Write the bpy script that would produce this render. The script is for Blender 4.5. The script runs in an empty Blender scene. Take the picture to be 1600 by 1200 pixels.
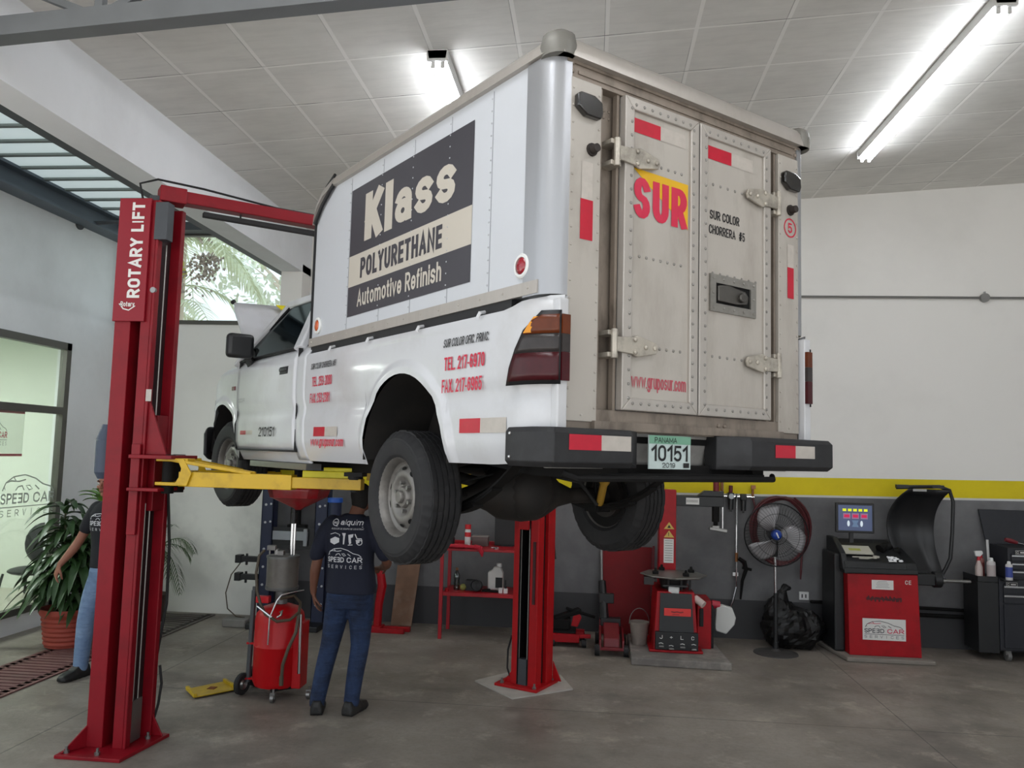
import bpy, bmesh, math, random
from math import sin, cos, pi, sqrt, radians, atan2
from mathutils import Vector, Matrix, Quaternion, noise
from mathutils.bvhtree import BVHTree
V = Vector
random.seed(7)
SC = bpy.context.scene
COL = SC.collection
# ------------------------------------------------------------------ camera
CAM_ROT = Matrix(((0.994844, -0.017941, 0.099814), (0.097866, -0.088227, -0.991281), (0.026591, 0.995939, -0.086016)))
cd = bpy.data.cameras.new('camera')
cam = bpy.data.objects.new('camera', cd)
COL.objects.link(cam)
cam.matrix_world = Matrix.Translation((0, 0, 2.0)) @ CAM_ROT.to_4x4()
cd.sensor_fit = 'HORIZONTAL'; cd.sensor_width = 36.0; cd.lens = 36.0 * 1267.818 / 1600.0
cd.clip_start = 0.05; cd.clip_end = 300
SC.camera = cam
# ------------------------------------------------------------------ world and exposure
w = bpy.data.worlds.new('overcast sky'); SC.world = w; w.use_nodes = True
nt = w.node_tree
bgn = nt.nodes['Background']
# overcast sky above the horizon, stronger glow added below it to brighten the ceiling
bgn.inputs[1].default_value = .92
_tc = nt.nodes.new('ShaderNodeTexCoord'); _sp = nt.nodes.new('ShaderNodeSeparateXYZ'); _mr = nt.nodes.new('ShaderNodeMapRange'); _mx = nt.nodes.new('ShaderNodeMix')
_mx.data_type = 'RGBA'; _mr.inputs[1].default_value = -.06; _mr.inputs[2].default_value = .06
_mx.inputs[6].default_value = (1.75, 1.72, 1.66, 1); _mx.inputs[7].default_value = (.90, .97, 1.04, 1)
nt.links.new(_tc.outputs['Generated'], _sp.inputs[0]); nt.links.new(_sp.outputs[2], _mr.inputs[0]); nt.links.new(_mr.outputs[0], _mx.inputs[0]); nt.links.new(_mx.outputs[2], bgn.inputs[0])
SC.view_settings.view_transform = 'Standard'
SC.view_settings.look = 'None'
SC.view_settings.gamma = 1
SC.view_settings.exposure = 0.62
SC.view_settings.use_curve_mapping = False
SC.cycles.max_bounces = 8
SC.cycles.diffuse_bounces = 4
SC.cycles.transparent_max_bounces = 24
SC.cycles.sample_clamp_indirect = 6

# ------------------------------------------------------------------ helpers
def srgb(h):
    h = h.lstrip('#')
    v = [int(h[i:i + 2], 16) / 255 for i in (0, 2, 4)]
    return tuple(c / 12.92 if c <= .04045 else ((c + .055) / 1.055) ** 2.4 for c in v) + (1,)

MATS = {}
def mat(name, col, rough=.5, metal=0., var=.0, scale=6., bump=0., bscale=40., dirt=None, dirt_amt=.0, dscale=3., emit=None, estr=0., alpha=1., trans=0., coat=0., spec=.5, stretch=None):
    """principled material with a procedural colour variation, dirt blotches and a fine bump"""
    if name in MATS: return MATS[name]
    m = bpy.data.materials.new(name); m.use_nodes = True
    t = m.node_tree; N = t.nodes; L = t.links
    b = N['Principled BSDF']
    c = srgb(col) if isinstance(col, str) else col
    b.inputs['Base Color'].default_value = c
    b.inputs['Roughness'].default_value = rough
    b.inputs['Metallic'].default_value = metal
    b.inputs['Specular IOR Level'].default_value = spec
    b.inputs['Coat Weight'].default_value = coat
    b.inputs['Coat Roughness'].default_value = .1
    b.inputs['Transmission Weight'].default_value = trans
    b.inputs['Alpha'].default_value = alpha
    tc = N.new('ShaderNodeTexCoord')
    co = tc.outputs['Object']
    if stretch:
        mp = N.new('ShaderNodeMapping'); mp.inputs['Scale'].default_value = stretch
        L.new(co, mp.inputs[0]); co = mp.outputs[0]
    cur = None
    if var or dirt:
        n = N.new('ShaderNodeTexNoise'); n.inputs['Scale'].default_value = scale; n.inputs['Detail'].default_value = 6
        L.new(co, n.inputs['Vector'])
        mr = N.new('ShaderNodeMapRange'); mr.inputs[1].default_value = .25; mr.inputs[2].default_value = .75
        mr.inputs[3].default_value = 1 - var; mr.inputs[4].default_value = 1 + var
        L.new(n.outputs['Fac'], mr.inputs[0])
        mx = N.new('ShaderNodeMix'); mx.data_type = 'RGBA'; mx.blend_type = 'MULTIPLY'; mx.inputs[0].default_value = 1
        mx.inputs[6].default_value = c
        L.new(mr.outputs[0], mx.inputs[7])
        cur = mx.outputs[2]
    if dirt:
        n2 = N.new('ShaderNodeTexNoise'); n2.inputs['Scale'].default_value = dscale; n2.inputs['Detail'].default_value = 8; n2.inputs['Roughness'].default_value = .65
        L.new(co, n2.inputs['Vector'])
        r2 = N.new('ShaderNodeMapRange'); r2.inputs[1].default_value = .48; r2.inputs[2].default_value = .78; r2.inputs[4].default_value = dirt_amt
        L.new(n2.outputs['Fac'], r2.inputs[0])
        m2 = N.new('ShaderNodeMix'); m2.data_type = 'RGBA'
        L.new(r2.outputs[0], m2.inputs[0]); L.new(cur, m2.inputs[6]); m2.inputs[7].default_value = srgb(dirt)
        cur = m2.outputs[2]
    if cur: L.new(cur, b.inputs['Base Color'])
    if bump:
        n3 = N.new('ShaderNodeTexNoise'); n3.inputs['Scale'].default_value = bscale; n3.inputs['Detail'].default_value = 4
        L.new(co, n3.inputs['Vector'])
        bp = N.new('ShaderNodeBump'); bp.inputs['Strength'].default_value = bump; bp.inputs['Distance'].default_value = .01
        L.new(n3.outputs['Fac'], bp.inputs['Height']); L.new(bp.outputs[0], b.inputs['Normal'])
    if emit:
        b.inputs['Emission Color'].default_value = srgb(emit) if isinstance(emit, str) else emit
        b.inputs['Emission Strength'].default_value = estr
    MATS[name] = m
    return m

def glass(name, tint, amount=.25, rough=.03):
    m = bpy.data.materials.new(name); m.use_nodes = True
    t = m.node_tree; N = t.nodes; L = t.links
    N.remove(N['Principled BSDF'])
    tr = N.new('ShaderNodeBsdfTransparent'); tr.inputs[0].default_value = srgb(tint)
    gl = N.new('ShaderNodeBsdfGlossy'); gl.inputs['Roughness'].default_value = rough; gl.inputs[0].default_value = (.9, .95, .95, 1)
    fr = N.new('ShaderNodeLayerWeight'); fr.inputs[0].default_value = .5
    pw = N.new('ShaderNodeMath'); pw.operation = 'POWER'; pw.inputs[1].default_value = 4.; L.new(fr.outputs['Facing'], pw.inputs[0])
    mp = N.new('ShaderNodeMath'); mp.operation = 'MULTIPLY_ADD'; mp.inputs[1].default_value = .4; mp.inputs[2].default_value = .03 + amount * .05
    L.new(pw.outputs[0], mp.inputs[0])
    mx = N.new('ShaderNodeMixShader')
    L.new(mp.outputs[0], mx.inputs[0]); L.new(tr.outputs[0], mx.inputs[1]); L.new(gl.outputs[0], mx.inputs[2])
    L.new(mx.outputs[0], N['Material Output'].inputs[0])
    return m

def frame_of(d):
    d = V(d).normalized()
    a = V((0, 0, 1)) if abs(d.z) < .9 else V((1, 0, 0))
    x = a.cross(d).normalized(); y = d.cross(x)
    return x, y, d

class MB:
    def __init__(s): s.b = bmesh.new(); s.mi = 0
    def _f(s, vs):
        try:
            f = s.b.faces.new(vs); f.material_index = s.mi; return f
        except ValueError: return None
    def poly(s, pts): return s._f([s.b.verts.new(p) for p in pts])
    def box(s, lo, hi, M=None):
        x0, y0, z0 = lo; x1, y1, z1 = hi
        P = [V(p) for p in ((x0, y0, z0), (x1, y0, z0), (x1, y1, z0), (x0, y1, z0), (x0, y0, z1), (x1, y0, z1), (x1, y1, z1), (x0, y1, z1))]
        if M is not None: P = [M @ p for p in P]
        v = [s.b.verts.new(p) for p in P]
        for f in ((3, 2, 1, 0), (4, 5, 6, 7), (0, 1, 5, 4), (1, 2, 6, 5), (2, 3, 7, 6), (3, 0, 4, 7)): s._f([v[i] for i in f])
        return s
    def cbox(s, c, sz, M=None):
        lo = [c[i] - sz[i] / 2 for i in range(3)]; hi = [c[i] + sz[i] / 2 for i in range(3)]
        return s.box(lo, hi, M)
    def bar(s, p0, p1, wd, ht, up=(0, 0, 1)):
        """rectangular bar from p0 to p1; wd across, ht along up"""
        p0 = V(p0); p1 = V(p1); d = (p1 - p0); l = d.length; d.normalize()
        x = d.cross(V(up)); x.normalize(); z = x.cross(d)
        M = Matrix((x, d, z)).transposed().to_4x4(); M.translation = p0
        return s.box((-wd / 2, 0, -ht / 2), (wd / 2, l, ht / 2), M)
    def rings(s, R, close=True, caps=True):
        vs = [[s.b.verts.new(p) for p in r] for r in R]
        n = len(vs[0])
        for i in range(len(vs) - 1):
            for j in range(n if close else n - 1):
                k = (j + 1) % n
                s._f([vs[i][j], vs[i][k], vs[i + 1][k], vs[i + 1][j]])
        if caps and close:
            s._f(vs[0][::-1]); s._f(vs[-1])
        return vs
    def cyl(s, p0, p1, r0, r1=None, n=16, caps=True):
        if r1 is None: r1 = r0
        p0 = V(p0); p1 = V(p1)
        x, y, d = frame_of(p1 - p0)
        R = [[p + (x * cos(2 * pi * k / n) + y * sin(2 * pi * k / n)) * r for k in range(n)] for p, r in ((p0, r0), (p1, r1))]
        s.rings(R, caps=caps); return s
    def tube(s, pts, r, n=8, close=False, caps=True):
        pts = [V(p) for p in pts]
        rr = r if isinstance(r, (list, tuple)) else [r] * len(pts)
        m = len(pts); R = []; x = None
        for i in range(m):
            if close: d = pts[(i + 1) % m] - pts[i - 1]
            else: d = pts[min(i + 1, m - 1)] - pts[max(i - 1, 0)]
            if d.length < 1e-9: d = V((0, 0, 1))
            d.normalize()
            if x is None: x, y, _ = frame_of(d)
            else:
                x = x - d * x.dot(d)
                if x.length < 1e-6: x, y, _ = frame_of(d)
                x.normalize()
            y = d.cross(x)
            R.append([pts[i] + (x * cos(2 * pi * k / n) + y * sin(2 * pi * k / n)) * rr[i] for k in range(n)])
        if close: R.append(R[0]); s.rings(R, caps=False)
        else: s.rings(R, caps=caps)
        return s
    def lathe(s, prof, M=None, n=32, caps=False):
        """profile [(r, h)] about the z axis of M"""
        M = M or Matrix()
        R = [[M @ V((max(r, 1e-4) * cos(2 * pi * k / n), max(r, 1e-4) * sin(2 * pi * k / n), h)) for k in range(n)] for r, h in prof]
        s.rings(R, caps=caps); return s
    def ball(s, c, r, n=12, M=None):
        rx = r if isinstance(r, (tuple, list)) else (r, r, r)
        c = V(c); R = []
        for i in range(n // 2 + 1):
            t = pi * i / (n // 2)
            R.append([])
            for k in range(n):
                p = V((rx[0] * max(sin(t), .002) * cos(2 * pi * k / n), rx[1] * max(sin(t), .002) * sin(2 * pi * k / n), -rx[2] * cos(t)))
                R[-1].append(c + (M @ p if M else p))
        s.rings(R); return s
    def prism(s, pts, d, M=None):
        """closed polygon (3-D points) pushed along vector d"""
        P = [V(p) for p in pts]; d = V(d)
        if M is not None: P = [M @ p for p in P]; d = M.to_3x3() @ d
        s.rings([P, [p + d for p in P]]); return s
    def grid(s, G):
        vs = [[s.b.verts.new(p) for p in r] for r in G]
        for i in range(len(vs) - 1):
            for j in range(len(vs[0]) - 1):
                s._f([vs[i][j], vs[i][j + 1], vs[i + 1][j + 1], vs[i + 1][j]])
        return vs
    def build(s, name, m, parent=None, smooth=35, bevel=0, seg=2, recalc=True, thick=0, loc=None, rotz=0):
        if recalc: bmesh.ops.recalc_face_normals(s.b, faces=s.b.faces)
        me = bpy.data.meshes.new(name)
        s.b.to_mesh(me); s.b.free()
        for x in (m if isinstance(m, (list, tuple)) else [m]): me.materials.append(x)
        if smooth:
            for p in me.polygons: p.use_smooth = True
            me.set_sharp_from_angle(angle=radians(smooth))
        o = bpy.data.objects.new(name, me); COL.objects.link(o)
        if parent: o.parent = parent
        if loc is not None: o.location = loc
        if rotz: o.rotation_euler.z = rotz
        if thick:
            md = o.modifiers.new('thickness', 'SOLIDIFY'); md.thickness = thick; md.offset = 0
        if bevel:
            md = o.modifiers.new('soft edges', 'BEVEL'); md.width = bevel; md.segments = seg; md.limit_method = 'ANGLE'; md.angle_limit = radians(40)
        return o

def empty(name, loc=(0, 0, 0), rz=0):
    o = bpy.data.objects.new(name, None); COL.objects.link(o)
    o.location = loc; o.rotation_euler.z = rz; o.empty_display_size = .1
    return o
def tag(o, label, cat, group=None):
    o['label'] = label; o['category'] = cat
    if group: o['group'] = group
    return o
def struct(o): o['kind'] = 'structure'; return o

# ------------------------------------------------------------------ lettering
def E_(cx, cy, rx, ry, a0, a1, n=9):
    return [(cx + rx * cos(radians(a0 + (a1 - a0) * i / n)), cy + ry * sin(radians(a0 + (a1 - a0) * i / n))) for i in range(n + 1)]
_O = E_(.5, .7, .5, .3, 0, 180) + E_(.5, .3, .5, .3, 180, 360) + [(1, .7)]
_I = [(0, 0), (0, 1)]
_P = [(0, 1), (.5, 1)] + E_(.5, .73, .5, .27, 90, -90) + [(0, .46)]
_S = E_(.5, .745, .5, .255, 20, 270) + E_(.5, .245, .5, .245, 90, -160)[1:]
_C = E_(.5, .7, .5, .3, 8, 180) + E_(.5, .3, .5, .3, 180, 352)
_U = [(0, 1), (0, .3)] + E_(.5, .3, .5, .3, 180, 360) + [(1, 1)]
_o = E_(.5, .6, .5, .4, 0, 180) + E_(.5, .4, .5, .4, 180, 360) + [(1, .6)]
_n = [(0, .55)] + E_(.5, .6, .5, .4, 180, 0) + [(1, 0)]
XH = .74
# glyph: width, bottom, top, centre lines in the unit box (heavy condensed grotesque)
GL = {'A': (.64, 0, 1, [[(0, 0), (.5, 1), (1, 0)], [(.2, .3), (.8, .3)]]), 'B': (.6, 0, 1, [[(0, 0), (0, 1), (.5, 1)] + E_(.5, .76, .45, .24, 90, -90) + [(0, .52)], [(.5, .52)] + E_(.5, .26, .5, .26, 90, -90) + [(0, 0)]]),
 'C': (.6, 0, 1, [_C]), 'D': (.62, 0, 1, [[(0, 0), (0, 1), (.4, 1)] + E_(.4, .6, .6, .4, 90, 0) + E_(.4, .4, .6, .4, 0, -90) + [(0, 0)]]), 'E': (.52, 0, 1, [[(1, 1), (0, 1), (0, 0), (1, 0)], [(0, .51), (.9, .51)]]), 'F': (.5, 0, 1, [[(1, 1), (0, 1), (0, 0)], [(0, .5), (.88, .5)]]),
 'G': (.62, 0, 1, [E_(.5, .7, .5, .3, 8, 180) + E_(.5, .3, .5, .3, 180, 360) + [(1, .45), (.55, .45)]]), 'H': (.6, 0, 1, [[(0, 0), (0, 1)], [(1, 0), (1, 1)], [(0, .5), (1, .5)]]), 'I': (0, 0, 1, [[(.5, 0), (.5, 1)]]), 'J': (.5, 0, 1, [[(1, 1), (1, .3)] + E_(.5, .3, .5, .3, 0, -170)]),
 'K': (.62, 0, 1, [[(0, 0), (0, 1)], [(1, 1), (.08, .42)], [(.36, .62), (1, 0)]]), 'L': (.48, 0, 1, [[(0, 1), (0, 0), (1, 0)]]), 'M': (.78, 0, 1, [[(0, 0), (0, 1), (.5, .15), (1, 1), (1, 0)]]), 'N': (.62, 0, 1, [[(0, 0), (0, 1), (1, 0), (1, 1)]]), 'O': (.62, 0, 1, [_O]),
 'P': (.58, 0, 1, [_I, _P]), 'Q': (.62, 0, 1, [_O, [(.6, .25), (1, 0)]]), 'R': (.6, 0, 1, [_I, _P, [(.5, .46), (1, 0)]]), 'S': (.58, 0, 1, [_S]), 'T': (.56, 0, 1, [[(0, 1), (1, 1)], [(.5, 1), (.5, 0)]]), 'U': (.6, 0, 1, [_U]), 'V': (.62, 0, 1, [[(0, 1), (.5, 0), (1, 1)]]),
 'W': (.9, 0, 1, [[(0, 1), (.25, 0), (.5, .9), (.75, 0), (1, 1)]]), 'X': (.6, 0, 1, [[(0, 0), (1, 1)], [(0, 1), (1, 0)]]), 'Y': (.6, 0, 1, [[(0, 1), (.5, .48), (1, 1)], [(.5, .48), (.5, 0)]]), 'Z': (.56, 0, 1, [[(0, 1), (1, 1), (0, 0), (1, 0)]]),
 '0': (.54, 0, 1, [_O]), '1': (.36, 0, 1, [[(0, .74), (.95, 1), (.95, 0)]]), '2': (.54, 0, 1, [E_(.5, .7, .5, .3, 170, -35) + [(0, 0), (1, 0)]]), '3': (.54, 0, 1, [E_(.48, .76, .46, .24, 165, -90), E_(.5, .26, .5, .26, 90, -150)]), '4': (.56, 0, 1, [[(.72, 0), (.72, 1), (0, .28), (1, .28)]]),
 '5': (.54, 0, 1, [[(.92, 1), (.12, 1), (.05, .5)] + E_(.48, .32, .52, .32, 125, -145)]), '6': (.54, 0, 1, [E_(.5, .7, .5, .3, 35, 180) + [(0, .3)], E_(.5, .31, .5, .31, 0, 360, 18)]), '7': (.52, 0, 1, [[(0, 1), (1, 1), (.4, 0)]]), '8': (.54, 0, 1, [E_(.5, .76, .45, .24, 0, 360, 18), E_(.5, .26, .5, .26, 0, 360, 18)]), '9': (.54, 0, 1, [E_(.5, .69, .5, .31, 0, 360, 18), [(1, .69), (1, .3)] + E_(.5, .3, .5, .3, 0, -148)]),
 '.': (0, 0, 0, []), '-': (.3, .36, .36, [[(0, .5), (1, .5)]]), '#': (.6, 0, 1, [[(.22, 0), (.38, 1)], [(.62, 0), (.78, 1)], [(0, .32), (1, .32)], [(0, .68), (1, .68)]]), '+': (.5, .2, .8, [[(.5, 0), (.5, 1)], [(0, .5), (1, .5)]]), '!': (0, 0, 1, [[(.5, .35), (.5, 1)], [(.5, 0), (.5, .06)]]),
 'a': (.52, 0, XH, [E_(.5, .7, .48, .3, 160, 0) + [(1, 0)], E_(.46, .29, .46, .29, 0, 360, 18)]), 'c': (.5, 0, XH, [E_(.5, .6, .5, .4, 15, 180) + E_(.5, .4, .5, .4, 180, 345)]), 'e': (.52, 0, XH, [[(0, .5), (1, .5)] + E_(.5, .6, .5, .4, 0, 180) + E_(.5, .4, .5, .4, 180, 335)]), 'f': (.34, 0, 1, [[(.3, 0), (.3, .8)] + E_(.72, .8, .42, .2, 180, 80), [(0, .68), (.9, .68)]]),
 'g': (.52, -.24, XH, [E_(.5, .66, .5, .34, 0, 360, 18), [(1, 1), (1, .2)] + E_(.5, .2, .5, .2, 0, -165)]), 'h': (.52, 0, 1, [[(0, 0), (0, 1)], [(0, .4)] + E_(.5, .44, .5, .28, 180, 0) + [(1, 0)]]), 'i': (0, 0, 1, [[(.5, 0), (.5, .70)], [(.5, .93), (.5, 1)]]), 'l': (0, 0, 1, [[(.5, 0), (.5, 1)]]),
 'm': (.84, 0, XH, [[(0, 0), (0, 1)], [(0, .6)] + E_(.25, .7, .25, .3, 180, 0) + [(.5, 0)], [(.5, .6)] + E_(.75, .7, .25, .3, 180, 0) + [(1, 0)]]), 'n': (.52, 0, XH, [[(0, 0), (0, 1)], _n]), 'o': (.54, 0, XH, [_o]), 'p': (.54, -.24, XH, [[(0, 0), (0, 1)], E_(.5, .62, .5, .38, 0, 360, 18)]), 'q': (.54, -.24, XH, [[(1, 0), (1, 1)], E_(.5, .62, .5, .38, 0, 360, 18)]),
 'r': (.36, 0, XH, [[(0, 0), (0, 1)], [(0, .55)] + E_(.75, .5, .75, .5, 165, 80)]), 's': (.5, 0, XH, [_S]), 't': (.36, 0, .94, [[(.35, 1), (.35, .2)] + E_(.75, .2, .4, .2, 180, 280), [(0, .72), (.95, .72)]]), 'u': (.52, 0, XH, [[(0, 1), (0, .4)] + E_(.5, .4, .5, .4, 180, 360), [(1, 0), (1, 1)]]), 'v': (.52, 0, XH, [[(0, 1), (.5, 0), (1, 1)]]), 'w': (.76, 0, XH, [[(0, 1), (.25, 0), (.5, .85), (.75, 0), (1, 1)]]), 'y': (.52, -.24, XH, [[(0, 1), (.5, .25)], [(1, 1), (.25, 0)]])}
class Decal:
    """flat lettering and shapes on the plane P + u*U + v*W"""
    def __init__(s, P, U, W, off=.0015):
        s.U = V(U).normalized(); s.W = V(W).normalized(); s.N = s.U.cross(s.W).normalized()
        s.P = V(P); s.off = off; s.v = []; s.f = []; s.mi = []; s.cur = 0
    def pt(s, u, v, k=0): return s.P + s.U * u + s.W * v + s.N * (s.off + k)
    def text(s, t, u, v, wd, ht, bold=0., shear=0., mirror=False, k=0):
        """t set in the block u..u+wd, v..v+ht (cap height; descenders hang below)"""
        T = (.115 + 2.1 * bold) * ht
        gap = .07 * ht + .14 * T
        def nat(ch): return .26 * ht if ch == ' ' else max(GL[ch][0] * ht * 1.05, T)
        Wn = sum(nat(c) for c in t) + gap * (len(t) - 1)
        q = wd / Wn if len(t) > 1 or GL[t][0] else 1
        T = min(T, T * max(.55, q * 1.15))
        x = u
        for ch in t:
            w_ = nat(ch) * q
            if ch == '.': s.rect(x + w_ / 2 - T * .55, v, x + w_ / 2 + T * .55, v + T * 1.1, k)
            elif ch != ' ':
                g = GL[ch]; hx = min(T, w_ * .5) / 2; y0 = v + g[1] * ht; y1 = v + g[2] * ht
                if y1 - y0 > T: y0 += T / 2; y1 -= T / 2
                Tc = min(T, .235 * (g[2] - g[1]) * ht) if ch in 'aesgBSR35689' else T
                hx = min(Tc, w_ * .5) / 2
                for pl_ in g[3]:
                    P = []
                    for a, b in pl_:
                        if mirror: a = 1 - a
                        X = x + (hx + a * (w_ - 2 * hx) if w_ > T * 1.01 else w_ / 2); Y = y0 + b * (y1 - y0)
                        P.append((X + shear * (Y - v), Y))
                    s.stroke(P, min(Tc, w_ * .5 if w_ > T * 1.01 else T), k + 1.5e-4 * g[3].index(pl_), miter=True, square=True)
            x += w_ + gap * q
        return s
    def rect(s, u0, v0, u1, v1, k=0): return s.poly([(u0, v0), (u1, v0), (u1, v1), (u0, v1)], k)
    def poly(s, pts, k=0):
        b = len(s.v)
        s.v += [s.pt(u, v, k) for u, v in pts]; s.f.append(tuple(range(b, b + len(pts)))); s.mi.append(s.cur); return s
    def disc(s, u, v, r, n=24, k=0, ry=None):
        return s.poly([(u + r * cos(2 * pi * i / n), v + (ry or r) * sin(2 * pi * i / n)) for i in range(n)], k)
    def stroke(s, pts, wd, k=0, close=False, miter=False, square=False):
        pts = [p for i, p in enumerate(pts) if i == 0 or abs(p[0] - pts[i - 1][0]) + abs(p[1] - pts[i - 1][1]) > 1e-7]
        n = len(pts)
        if n < 2: return s
        if not close and (abs(pts[0][0] - pts[-1][0]) + abs(pts[0][1] - pts[-1][1])) < 1e-6: close = True; pts = pts[:-1]; n -= 1
        def un(a, b):
            dx = b[0] - a[0]; dy = b[1] - a[1]; l = sqrt(dx * dx + dy * dy) or 1
            return dx / l, dy / l
        L = []; R = []
        for i in range(n):
            d1 = un(pts[i - 1], pts[i]) if (i or close) else None
            d2 = un(pts[i], pts[(i + 1) % n]) if (i < n - 1 or close) else None
            p = pts[i]
            if d1 is None: d = d2; m = 1; p = (p[0] - d[0] * wd / 2, p[1] - d[1] * wd / 2) if square else p
            elif d2 is None: d = d1; m = 1; p = (p[0] + d[0] * wd / 2, p[1] + d[1] * wd / 2) if square else p
            else:
                d = (d1[0] + d2[0], d1[1] + d2[1]); l = sqrt(d[0] ** 2 + d[1] ** 2)
                d = (d[0] / l, d[1] / l) if l > 1e-6 else d1
                m = 1 / max(.45, d[0] * d1[0] + d[1] * d1[1]) if miter else 1
            nx = -d[1] * wd / 2 * m; ny = d[0] * wd / 2 * m
            L.append((p[0] + nx, p[1] + ny)); R.append((p[0] - nx, p[1] - ny))
        m = n if close else n - 1
        for i in range(m):
            j = (i + 1) % n
            s.poly([R[i], R[j], L[j], L[i]], k + i * 1.2e-5)
        return s
    def ring(s, u, v, r, wd, n=28, k=0):
        return s.stroke([(u + r * cos(2 * pi * i / n), v + r * sin(2 * pi * i / n)) for i in range(n)], wd, k, True)
    def wrap(s, bvh, depth=.3, off=.002):
        """lay the shapes on a curved surface along -N"""
        for i, p in enumerate(s.v):
            h = bvh.ray_cast(p + s.N * depth, -s.N)
            if h[0] is not None: s.v[i] = h[0] + s.N * off
        return s
    def build(s, name, m, parent=None, label=None):
        me = bpy.data.meshes.new(name); me.from_pydata([tuple(p) for p in s.v], [], s.f)
        for x in (m if isinstance(m, (list, tuple)) else [m]): me.materials.append(x)
        for p, i in zip(me.polygons, s.mi): p.material_index = i
        me.update()
        o = bpy.data.objects.new(name, me); COL.objects.link(o)
        if parent: o.parent = parent
        if label: o['label'] = label
        return o
def car_logo(d, u, v, wd, ht, c_line=0, c_red=0, c_txt=0, k=0, word=True):
    """SPEED CAR SERVICES emblem: swoosh of a car over the words"""
    X = lambda a: u + a * wd
    Y = lambda b: v + b * ht
    t = ht * .03
    d.cur = c_line
    d.stroke([(X(.02), Y(.62)), (X(.07), Y(.80)), (X(.2), Y(.93)), (X(.4), Y(.97)), (X(.6), Y(.88)), (X(.75), Y(.74)), (X(.9), Y(.68)), (X(.97), Y(.58))], t, k)
    d.cur = c_red
    d.stroke([(X(.07), Y(.8)), (X(.16), Y(.84)), (X(.3), Y(.82)), (X(.42), Y(.86))], t, k)
    d.stroke([(X(.2), Y(.93)), (X(.24), Y(.84))], t, k)
    d.cur = c_line
    d.stroke([(X(.25), Y(.62)), (X(.29), Y(.7)), (X(.36), Y(.72)), (X(.4), Y(.62))], t, k)
    d.stroke([(X(.43), Y(.72)), (X(.49), Y(.62)), (X(.55), Y(.64)), (X(.5), Y(.72)), (X(.43), Y(.72))], t, k)
    d.stroke([(X(.6), Y(.72)), (X(.68), Y(.62))], t, k)
    d.text('A', X(.02), Y(.64), wd * .05, ht * .1, .0, k=k)
    if word:
        d.cur = c_txt
        d.text('SPE', X(.0), Y(.32), wd * .28, ht * .24, .025, k=k)
        d.text('E', X(.30), Y(.325), wd * .08, ht * .23, .025, mirror=True, k=k)
        d.text('D', X(.40), Y(.325), wd * .1, ht * .23, .025, k=k)
        d.cur = c_red
        d.text('CAR', X(.58), Y(.32), wd * .42, ht * .24, .025, k=k)
        d.cur = c_line
        d.stroke([(X(0), Y(.25)), (X(1), Y(.25))], t * .8, k)
        d.cur = c_txt
        for i, ch in enumerate('SERVICES'):
            cw = .02 if ch == 'I' else .065
            d.text(ch, X(.0 + i * .133 + (.065 - cw) / 2), Y(.04), wd * cw, ht * .15, .0, k=k)

# ------------------------------------------------------------------ common materials
M_white_wall = mat('white wall paint', '#e4e6e8', .75, var=.03, scale=2.5, bump=.04, bscale=60, dirt='#9a9894', dirt_amt=.25, dscale=.7)
M_black = mat('black plastic', '#17181a', .45, var=.15)
M_rubber = mat('black rubber', '#161617', .75, var=.2, scale=14, dirt='#38353a', dirt_amt=.3, dscale=6)
M_dark = mat('dark greasy steel', '#0d0c0c', .75, var=.3, scale=9, spec=.25)
M_steel = mat('grey steel', '#8b8a88', .35, .85, var=.1)
M_chrome = mat('bright metal', '#c9cacb', .18, 1.)
M_red = mat('red paint', '#a00815', .42, var=.06, dirt='#3d0a0e', dirt_amt=.45, dscale=5, spec=.3)
M_lred = mat('crimson lift paint', '#800818', .45, var=.08, scale=5, dirt='#3f0b12', dirt_amt=.45, dscale=4, spec=.3)
M_yellow = mat('yellow paint', '#cda511', .4, var=.06, dirt='#6d5310', dirt_amt=.5, dscale=7)
M_white = mat('white plastic', '#d9dad8', .45, var=.04)
M_ink = mat('black lettering', '#121214', .6)
M_inkred = mat('red lettering', '#c2163a', .5)
M_tape = mat('red reflective tape', '#b30e2b', .35, var=.08, scale=30)
M_tapew = mat('silver reflective tape', '#b3aca4', .35, var=.08, scale=30)
M_navy = mat('navy blue paint', '#1a2340', .5, var=.15, dirt='#0d0f18', dirt_amt=.5)
M_signwhite = mat('white sticker', '#d8d6d2', .5)

# ================================================================== ROOM
YW = 9.55            # inner face of the back wall
XL = -5.95           # inner face of the left wall
def ceil_z(x): return 4.896 + .07 * x

def node_math(N, L, op, a, b=None, c=None):
    n = N.new('ShaderNodeMath'); n.operation = op
    for i, x in enumerate((a, b, c)):
        if x is None: continue
        if isinstance(x, (int, float)): n.inputs[i].default_value = x
        else: L.new(x, n.inputs[i])
    return n.outputs[0]
def mixc(N, L, f, a, b):
    m = N.new('ShaderNodeMix'); m.data_type = 'RGBA'
    if isinstance(f, (int, float)): m.inputs[0].default_value = f
    else: L.new(f, m.inputs[0])
    for i, x in ((6, a), (7, b)):
        if isinstance(x, tuple): m.inputs[i].default_value = x
        else: L.new(x, m.inputs[i])
    return m.outputs[2]
def noise_fac(N, L, co, scale, lo, hi, detail=6, rough=.6):
    n = N.new('ShaderNodeTexNoise'); n.inputs['Scale'].default_value = scale; n.inputs['Detail'].default_value = detail; n.inputs['Roughness'].default_value = rough
    L.new(co, n.inputs['Vector'])
    r = N.new('ShaderNodeMapRange'); r.inputs[1].default_value = lo; r.inputs[2].default_value = hi
    L.new(n.outputs['Fac'], r.inputs[0]); return r.outputs[0]
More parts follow.
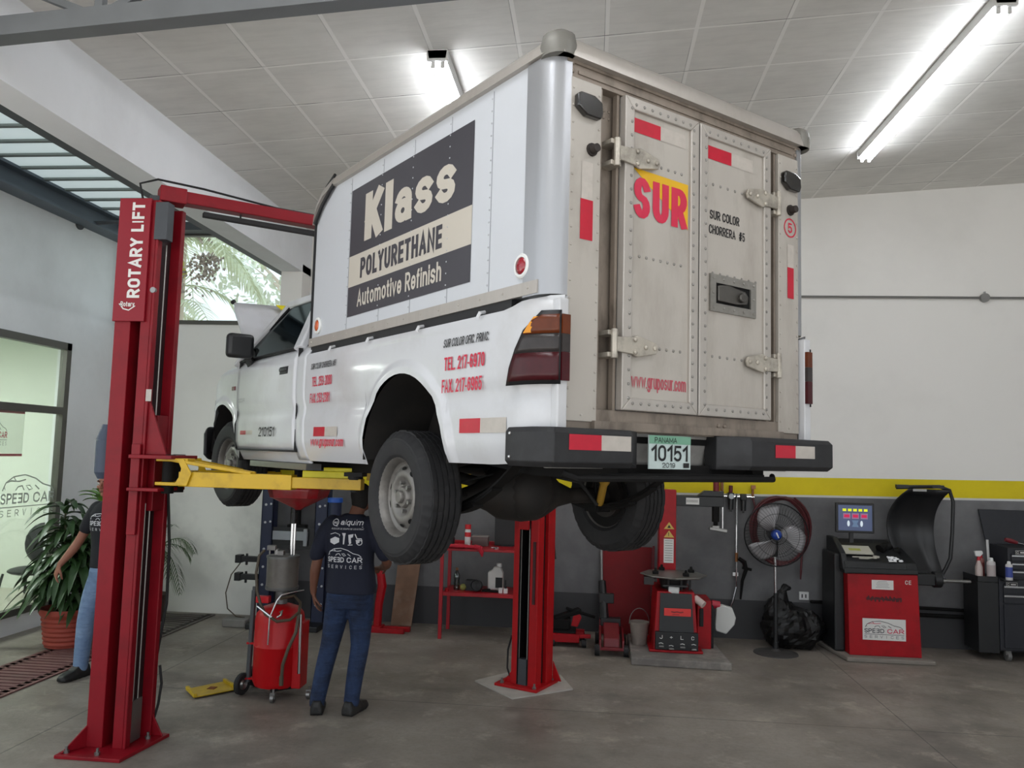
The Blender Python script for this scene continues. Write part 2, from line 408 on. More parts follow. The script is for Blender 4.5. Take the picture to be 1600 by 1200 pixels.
def new_nodes(name, rough):
    m = bpy.data.materials.new(name); m.use_nodes = True
    N = m.node_tree.nodes; L = m.node_tree.links
    b = N['Principled BSDF']; b.inputs['Roughness'].default_value = rough
    tc = N.new('ShaderNodeTexCoord'); sp = N.new('ShaderNodeSeparateXYZ'); L.new(tc.outputs['Object'], sp.inputs[0])
    return m, N, L, b, tc.outputs['Object'], sp.outputs

# back wall: white above, yellow band, thin white line, grey dado (only to the right of the column)
m, N, L, b, co, xyz = new_nodes('back wall paint', .7)
zt = node_math(N, L, 'MULTIPLY_ADD', xyz[0], -.012, xyz[2]); zt = node_math(N, L, 'ADD', zt, .03)
white = mixc(N, L, noise_fac(N, L, co, .8, .45, .8), srgb('#e4e2dd'), srgb('#d8d6d1'))
smut = node_math(N, L, 'MULTIPLY', noise_fac(N, L, co, 1.6, .42, .72), node_math(N, L, 'MULTIPLY', node_math(N, L, 'LESS_THAN', xyz[0], -3.76), node_math(N, L, 'SUBTRACT', 1.0, node_math(N, L, 'MULTIPLY', node_math(N, L, 'ABSOLUTE', node_math(N, L, 'SUBTRACT', xyz[2], .85)), 1.3))))
smut = node_math(N, L, 'MAXIMUM', node_math(N, L, 'MULTIPLY', smut, .55), 0.0)
white = mixc(N, L, smut, white, srgb('#77777a'))
grey = mixc(N, L, noise_fac(N, L, co, 3, .35, .7), srgb('#636364'), srgb('#737374'))
grey = mixc(N, L, node_math(N, L, 'MULTIPLY', noise_fac(N, L, co, 1.1, .5, .75), .6), grey, srgb('#48484a'))
grey = mixc(N, L, node_math(N, L, 'LESS_THAN', xyz[2], .43), grey, srgb('#3d3d3f'))
yel = mixc(N, L, noise_fac(N, L, co, 2.5, .3, .75), srgb('#dfcb00'), srgb('#cdb90a'))
c = mixc(N, L, node_math(N, L, 'LESS_THAN', zt, 1.825), white, yel)
c = mixc(N, L, node_math(N, L, 'LESS_THAN', zt, 1.627), c, srgb('#c9c9c6'))
c = mixc(N, L, node_math(N, L, 'LESS_THAN', zt, 1.603), c, grey)
c = mixc(N, L, node_math(N, L, 'GREATER_THAN', xyz[0], -3.76), white, c)
L.new(c, b.inputs['Base Color'])
M_back = m

# concrete floor: stains, pale scuffs, joints
m, N, L, b, co, xyz = new_nodes('stained concrete', .62)
c = mixc(N, L, noise_fac(N, L, co, 1.2, .3, .72, 8, .6), srgb('#918980'), srgb('#6d665e'))
c = mixc(N, L, node_math(N, L, 'MULTIPLY', noise_fac(N, L, co, .55, .5, .72, 8, .65), .75), c, srgb('#35302d'))
c = mixc(N, L, node_math(N, L, 'MULTIPLY', noise_fac(N, L, co, 2.6, .54, .72, 10, .72), .7), c, srgb('#b3a99b'))
c = mixc(N, L, node_math(N, L, 'MULTIPLY', noise_fac(N, L, co, 26, .45, .75, 6, .7), .35), c, srgb('#55514d'))
j1 = node_math(N, L, 'LESS_THAN', node_math(N, L, 'ABSOLUTE', node_math(N, L, 'SUBTRACT', xyz[1], 6.6)), .006)
j2 = node_math(N, L, 'LESS_THAN', node_math(N, L, 'ABSOLUTE', node_math(N, L, 'ADD', xyz[0], 3.74)), .006)
j3 = node_math(N, L, 'LESS_THAN', node_math(N, L, 'ABSOLUTE', node_math(N, L, 'SUBTRACT', xyz[0], 2.45)), .005)
c = mixc(N, L, node_math(N, L, 'MULTIPLY', node_math(N, L, 'MAXIMUM', node_math(N, L, 'MAXIMUM', j1, j2), j3), .65), c, srgb('#2e2b2a'))
L.new(c, b.inputs['Base Color'])
rr = N.new('ShaderNodeMapRange'); rr.inputs[3].default_value = .38; rr.inputs[4].default_value = .8
L.new(noise_fac(N, L, co, .9, .35, .7), rr.inputs[0]); L.new(rr.outputs[0], b.inputs['Roughness'])
bp = N.new('ShaderNodeBump'); bp.inputs['Strength'].default_value = .12; bp.inputs['Distance'].default_value = .01
L.new(noise_fac(N, L, co, 30, .2, .8), bp.inputs['Height']); L.new(bp.outputs[0], b.inputs['Normal'])
M_floor = m

# ceiling tiles in a T-bar grid
m, N, L, b, co, xyz = new_nodes('ceiling tiles', .8)
def line(ax, x0, p, wd):
    q = node_math(N, L, 'DIVIDE', node_math(N, L, 'SUBTRACT', ax, x0), p)
    q = node_math(N, L, 'SUBTRACT', q, node_math(N, L, 'FLOOR', q))
    return node_math(N, L, 'LESS_THAN', node_math(N, L, 'ABSOLUTE', node_math(N, L, 'SUBTRACT', q, .5)), wd / p)
tile = mixc(N, L, noise_fac(N, L, co, 1.3, .3, .7, 8), srgb('#e6e4de'), srgb('#d2d0ca'))
mp = N.new('ShaderNodeMapping'); mp.inputs['Scale'].default_value = (1.5, 9, 1); L.new(co, mp.inputs[0])
tile = mixc(N, L, node_math(N, L, 'MULTIPLY', noise_fac(N, L, mp.outputs[0], 2.2, .45, .75, 8), .18), tile, srgb('#9f9d98'))
bx = line(xyz[0], -3.01 + .306, .612, .014); by = line(xyz[1], 5.425 + .32, .64, .010)
by2 = line(xyz[1], 5.425 + .32 - .014, .64, .004)
bx2 = line(xyz[0], -3.01 + .306 - .016, .612, .003)
gap = node_math(N, L, 'MULTIPLY', node_math(N, L, 'MAXIMUM', by2, node_math(N, L, 'MULTIPLY', bx2, .5)), noise_fac(N, L, co, 1.7, .40, .62))  # dark shadow lines along the T-bars, painted into the tile colour
c = mixc(N, L, node_math(N, L, 'MAXIMUM', bx, by), tile, srgb('#eceae5'))
c = mixc(N, L, gap, c, srgb('#55524e'))
L.new(c, b.inputs['Base Color'])
bp = N.new('ShaderNodeBump'); bp.inputs['Strength'].default_value = .5; bp.inputs['Distance'].default_value = .01
L.new(node_math(N, L, 'MAXIMUM', bx, by), bp.inputs['Height']); L.new(bp.outputs[0], b.inputs['Normal'])
M_ceil = m

# floor, ceiling, walls
f = MB(); f.box((-9.4, -2, -.15), (7.2, YW + .2, 0)); struct(f.build('floor', M_floor, smooth=0))
f = MB()
f.prism([(-3.49, -1.5, ceil_z(-3.49)), (7.2, -1.5, ceil_z(7.2)), (7.2, -1.5, ceil_z(7.2) + .08), (-3.49, -1.5, ceil_z(-3.49) + .08)], (0, YW + 1.7, 0))
struct(f.build('ceiling', M_ceil, smooth=0))
f = MB()
f.box((XL - .15, YW, 0), (-3.75, YW + .2, 3.50)); f.box((XL - .15, YW, 4.68), (-3.75, YW + .2, 5.0))
f.box((XL - .15, YW, 3.5), (XL, YW + .2, 4.68)); f.box((-3.75, YW, 0), (7.2, YW + .2, 5.5))
struct(f.build('wall_back', M_back, smooth=0))
f = MB(); f.box((-3.75, YW - .28, 0), (-3.49, YW, 4.2)); struct(f.build('trim_1', M_back, smooth=0))
f = MB(); f.box((7.0, -2, 0), (7.2, YW + .2, 5.5)); struct(f.build('wall_right', M_white_wall, smooth=0))
f = MB()
f.box((XL - .15, 4.4, 3.12), (XL, YW, 4.75)); f.box((XL - .15, 8.66, 0), (XL, YW, 3.12)); f.box((XL - .15, 4.4, 0), (XL, 8.66, .19)); f.box((XL - .15, 4.4, .19), (XL, 5.1, 3.12))
struct(f.build('wall_left', M_white_wall, smooth=0))
# sloped concrete beam along the bay
f = MB(); f.box((-3.75, 2.2, 4.11), (-3.49, YW, 4.80)); struct(f.build('trim_2', M_white_wall, smooth=0))
# metal roof of the side bay, made translucent so the sky brightens it
M_roofm = mat('translucent roof sheet', '#cfdbd5', .55, var=.06, scale=3)
def translucent(M_, fac, col):
    _n = M_.node_tree; _t = _n.nodes.new('ShaderNodeBsdfTranslucent'); _t.inputs[0].default_value = srgb(col)
    _x = _n.nodes.new('ShaderNodeMixShader'); _x.inputs[0].default_value = fac
    _n.links.new(_n.nodes['Principled BSDF'].outputs[0], _x.inputs[1]); _n.links.new(_t.outputs[0], _x.inputs[2]); _n.links.new(_x.outputs[0], _n.nodes['Material Output'].inputs[0])
translucent(M_roofm, .42, '#dfe8e4')
f = MB(); G = []
yy = 4.4
pts = []
while yy < YW:
    pts += [(yy, 4.74), (yy + .24, 4.74), (yy + .26, 4.78), (yy + .30, 4.78), (yy + .32, 4.74)]; yy += .34
for x in (XL - .1, -3.6): G.append([(x, a, z) for a, z in pts])
f.grid(G); f.mi = 1
yy = 4.64
while yy < YW: f.box((XL, yy, 4.715), (-3.76, yy + .05, 4.735)); yy += .34
struct(f.build('ceiling.001', [M_roofm, mat('roof rib steel', '#747d7b', .6)], smooth=0))
M_beam = mat('slate blue steel paint', '#59626c', .5, .2, var=.1, dirt='#3a4047', dirt_amt=.4)
f = MB(); f.box((XL, 4.6, 4.70), (XL + .22, YW, 4.73)); f.box((XL, 4.6, 4.50), (XL + .22, YW, 4.525)); f.box((XL + .09, 4.6, 4.52), (XL + .12, YW, 4.70))
struct(f.build('trim_3', M_beam, smooth=0))
M_dkst = mat('dark grey steel paint', '#43464a', .55, .2, var=.1)
f = MB(); f.box((-3.86, 2.2, 4.12), (-3.76, YW, 4.27)); struct(f.build('trim_4', M_dkst, smooth=0))
f = MB(); f.box((XL, YW - .22, 4.64), (-3.86, YW, 4.74)); f.box((-5.2, YW - .9, 4.60), (-3.86, YW - .82, 4.72)); struct(f.build('trim_5', M_dkst, smooth=0))
# lattice girder under the ceiling
f = MB()
def chord(x): return 4.337 + .074 * (x + 1.48)
for z0, z1, o in ((0, .11, 0), (None, None, 1)):
    xs = (-3.49, 7.0)
    if o: P = [(x, ceil_z(x) - .10) for x in xs] + [(x, ceil_z(x) - .005) for x in xs[::-1]]
    else: P = [(x, chord(x)) for x in xs] + [(x, chord(x) + .11) for x in xs[::-1]]
    f.prism([(x, 3.95, z) for x, z in P], (0, .11, 0))
x = -3.44
k = 0
while x < 6.5:
    f.bar((x, 4.0, chord(x) + .08), (x, 4.0, ceil_z(x) - .06), .045, .045, (0, 1, 0))
    f.bar((x + .05, 4.0, chord(x) + .10), (x + .66, 4.0, ceil_z(x + .6) - .06), .04, .04, (0, 1, 0)) if k % 2 else f.bar((x + .05, 4.0, ceil_z(x) - .07), (x + .66, 4.0, chord(x + .6) + .10), .04, .04, (0, 1, 0))
    x += .72; k += 1
struct(f.build('trim_6', mat('grey girder paint', '#6b6e70', .55, .1, var=.08), smooth=0))

# high window of the back wall
M_frame = mat('bronze aluminium frame', '#5b5a54', .45, .5, var=.06)
f = MB()
for a, bb in (((XL, YW - .02, 3.5), (-3.75, YW + .06, 3.55)), ((XL, YW - .02, 4.62), (-3.75, YW + .06, 4.68)), ((XL, YW - .02, 3.5), (XL + .09, YW + .06, 4.68)), ((-3.81, YW - .02, 3.5), (-3.75, YW + .06, 4.68)), ((XL + .14, YW, 3.5), (XL + .17, YW + .06, 4.68))): f.box(a, bb)
wo = struct(f.build('window_1', M_frame, smooth=0))
f = MB(); f.box((XL + .05, YW + .02, 3.53), (-3.78, YW + .026, 4.65)); f.build('window_pane', glass('clear pane', '#f6fbfa', .2), wo, smooth=0)
# office shop window in the left wall
f = MB()
for a, bb in (((XL - .06, 8.58, .19), (XL + .02, 8.66, 3.12)), ((XL - .06, 5.1, 3.04), (XL + .02, 8.66, 3.12)), ((XL - .06, 5.1, .19), (XL + .02, 8.66, .26)), ((XL - .06, 5.1, 2.31), (XL + .02, 8.58, 2.39)), ((XL - .06, 7.43, .19), (XL + .02, 7.51, 3.12)), ((XL - .06, 6.2, .19), (XL + .02, 6.28, 3.12))): f.box(a, bb)
wo = struct(f.build('window_2', M_frame, smooth=0))
f = MB(); f.box((XL - .025, 5.12, .24), (XL - .019, 8.6, 3.08)); f.build('window_pane', glass('office pane', '#f0f6f1', .5), wo, smooth=0)
d = Decal((XL - .018, 7.76, 1.20), (0, 1, 0), (0, 0, 1))
car_logo(d, 0, 0, .84, .46)
d.build('etched_emblem', mat('frosted film', '#b9c2b8', .7), wo, 'frosted shop emblem on the glass')
# office behind the glass
M_off = mat('pale office wall', '#d8ddd3', .8, var=.02)
f = MB(); f.box((-9.3, 4.9, 0), (-9.2, YW + .1, 3.4)); f.box((-9.3, 4.6, 0), (XL - .15, 4.7, 3.4)); f.box((-9.3, YW, 0), (XL - .15, YW + .1, 3.4)); f.box((-9.3, 4.6, 3.3), (XL - .15, YW + .1, 3.4))
struct(f.build('wall_office', M_off, smooth=0))
f = MB(); f.box((-9.2, 4.7, 0), (XL - .15, YW, .19)); struct(f.build('floor.001', mat('pale office tiles', '#b9b6a8', .35, var=.05), smooth=0))
cl = empty('added_office_light', (-7.6, 7.2, 3.3)); tag(cl, 'unseen office ceiling lamp added to brighten the room behind the shop window glass', 'lamp')  # added lamp, out of view, lights up the office
f = MB(); f.box((-.6, -.3, -.06), (.6, .3, 0)); f.build('housing', M_white, cl, smooth=0)
f = MB(); f.box((-.56, -.26, -.07), (.56, .26, -.062)); f.build('diffuser', mat('office diffuser', '#ffffff', emit='#ffffff', estr=45), cl, smooth=0)

# fluorescent fittings
M_tube = mat('lit fluorescent tube', '#ffffff', emit='#f4f8ff', estr=24)
M_fit = mat('white enamel fitting', '#c9c9c6', .4, var=.03)
def fitting(x, y0, y1, label):
    z = ceil_z(x) - .008
    t = empty('fluorescent_light', (x, y0, z)); tag(t, label, 'ceiling light', 'fluorescent lights on the tiled ceiling')
    l = y1 - y0
    f = MB(); f.prism([(-.07, 0, 0), (.07, 0, .008), (.06, 0, -.06), (-.06, 0, -.06)], (0, l, 0)); f.build('channel', M_fit, t, smooth=0)
    f = MB()
    for y in (0.0, l - .03): f.box((-.075, y, -.075), (.075, y + .03, .0))
    f.build('end_cap', M_fit, t, smooth=0, bevel=.004)
    for s in (-1, 1):
        f = MB(); f.cyl((s * .034, .05, -.085), (s * .034, l - .05, -.085), .018, n=12); f.build('tube', M_tube, t)
        for y in (.03, l - .045):
            f = MB(); f.box((s * .034 - .014, y, -.115), (s * .034 + .014, y + .016, -.06)); f.build('lamp_holder', M_fit, t, smooth=0, bevel=.005)
fitting(2.63, 5.33, 8.12, 'twin tube ceiling light at the right with its whole length in view')
fitting(-1.13, 5.38, 7.84, 'twin tube ceiling light half hidden by the cargo box roof')
fitting(2.63, .6, 3.1, 'unseen twin tube ceiling light added to brighten the bay, in line with the fully visible one')  # extra fitting out of view, added to light the room
fitting(-1.13, .6, 3.1, 'unseen twin tube ceiling light added to brighten the bay, in line with the half hidden one')  # second added fitting, also unseen, for more light inside

# conduit on the back wall and its box
t = empty('electrical_conduit', (0, YW, 3.9)); tag(t, 'thin grey conduit pipe running along the upper white wall', 'pipe')
f = MB(); f.cyl((-2.5, -.025, 0), (6.9, -.025, 0), .014, n=8); f.build('pipe', M_steel, t)
f = MB(); f.cyl((4.38, -.05, 0), (4.38, -.003, 0), .05, n=16); f.cyl((4.38, -.03, 0), (4.38, -.03, .07), .012, n=8); f.build('junction_box', M_steel, t)
t = empty('wall_bracket_pipe', (XL, 9.0, 4.5)); tag(t, 'short dark pipe with round flange sticking out of the left wall', 'pipe')
f = MB(); f.cyl((0, -.35, 0.02), (.02, -.35, 0.02), .07, n=14); f.cyl((.02, -.35, .02), (.75, -.35, .05), .022, n=10); f.build('pipe', M_dkst, t)

# ---------------------------------------------------------------- outside the high window
M_ground = mat('pale yard', '#bdb9a8', .9, var=.1)  # even pale ground colour, lightly mottled
f = MB(); f.box((-30, YW + .25, -.3), (20, 40, -.1)); struct(f.build('ground', M_ground, smooth=0))
def frond(f, base, az, l, rise, droop, leafl, n=22, lw=.03, sag=.35):
    base = V(base); dirn = V((cos(az), sin(az), 0)); side = V((-sin(az), cos(az), 0))
    pts = []
    for i in range(n + 1):
        s = i / n
        pts.append(base + dirn * (l * s * (1 - .25 * droop * s)) + V((0, 0, 1)) * (rise * s * l - droop * l * s * s))
    f.tube(pts, [.018 * (1 - .8 * i / n) * (l / 2) + .002 for i in range(n + 1)], 5)
    for i in range(2, n + 1):
        s = i / n; p = pts[i]; tg = (pts[i] - pts[i - 1]).normalized()
        ll = leafl * (sin(pi * min(1, s * .9 + .08)) ** .6) * random.uniform(.85, 1.1)
        for sg in (-1, 1):
            dv = (side * sg * .8 + tg * .65 + V((0, 0, random.uniform(-.1, .15)))).normalized()
            q1 = p + dv * ll * .5 + V((0, 0, -.05 * ll)); q2 = p + dv * ll + V((0, 0, -sag * ll))
            nrm = dv.cross(V((0, 0, 1)));
            if nrm.length < .01: nrm = side
            nrm.normalize(); e = nrm * lw / 2
            a, b2, c2, d2, tip = [f.b.verts.new(x) for x in (p - e * .6, p + e * .6, q1 + e, q1 - e, q2)]
            f._f([a, b2, c2, d2]); f._f([d2, c2, tip])
def leaf_cloud(f, c, r, n, sz):
    for i in range(n):
        while True:
            p = V((random.uniform(-1, 1), random.uniform(-1, 1), random.uniform(-1, 1)))
            if p.length < 1 and random.random() < .35 + .65 * p.length: break
        p = V((c[0] + p.x * r[0], c[1] + p.y * r[1], c[2] + p.z * r[2]))
        a = V((random.gauss(0, 1), random.gauss(0, 1), random.gauss(0, 1))).normalized(); b3 = a.orthogonal().normalized()
        s = sz * random.uniform(.6, 1.3)
        f.poly([p - a * s, p + b3 * s * .45, p + a * s, p - b3 * s * .45])
M_palm = mat('overexposed palm frond', '#d2d8bd', .6, var=.2, scale=2)  # pale leaf colour imitates the haze of overexposure
M_bark = mat('pale bark', '#cdbfb2', .85, var=.15)
M_nut = mat('dry seed cluster', '#9a8c84', .8, var=.25, scale=8)
t = empty('palm_tree', (-7.5, 13.5, -.1)); tag(t, 'tall palm seen through the high window, with dry seed clusters', 'tree')
f = MB(); f.tube([(0, 0, 0), (.1, 0, 2.2), (.15, 0, 4.2), (.1, 0, 5.7)], [.17, .14, .13, .16], 12); f.build('trunk', M_bark, t)
f = MB()
for i in range(15): frond(f, (.1, 0, 5.75), i * 2.4, random.uniform(1.8, 2.5), random.uniform(.1, .75), random.uniform(.55, .95), .55, 20, .05)
for i in range(6): frond(f, (.1, 0, 4.4 + .1 * i), i * 2.4 + 1, random.uniform(1.0, 1.6), random.uniform(-.2, .3), random.uniform(.4, .7), .45, 18, .045)
f.build('fronds', M_palm, t, smooth=0, recalc=False)
f = MB()
for cx, cy, cz in ((.88, -.3, 5.42), (.72, -.3, 5.40), (.30, -.3, 5.2)):
    for i in range(90):
        zz = -abs(random.gauss(0, .24)); wd_ = .10 * (1 - .9 * abs(zz + .2))
        f.ball((cx + random.gauss(0, max(.02, wd_)), cy + random.gauss(0, .06), cz + zz), .026, 6)
    f.tube([(.1, 0, 5.75), (cx * .6, cy * .5, 5.9), (cx, cy, cz + .2)], .025, 6)
f.build('seed_cluster', M_nut, t)
f = MB()
for i in range(9): f.ball((.1 + .22 * cos(i * 2.3), -.2 + .15 * sin(i * 2.3), 5.1 + .07 * (i % 3)), .09, 10)
f.build('fruit', mat('yellow coconut', '#c6bd64', .6), t)
for (x, y, z, lab, n) in ((-7.06, 18.5, 7.1, 'airy leafy tree seen in the right half of the high window', 1500), (-12.2, 18.5, 5.1, 'leafy tree seen at the left edge of the high window', 900)):
    t = empty('leafy_tree', (x, y, -.1)); tag(t, lab, 'tree')
    f = MB(); f.tube([(0, 0, 0), (.1, 0, 2), (-.1, 0, 4), (0, 0, z)], [.2, .16, .12, .05], 10)
    for i in range(9):
        a = i * 2.4; f.tube([(0, 0, z - 2.0 + .12 * i), (cos(a) * .9, sin(a) * .6, z - 1.2 + .14 * i), (cos(a) * 2.0, sin(a) * 1.2, z - .7 + .2 * i)], [.06, .035, .01], 6)
    f.build('trunk', M_bark, t)
    f = MB(); leaf_cloud(f, (0, 0, z - .2), (2.6, 1.6, 1.7), n, .10); f.build('foliage', mat('overexposed leaves', '#d5dbc9', .6, var=.2, scale=2), t, smooth=0, recalc=False)  # leaf tone bleached to imitate overexposed daylight

# ================================================================== PICKUP TRUCK ON THE LIFT
TY = 0.7189827
TO = V((0.4397, 3.6275, 0))
truck = empty('pickup_truck', TO, TY)
tag(truck, 'white pickup truck with boxed cargo body, raised on the red lift', 'truck')
M_tw = mat('white truck paint', '#c8c9cc', .3, var=.02, scale=1.5, dirt='#8d857b', dirt_amt=.4, dscale=1.6, coat=.5)
M_boxw = mat('white box panel', '#c3c6cb', .35, var=.02, scale=1.2, dirt='#a5a29c', dirt_amt=.2, dscale=1.2)
M_alu = mat('dull aluminium', '#b3ada6', .38, .4, var=.08, scale=3, dirt='#6f665c', dirt_amt=.35, dscale=3, stretch=(3, 3, .6))
M_alud = mat('grimy aluminium', '#857a6f', .5, .25, var=.12, scale=4, dirt='#3a3028', dirt_amt=.9, dscale=3.5, stretch=(2, 2, .8))
M_door = mat('weathered door panel', '#aea8a0', .42, .1, var=.05, scale=2, dirt='#7a6f62', dirt_amt=.6, dscale=1.8, stretch=(2, 2, .7))
M_rivet = mat('rivet heads', '#908d88', .4, .6)
M_blk = mat('faded black bumper', '#1b1b1d', .6, var=.2, scale=8, dirt='#39393c', dirt_amt=.45, dscale=9)
M_trim = mat('black rubber trim', '#131315', .6)

def rivets(f, pts, n=(0, -1, 0), r=.007):
    n = V(n)
    x, y, d = frame_of(n)
    for p in pts:
        p = V(p)
        R = []
        for rr, h in ((r, 0), (r * .8, r * .45), (r * .3, r * .7)):
            R.append([p + (x * cos(k * pi / 3) + y * sin(k * pi / 3)) * rr + d * h for k in range(6)])
        f.rings(R)
def lin(a, b, n): return [V(a).lerp(V(b), i / (n - 1)) for i in range(n)]

# ---- cargo box
f = MB()
prof = [(.075, 2.64), (.075, 3.60), (2.16, 3.60), (2.27, 3.575), (2.35, 3.525), (2.40, 3.45), (2.415, 3.35), (2.415, 2.64)]
f.prism([(-.82, y, z) for y, z in prof], (1.64, 0, 0))
f.box((-.745, .075, 2.14), (.745, .22, 2.64))
f.build('cargo_box', M_boxw, truck, smooth=25)
cbx = bpy.data.objects['cargo_box']
f = MB()
for y in (.42, .77, 1.13, 1.48, 1.89):
    f.box((-.8215, y - .002, 2.69), (-.8185, y + .002, 3.58)); f.box((.8185, y - .002, 2.69), (.8215, y + .002, 3.58))
f.build('panel_seam', mat('seam line', '#8d8f94', .6), cbx, smooth=0)
f = MB()
for y in (.42, .77, 1.13, 1.48, 1.89):
    rivets(f, lin((-.8215, y + .012, 2.72), (-.8215, y + .012, 3.55), 16), (-1, 0, 0), .0045)
f.build('rivet_row', mat('painted rivets', '#b4b6ba', .4), cbx)['kind'] = 'stuff'
# side sign
d = Decal((-.82, 1.882, 2.757), (0, -1, 0), (0, 0, 1), .002)
SW, SH = 1.312, .745
d.cur = 0; d.rect(0, 0, SW, .172); d.rect(0, .352, SW, SH)
d.cur = 1; d.rect(0, .172, SW, .352)
d.U = d.U * 1.4; d.text('Klass', .19 / 1.4, .41, .97 / 1.4, .27, .06, 0, k=.0012); d.U = d.U / 1.4
d.cur = 0; d.text('POLYURETHANE', .155, .205, .90, .115, .045, k=.0012)
d.cur = 1; d.text('Automotive Refinish', .13, .045, .93, .098, .02, k=.0012)
d.build('side_sign', [mat('charcoal sign film', '#3b393f', .38, var=.06, scale=2), mat('beige sign film', '#bdb6aa', .45)], truck, 'charcoal and beige advertising sign on the box side')
# rails and posts of the box
f = MB()
for s in (-1, 1):
    pr = []
    for a in range(0, 181, 30): pr.append((s * (.79 + .052 * cos(radians(a)) ), 3.60 + .075 * sin(radians(a))))
    pr = [(s * .845, 3.595)] + pr + [(s * .735, 3.595)]
    f.rings([[(x, y, z) for x, z in pr] for y in (.03, 2.14)])
    f.rings([[(x, y + (z - 3.55) * .4, z + dz) for x, z in pr] for y, dz in ((2.14, 0), (2.27, -.03), (2.36, -.09), (2.41, -.18))])
f.rings([[(x, y, z) for y, z in [(-.04, 3.585)] + [(.015 + .055 * -cos(radians(a)), 3.605 + .075 * sin(radians(a))) for a in range(0, 181, 30)] + [(.07, 3.585)]] for x in (-.80, .80)])
f.build('roof_rail', M_alu, truck, smooth=50)
for s in (-1, 1):
    f = MB()
    R = []
    for z, g in ((3.585, 0), (3.63, .006), (3.675, -.004), (3.692, -.03)):
        R.append([(s * (.775 + (.068 + g) * cos(t)), .03 - (.075 + g) * sin(t), z) for t in [radians(a) for a in range(-60, 121, 20)]] + [(s * .72, .07, z)])
    f.rings(R)
    f.build('corner_cap', mat('dull cast metal', '#77756f', .55, .4, var=.15, scale=12), truck, smooth=50)
    f = MB()
    arc = [(s * .831, .16)] + [(s * (.750 + .081 * cos(t)), .085 - .095 * sin(t)) for t in [radians(a) for a in range(0, 91, 10)]] + [(s * .735, -.012), (s * .735, .0), (s * .80, .10)]
    f.rings([[(x, y, z) for x, y in arc] for z in (2.625, 3.59)])
    f.build('corner_post', mat('polished corner post', '#a4a5a8', .36, .6, var=.05, scale=2, stretch=(4, 4, .4)), truck, smooth=40)
    f = MB(); f.box((s * .82, .06, 2.632), (s * .834, 2.42, 2.685)); rivets(f, lin((s * .834, .12, 2.66), (s * .834, 2.38, 2.66), 14), (s, 0, 0), .006)
    f.build('bottom_rail', M_alu, truck, smooth=0)
    f = MB(); f.tube([(s * .838, 2.13, 3.60), (s * .84, 2.16, 3.585), (s * .838, 2.30, 3.51), (s * .838, 2.40, 3.42)], .013, 6); f.tube([(s * .81, 2.18, 3.685), (s * .81, 2.3, 3.64), (s * .80, 2.42, 3.45)], .010, 6)
    f.box((s * .825 - .006, 2.407, 2.64), (s * .825 + .006, 2.422, 3.45))
    f.build('edge_trim', M_trim, truck)
    # round marker lamps
    for y, cm, z in ((.172, '#8f0f22', 2.758), (2.305, '#c2551f', 2.758)):
        if s > 0 and y > 1: continue
        M2 = Matrix.Translation((s * .822, y, z)) @ Matrix.Rotation(s * pi / 2, 4, 'Y')
        f = MB(); f.lathe([(.052, -.002), (.052, .008), (.045, .013), (.036, .013), (.036, .004)], M2, 28); o = f.build('marker_lamp_ring', M_white, truck)
        f = MB(); f.lathe([(.036, .004), (.034, .012), (.02, .017), (.001, .019)], M2, 24); f.build('lens', mat('lens ' + cm, cm, .15, var=.1, scale=60, coat=.6), o, smooth=60)
# ---- rear wall of the box
f = MB(); f.box((-.745, -.004, 3.515), (.745, .065, 3.60)); f.box((-.76, -.012, 3.572), (.76, 0, 3.586))
f.box((-.70, -.010, 3.535), (.70, 0, 3.548))
rivets(f, [(-.73, -.006, 3.575), (-.73, -.006, 3.54), (.73, -.006, 3.575), (.73, -.006, 3.54)], r=.011)
f.build('header_panel', M_alud, truck, smooth=0)
f = MB(); f.box((-.745, -.004, 2.10), (.745, .03, 2.187)); f.box((-.60, -.03, 2.105), (.60, -.004, 2.14))
rivets(f, [(x, -.005, 2.15) for x in (.16, .20)], r=.012)
f.build('rear_sill', M_alud, truck, smooth=0)
for x0, x1 in ((-.74, -.577), (.587, .745)):
    f = MB(); f.box((x0, -.012, 2.135), (x1, .03, 3.515))
    rivets(f, lin((x0 + .013, -.012, 2.19), (x0 + .013, -.012, 3.47), 19) + lin((x1 - .013, -.012, 2.19), (x1 - .013, -.012, 3.47), 19) + [((x0 + x1) / 2, -.012, 2.16)])
    f.build('side_panel', M_door, truck, smooth=0, bevel=.003)
for x0, x1 in ((-.577, -.460), (.508, .587)):
    f = MB(); f.box((x0, .045, 2.135), (x1, .06, 3.515)); f.box((x0 + .002, .004, 2.14), (x0 + .018, .03, 3.515)); f.box((x1 - .018, .004, 2.14), (x1 - .004, .03, 3.515))
    rivets(f, [(x0 + .03 + .03 * i, .045, z) for i in range(3 if x1 < 0 else 2) for z in (2.16, 2.185, 3.45, 3.42)], r=.008)
    f.build('hinge_post', M_alud, truck, smooth=0)
    MX = (x0 + x1) / 2
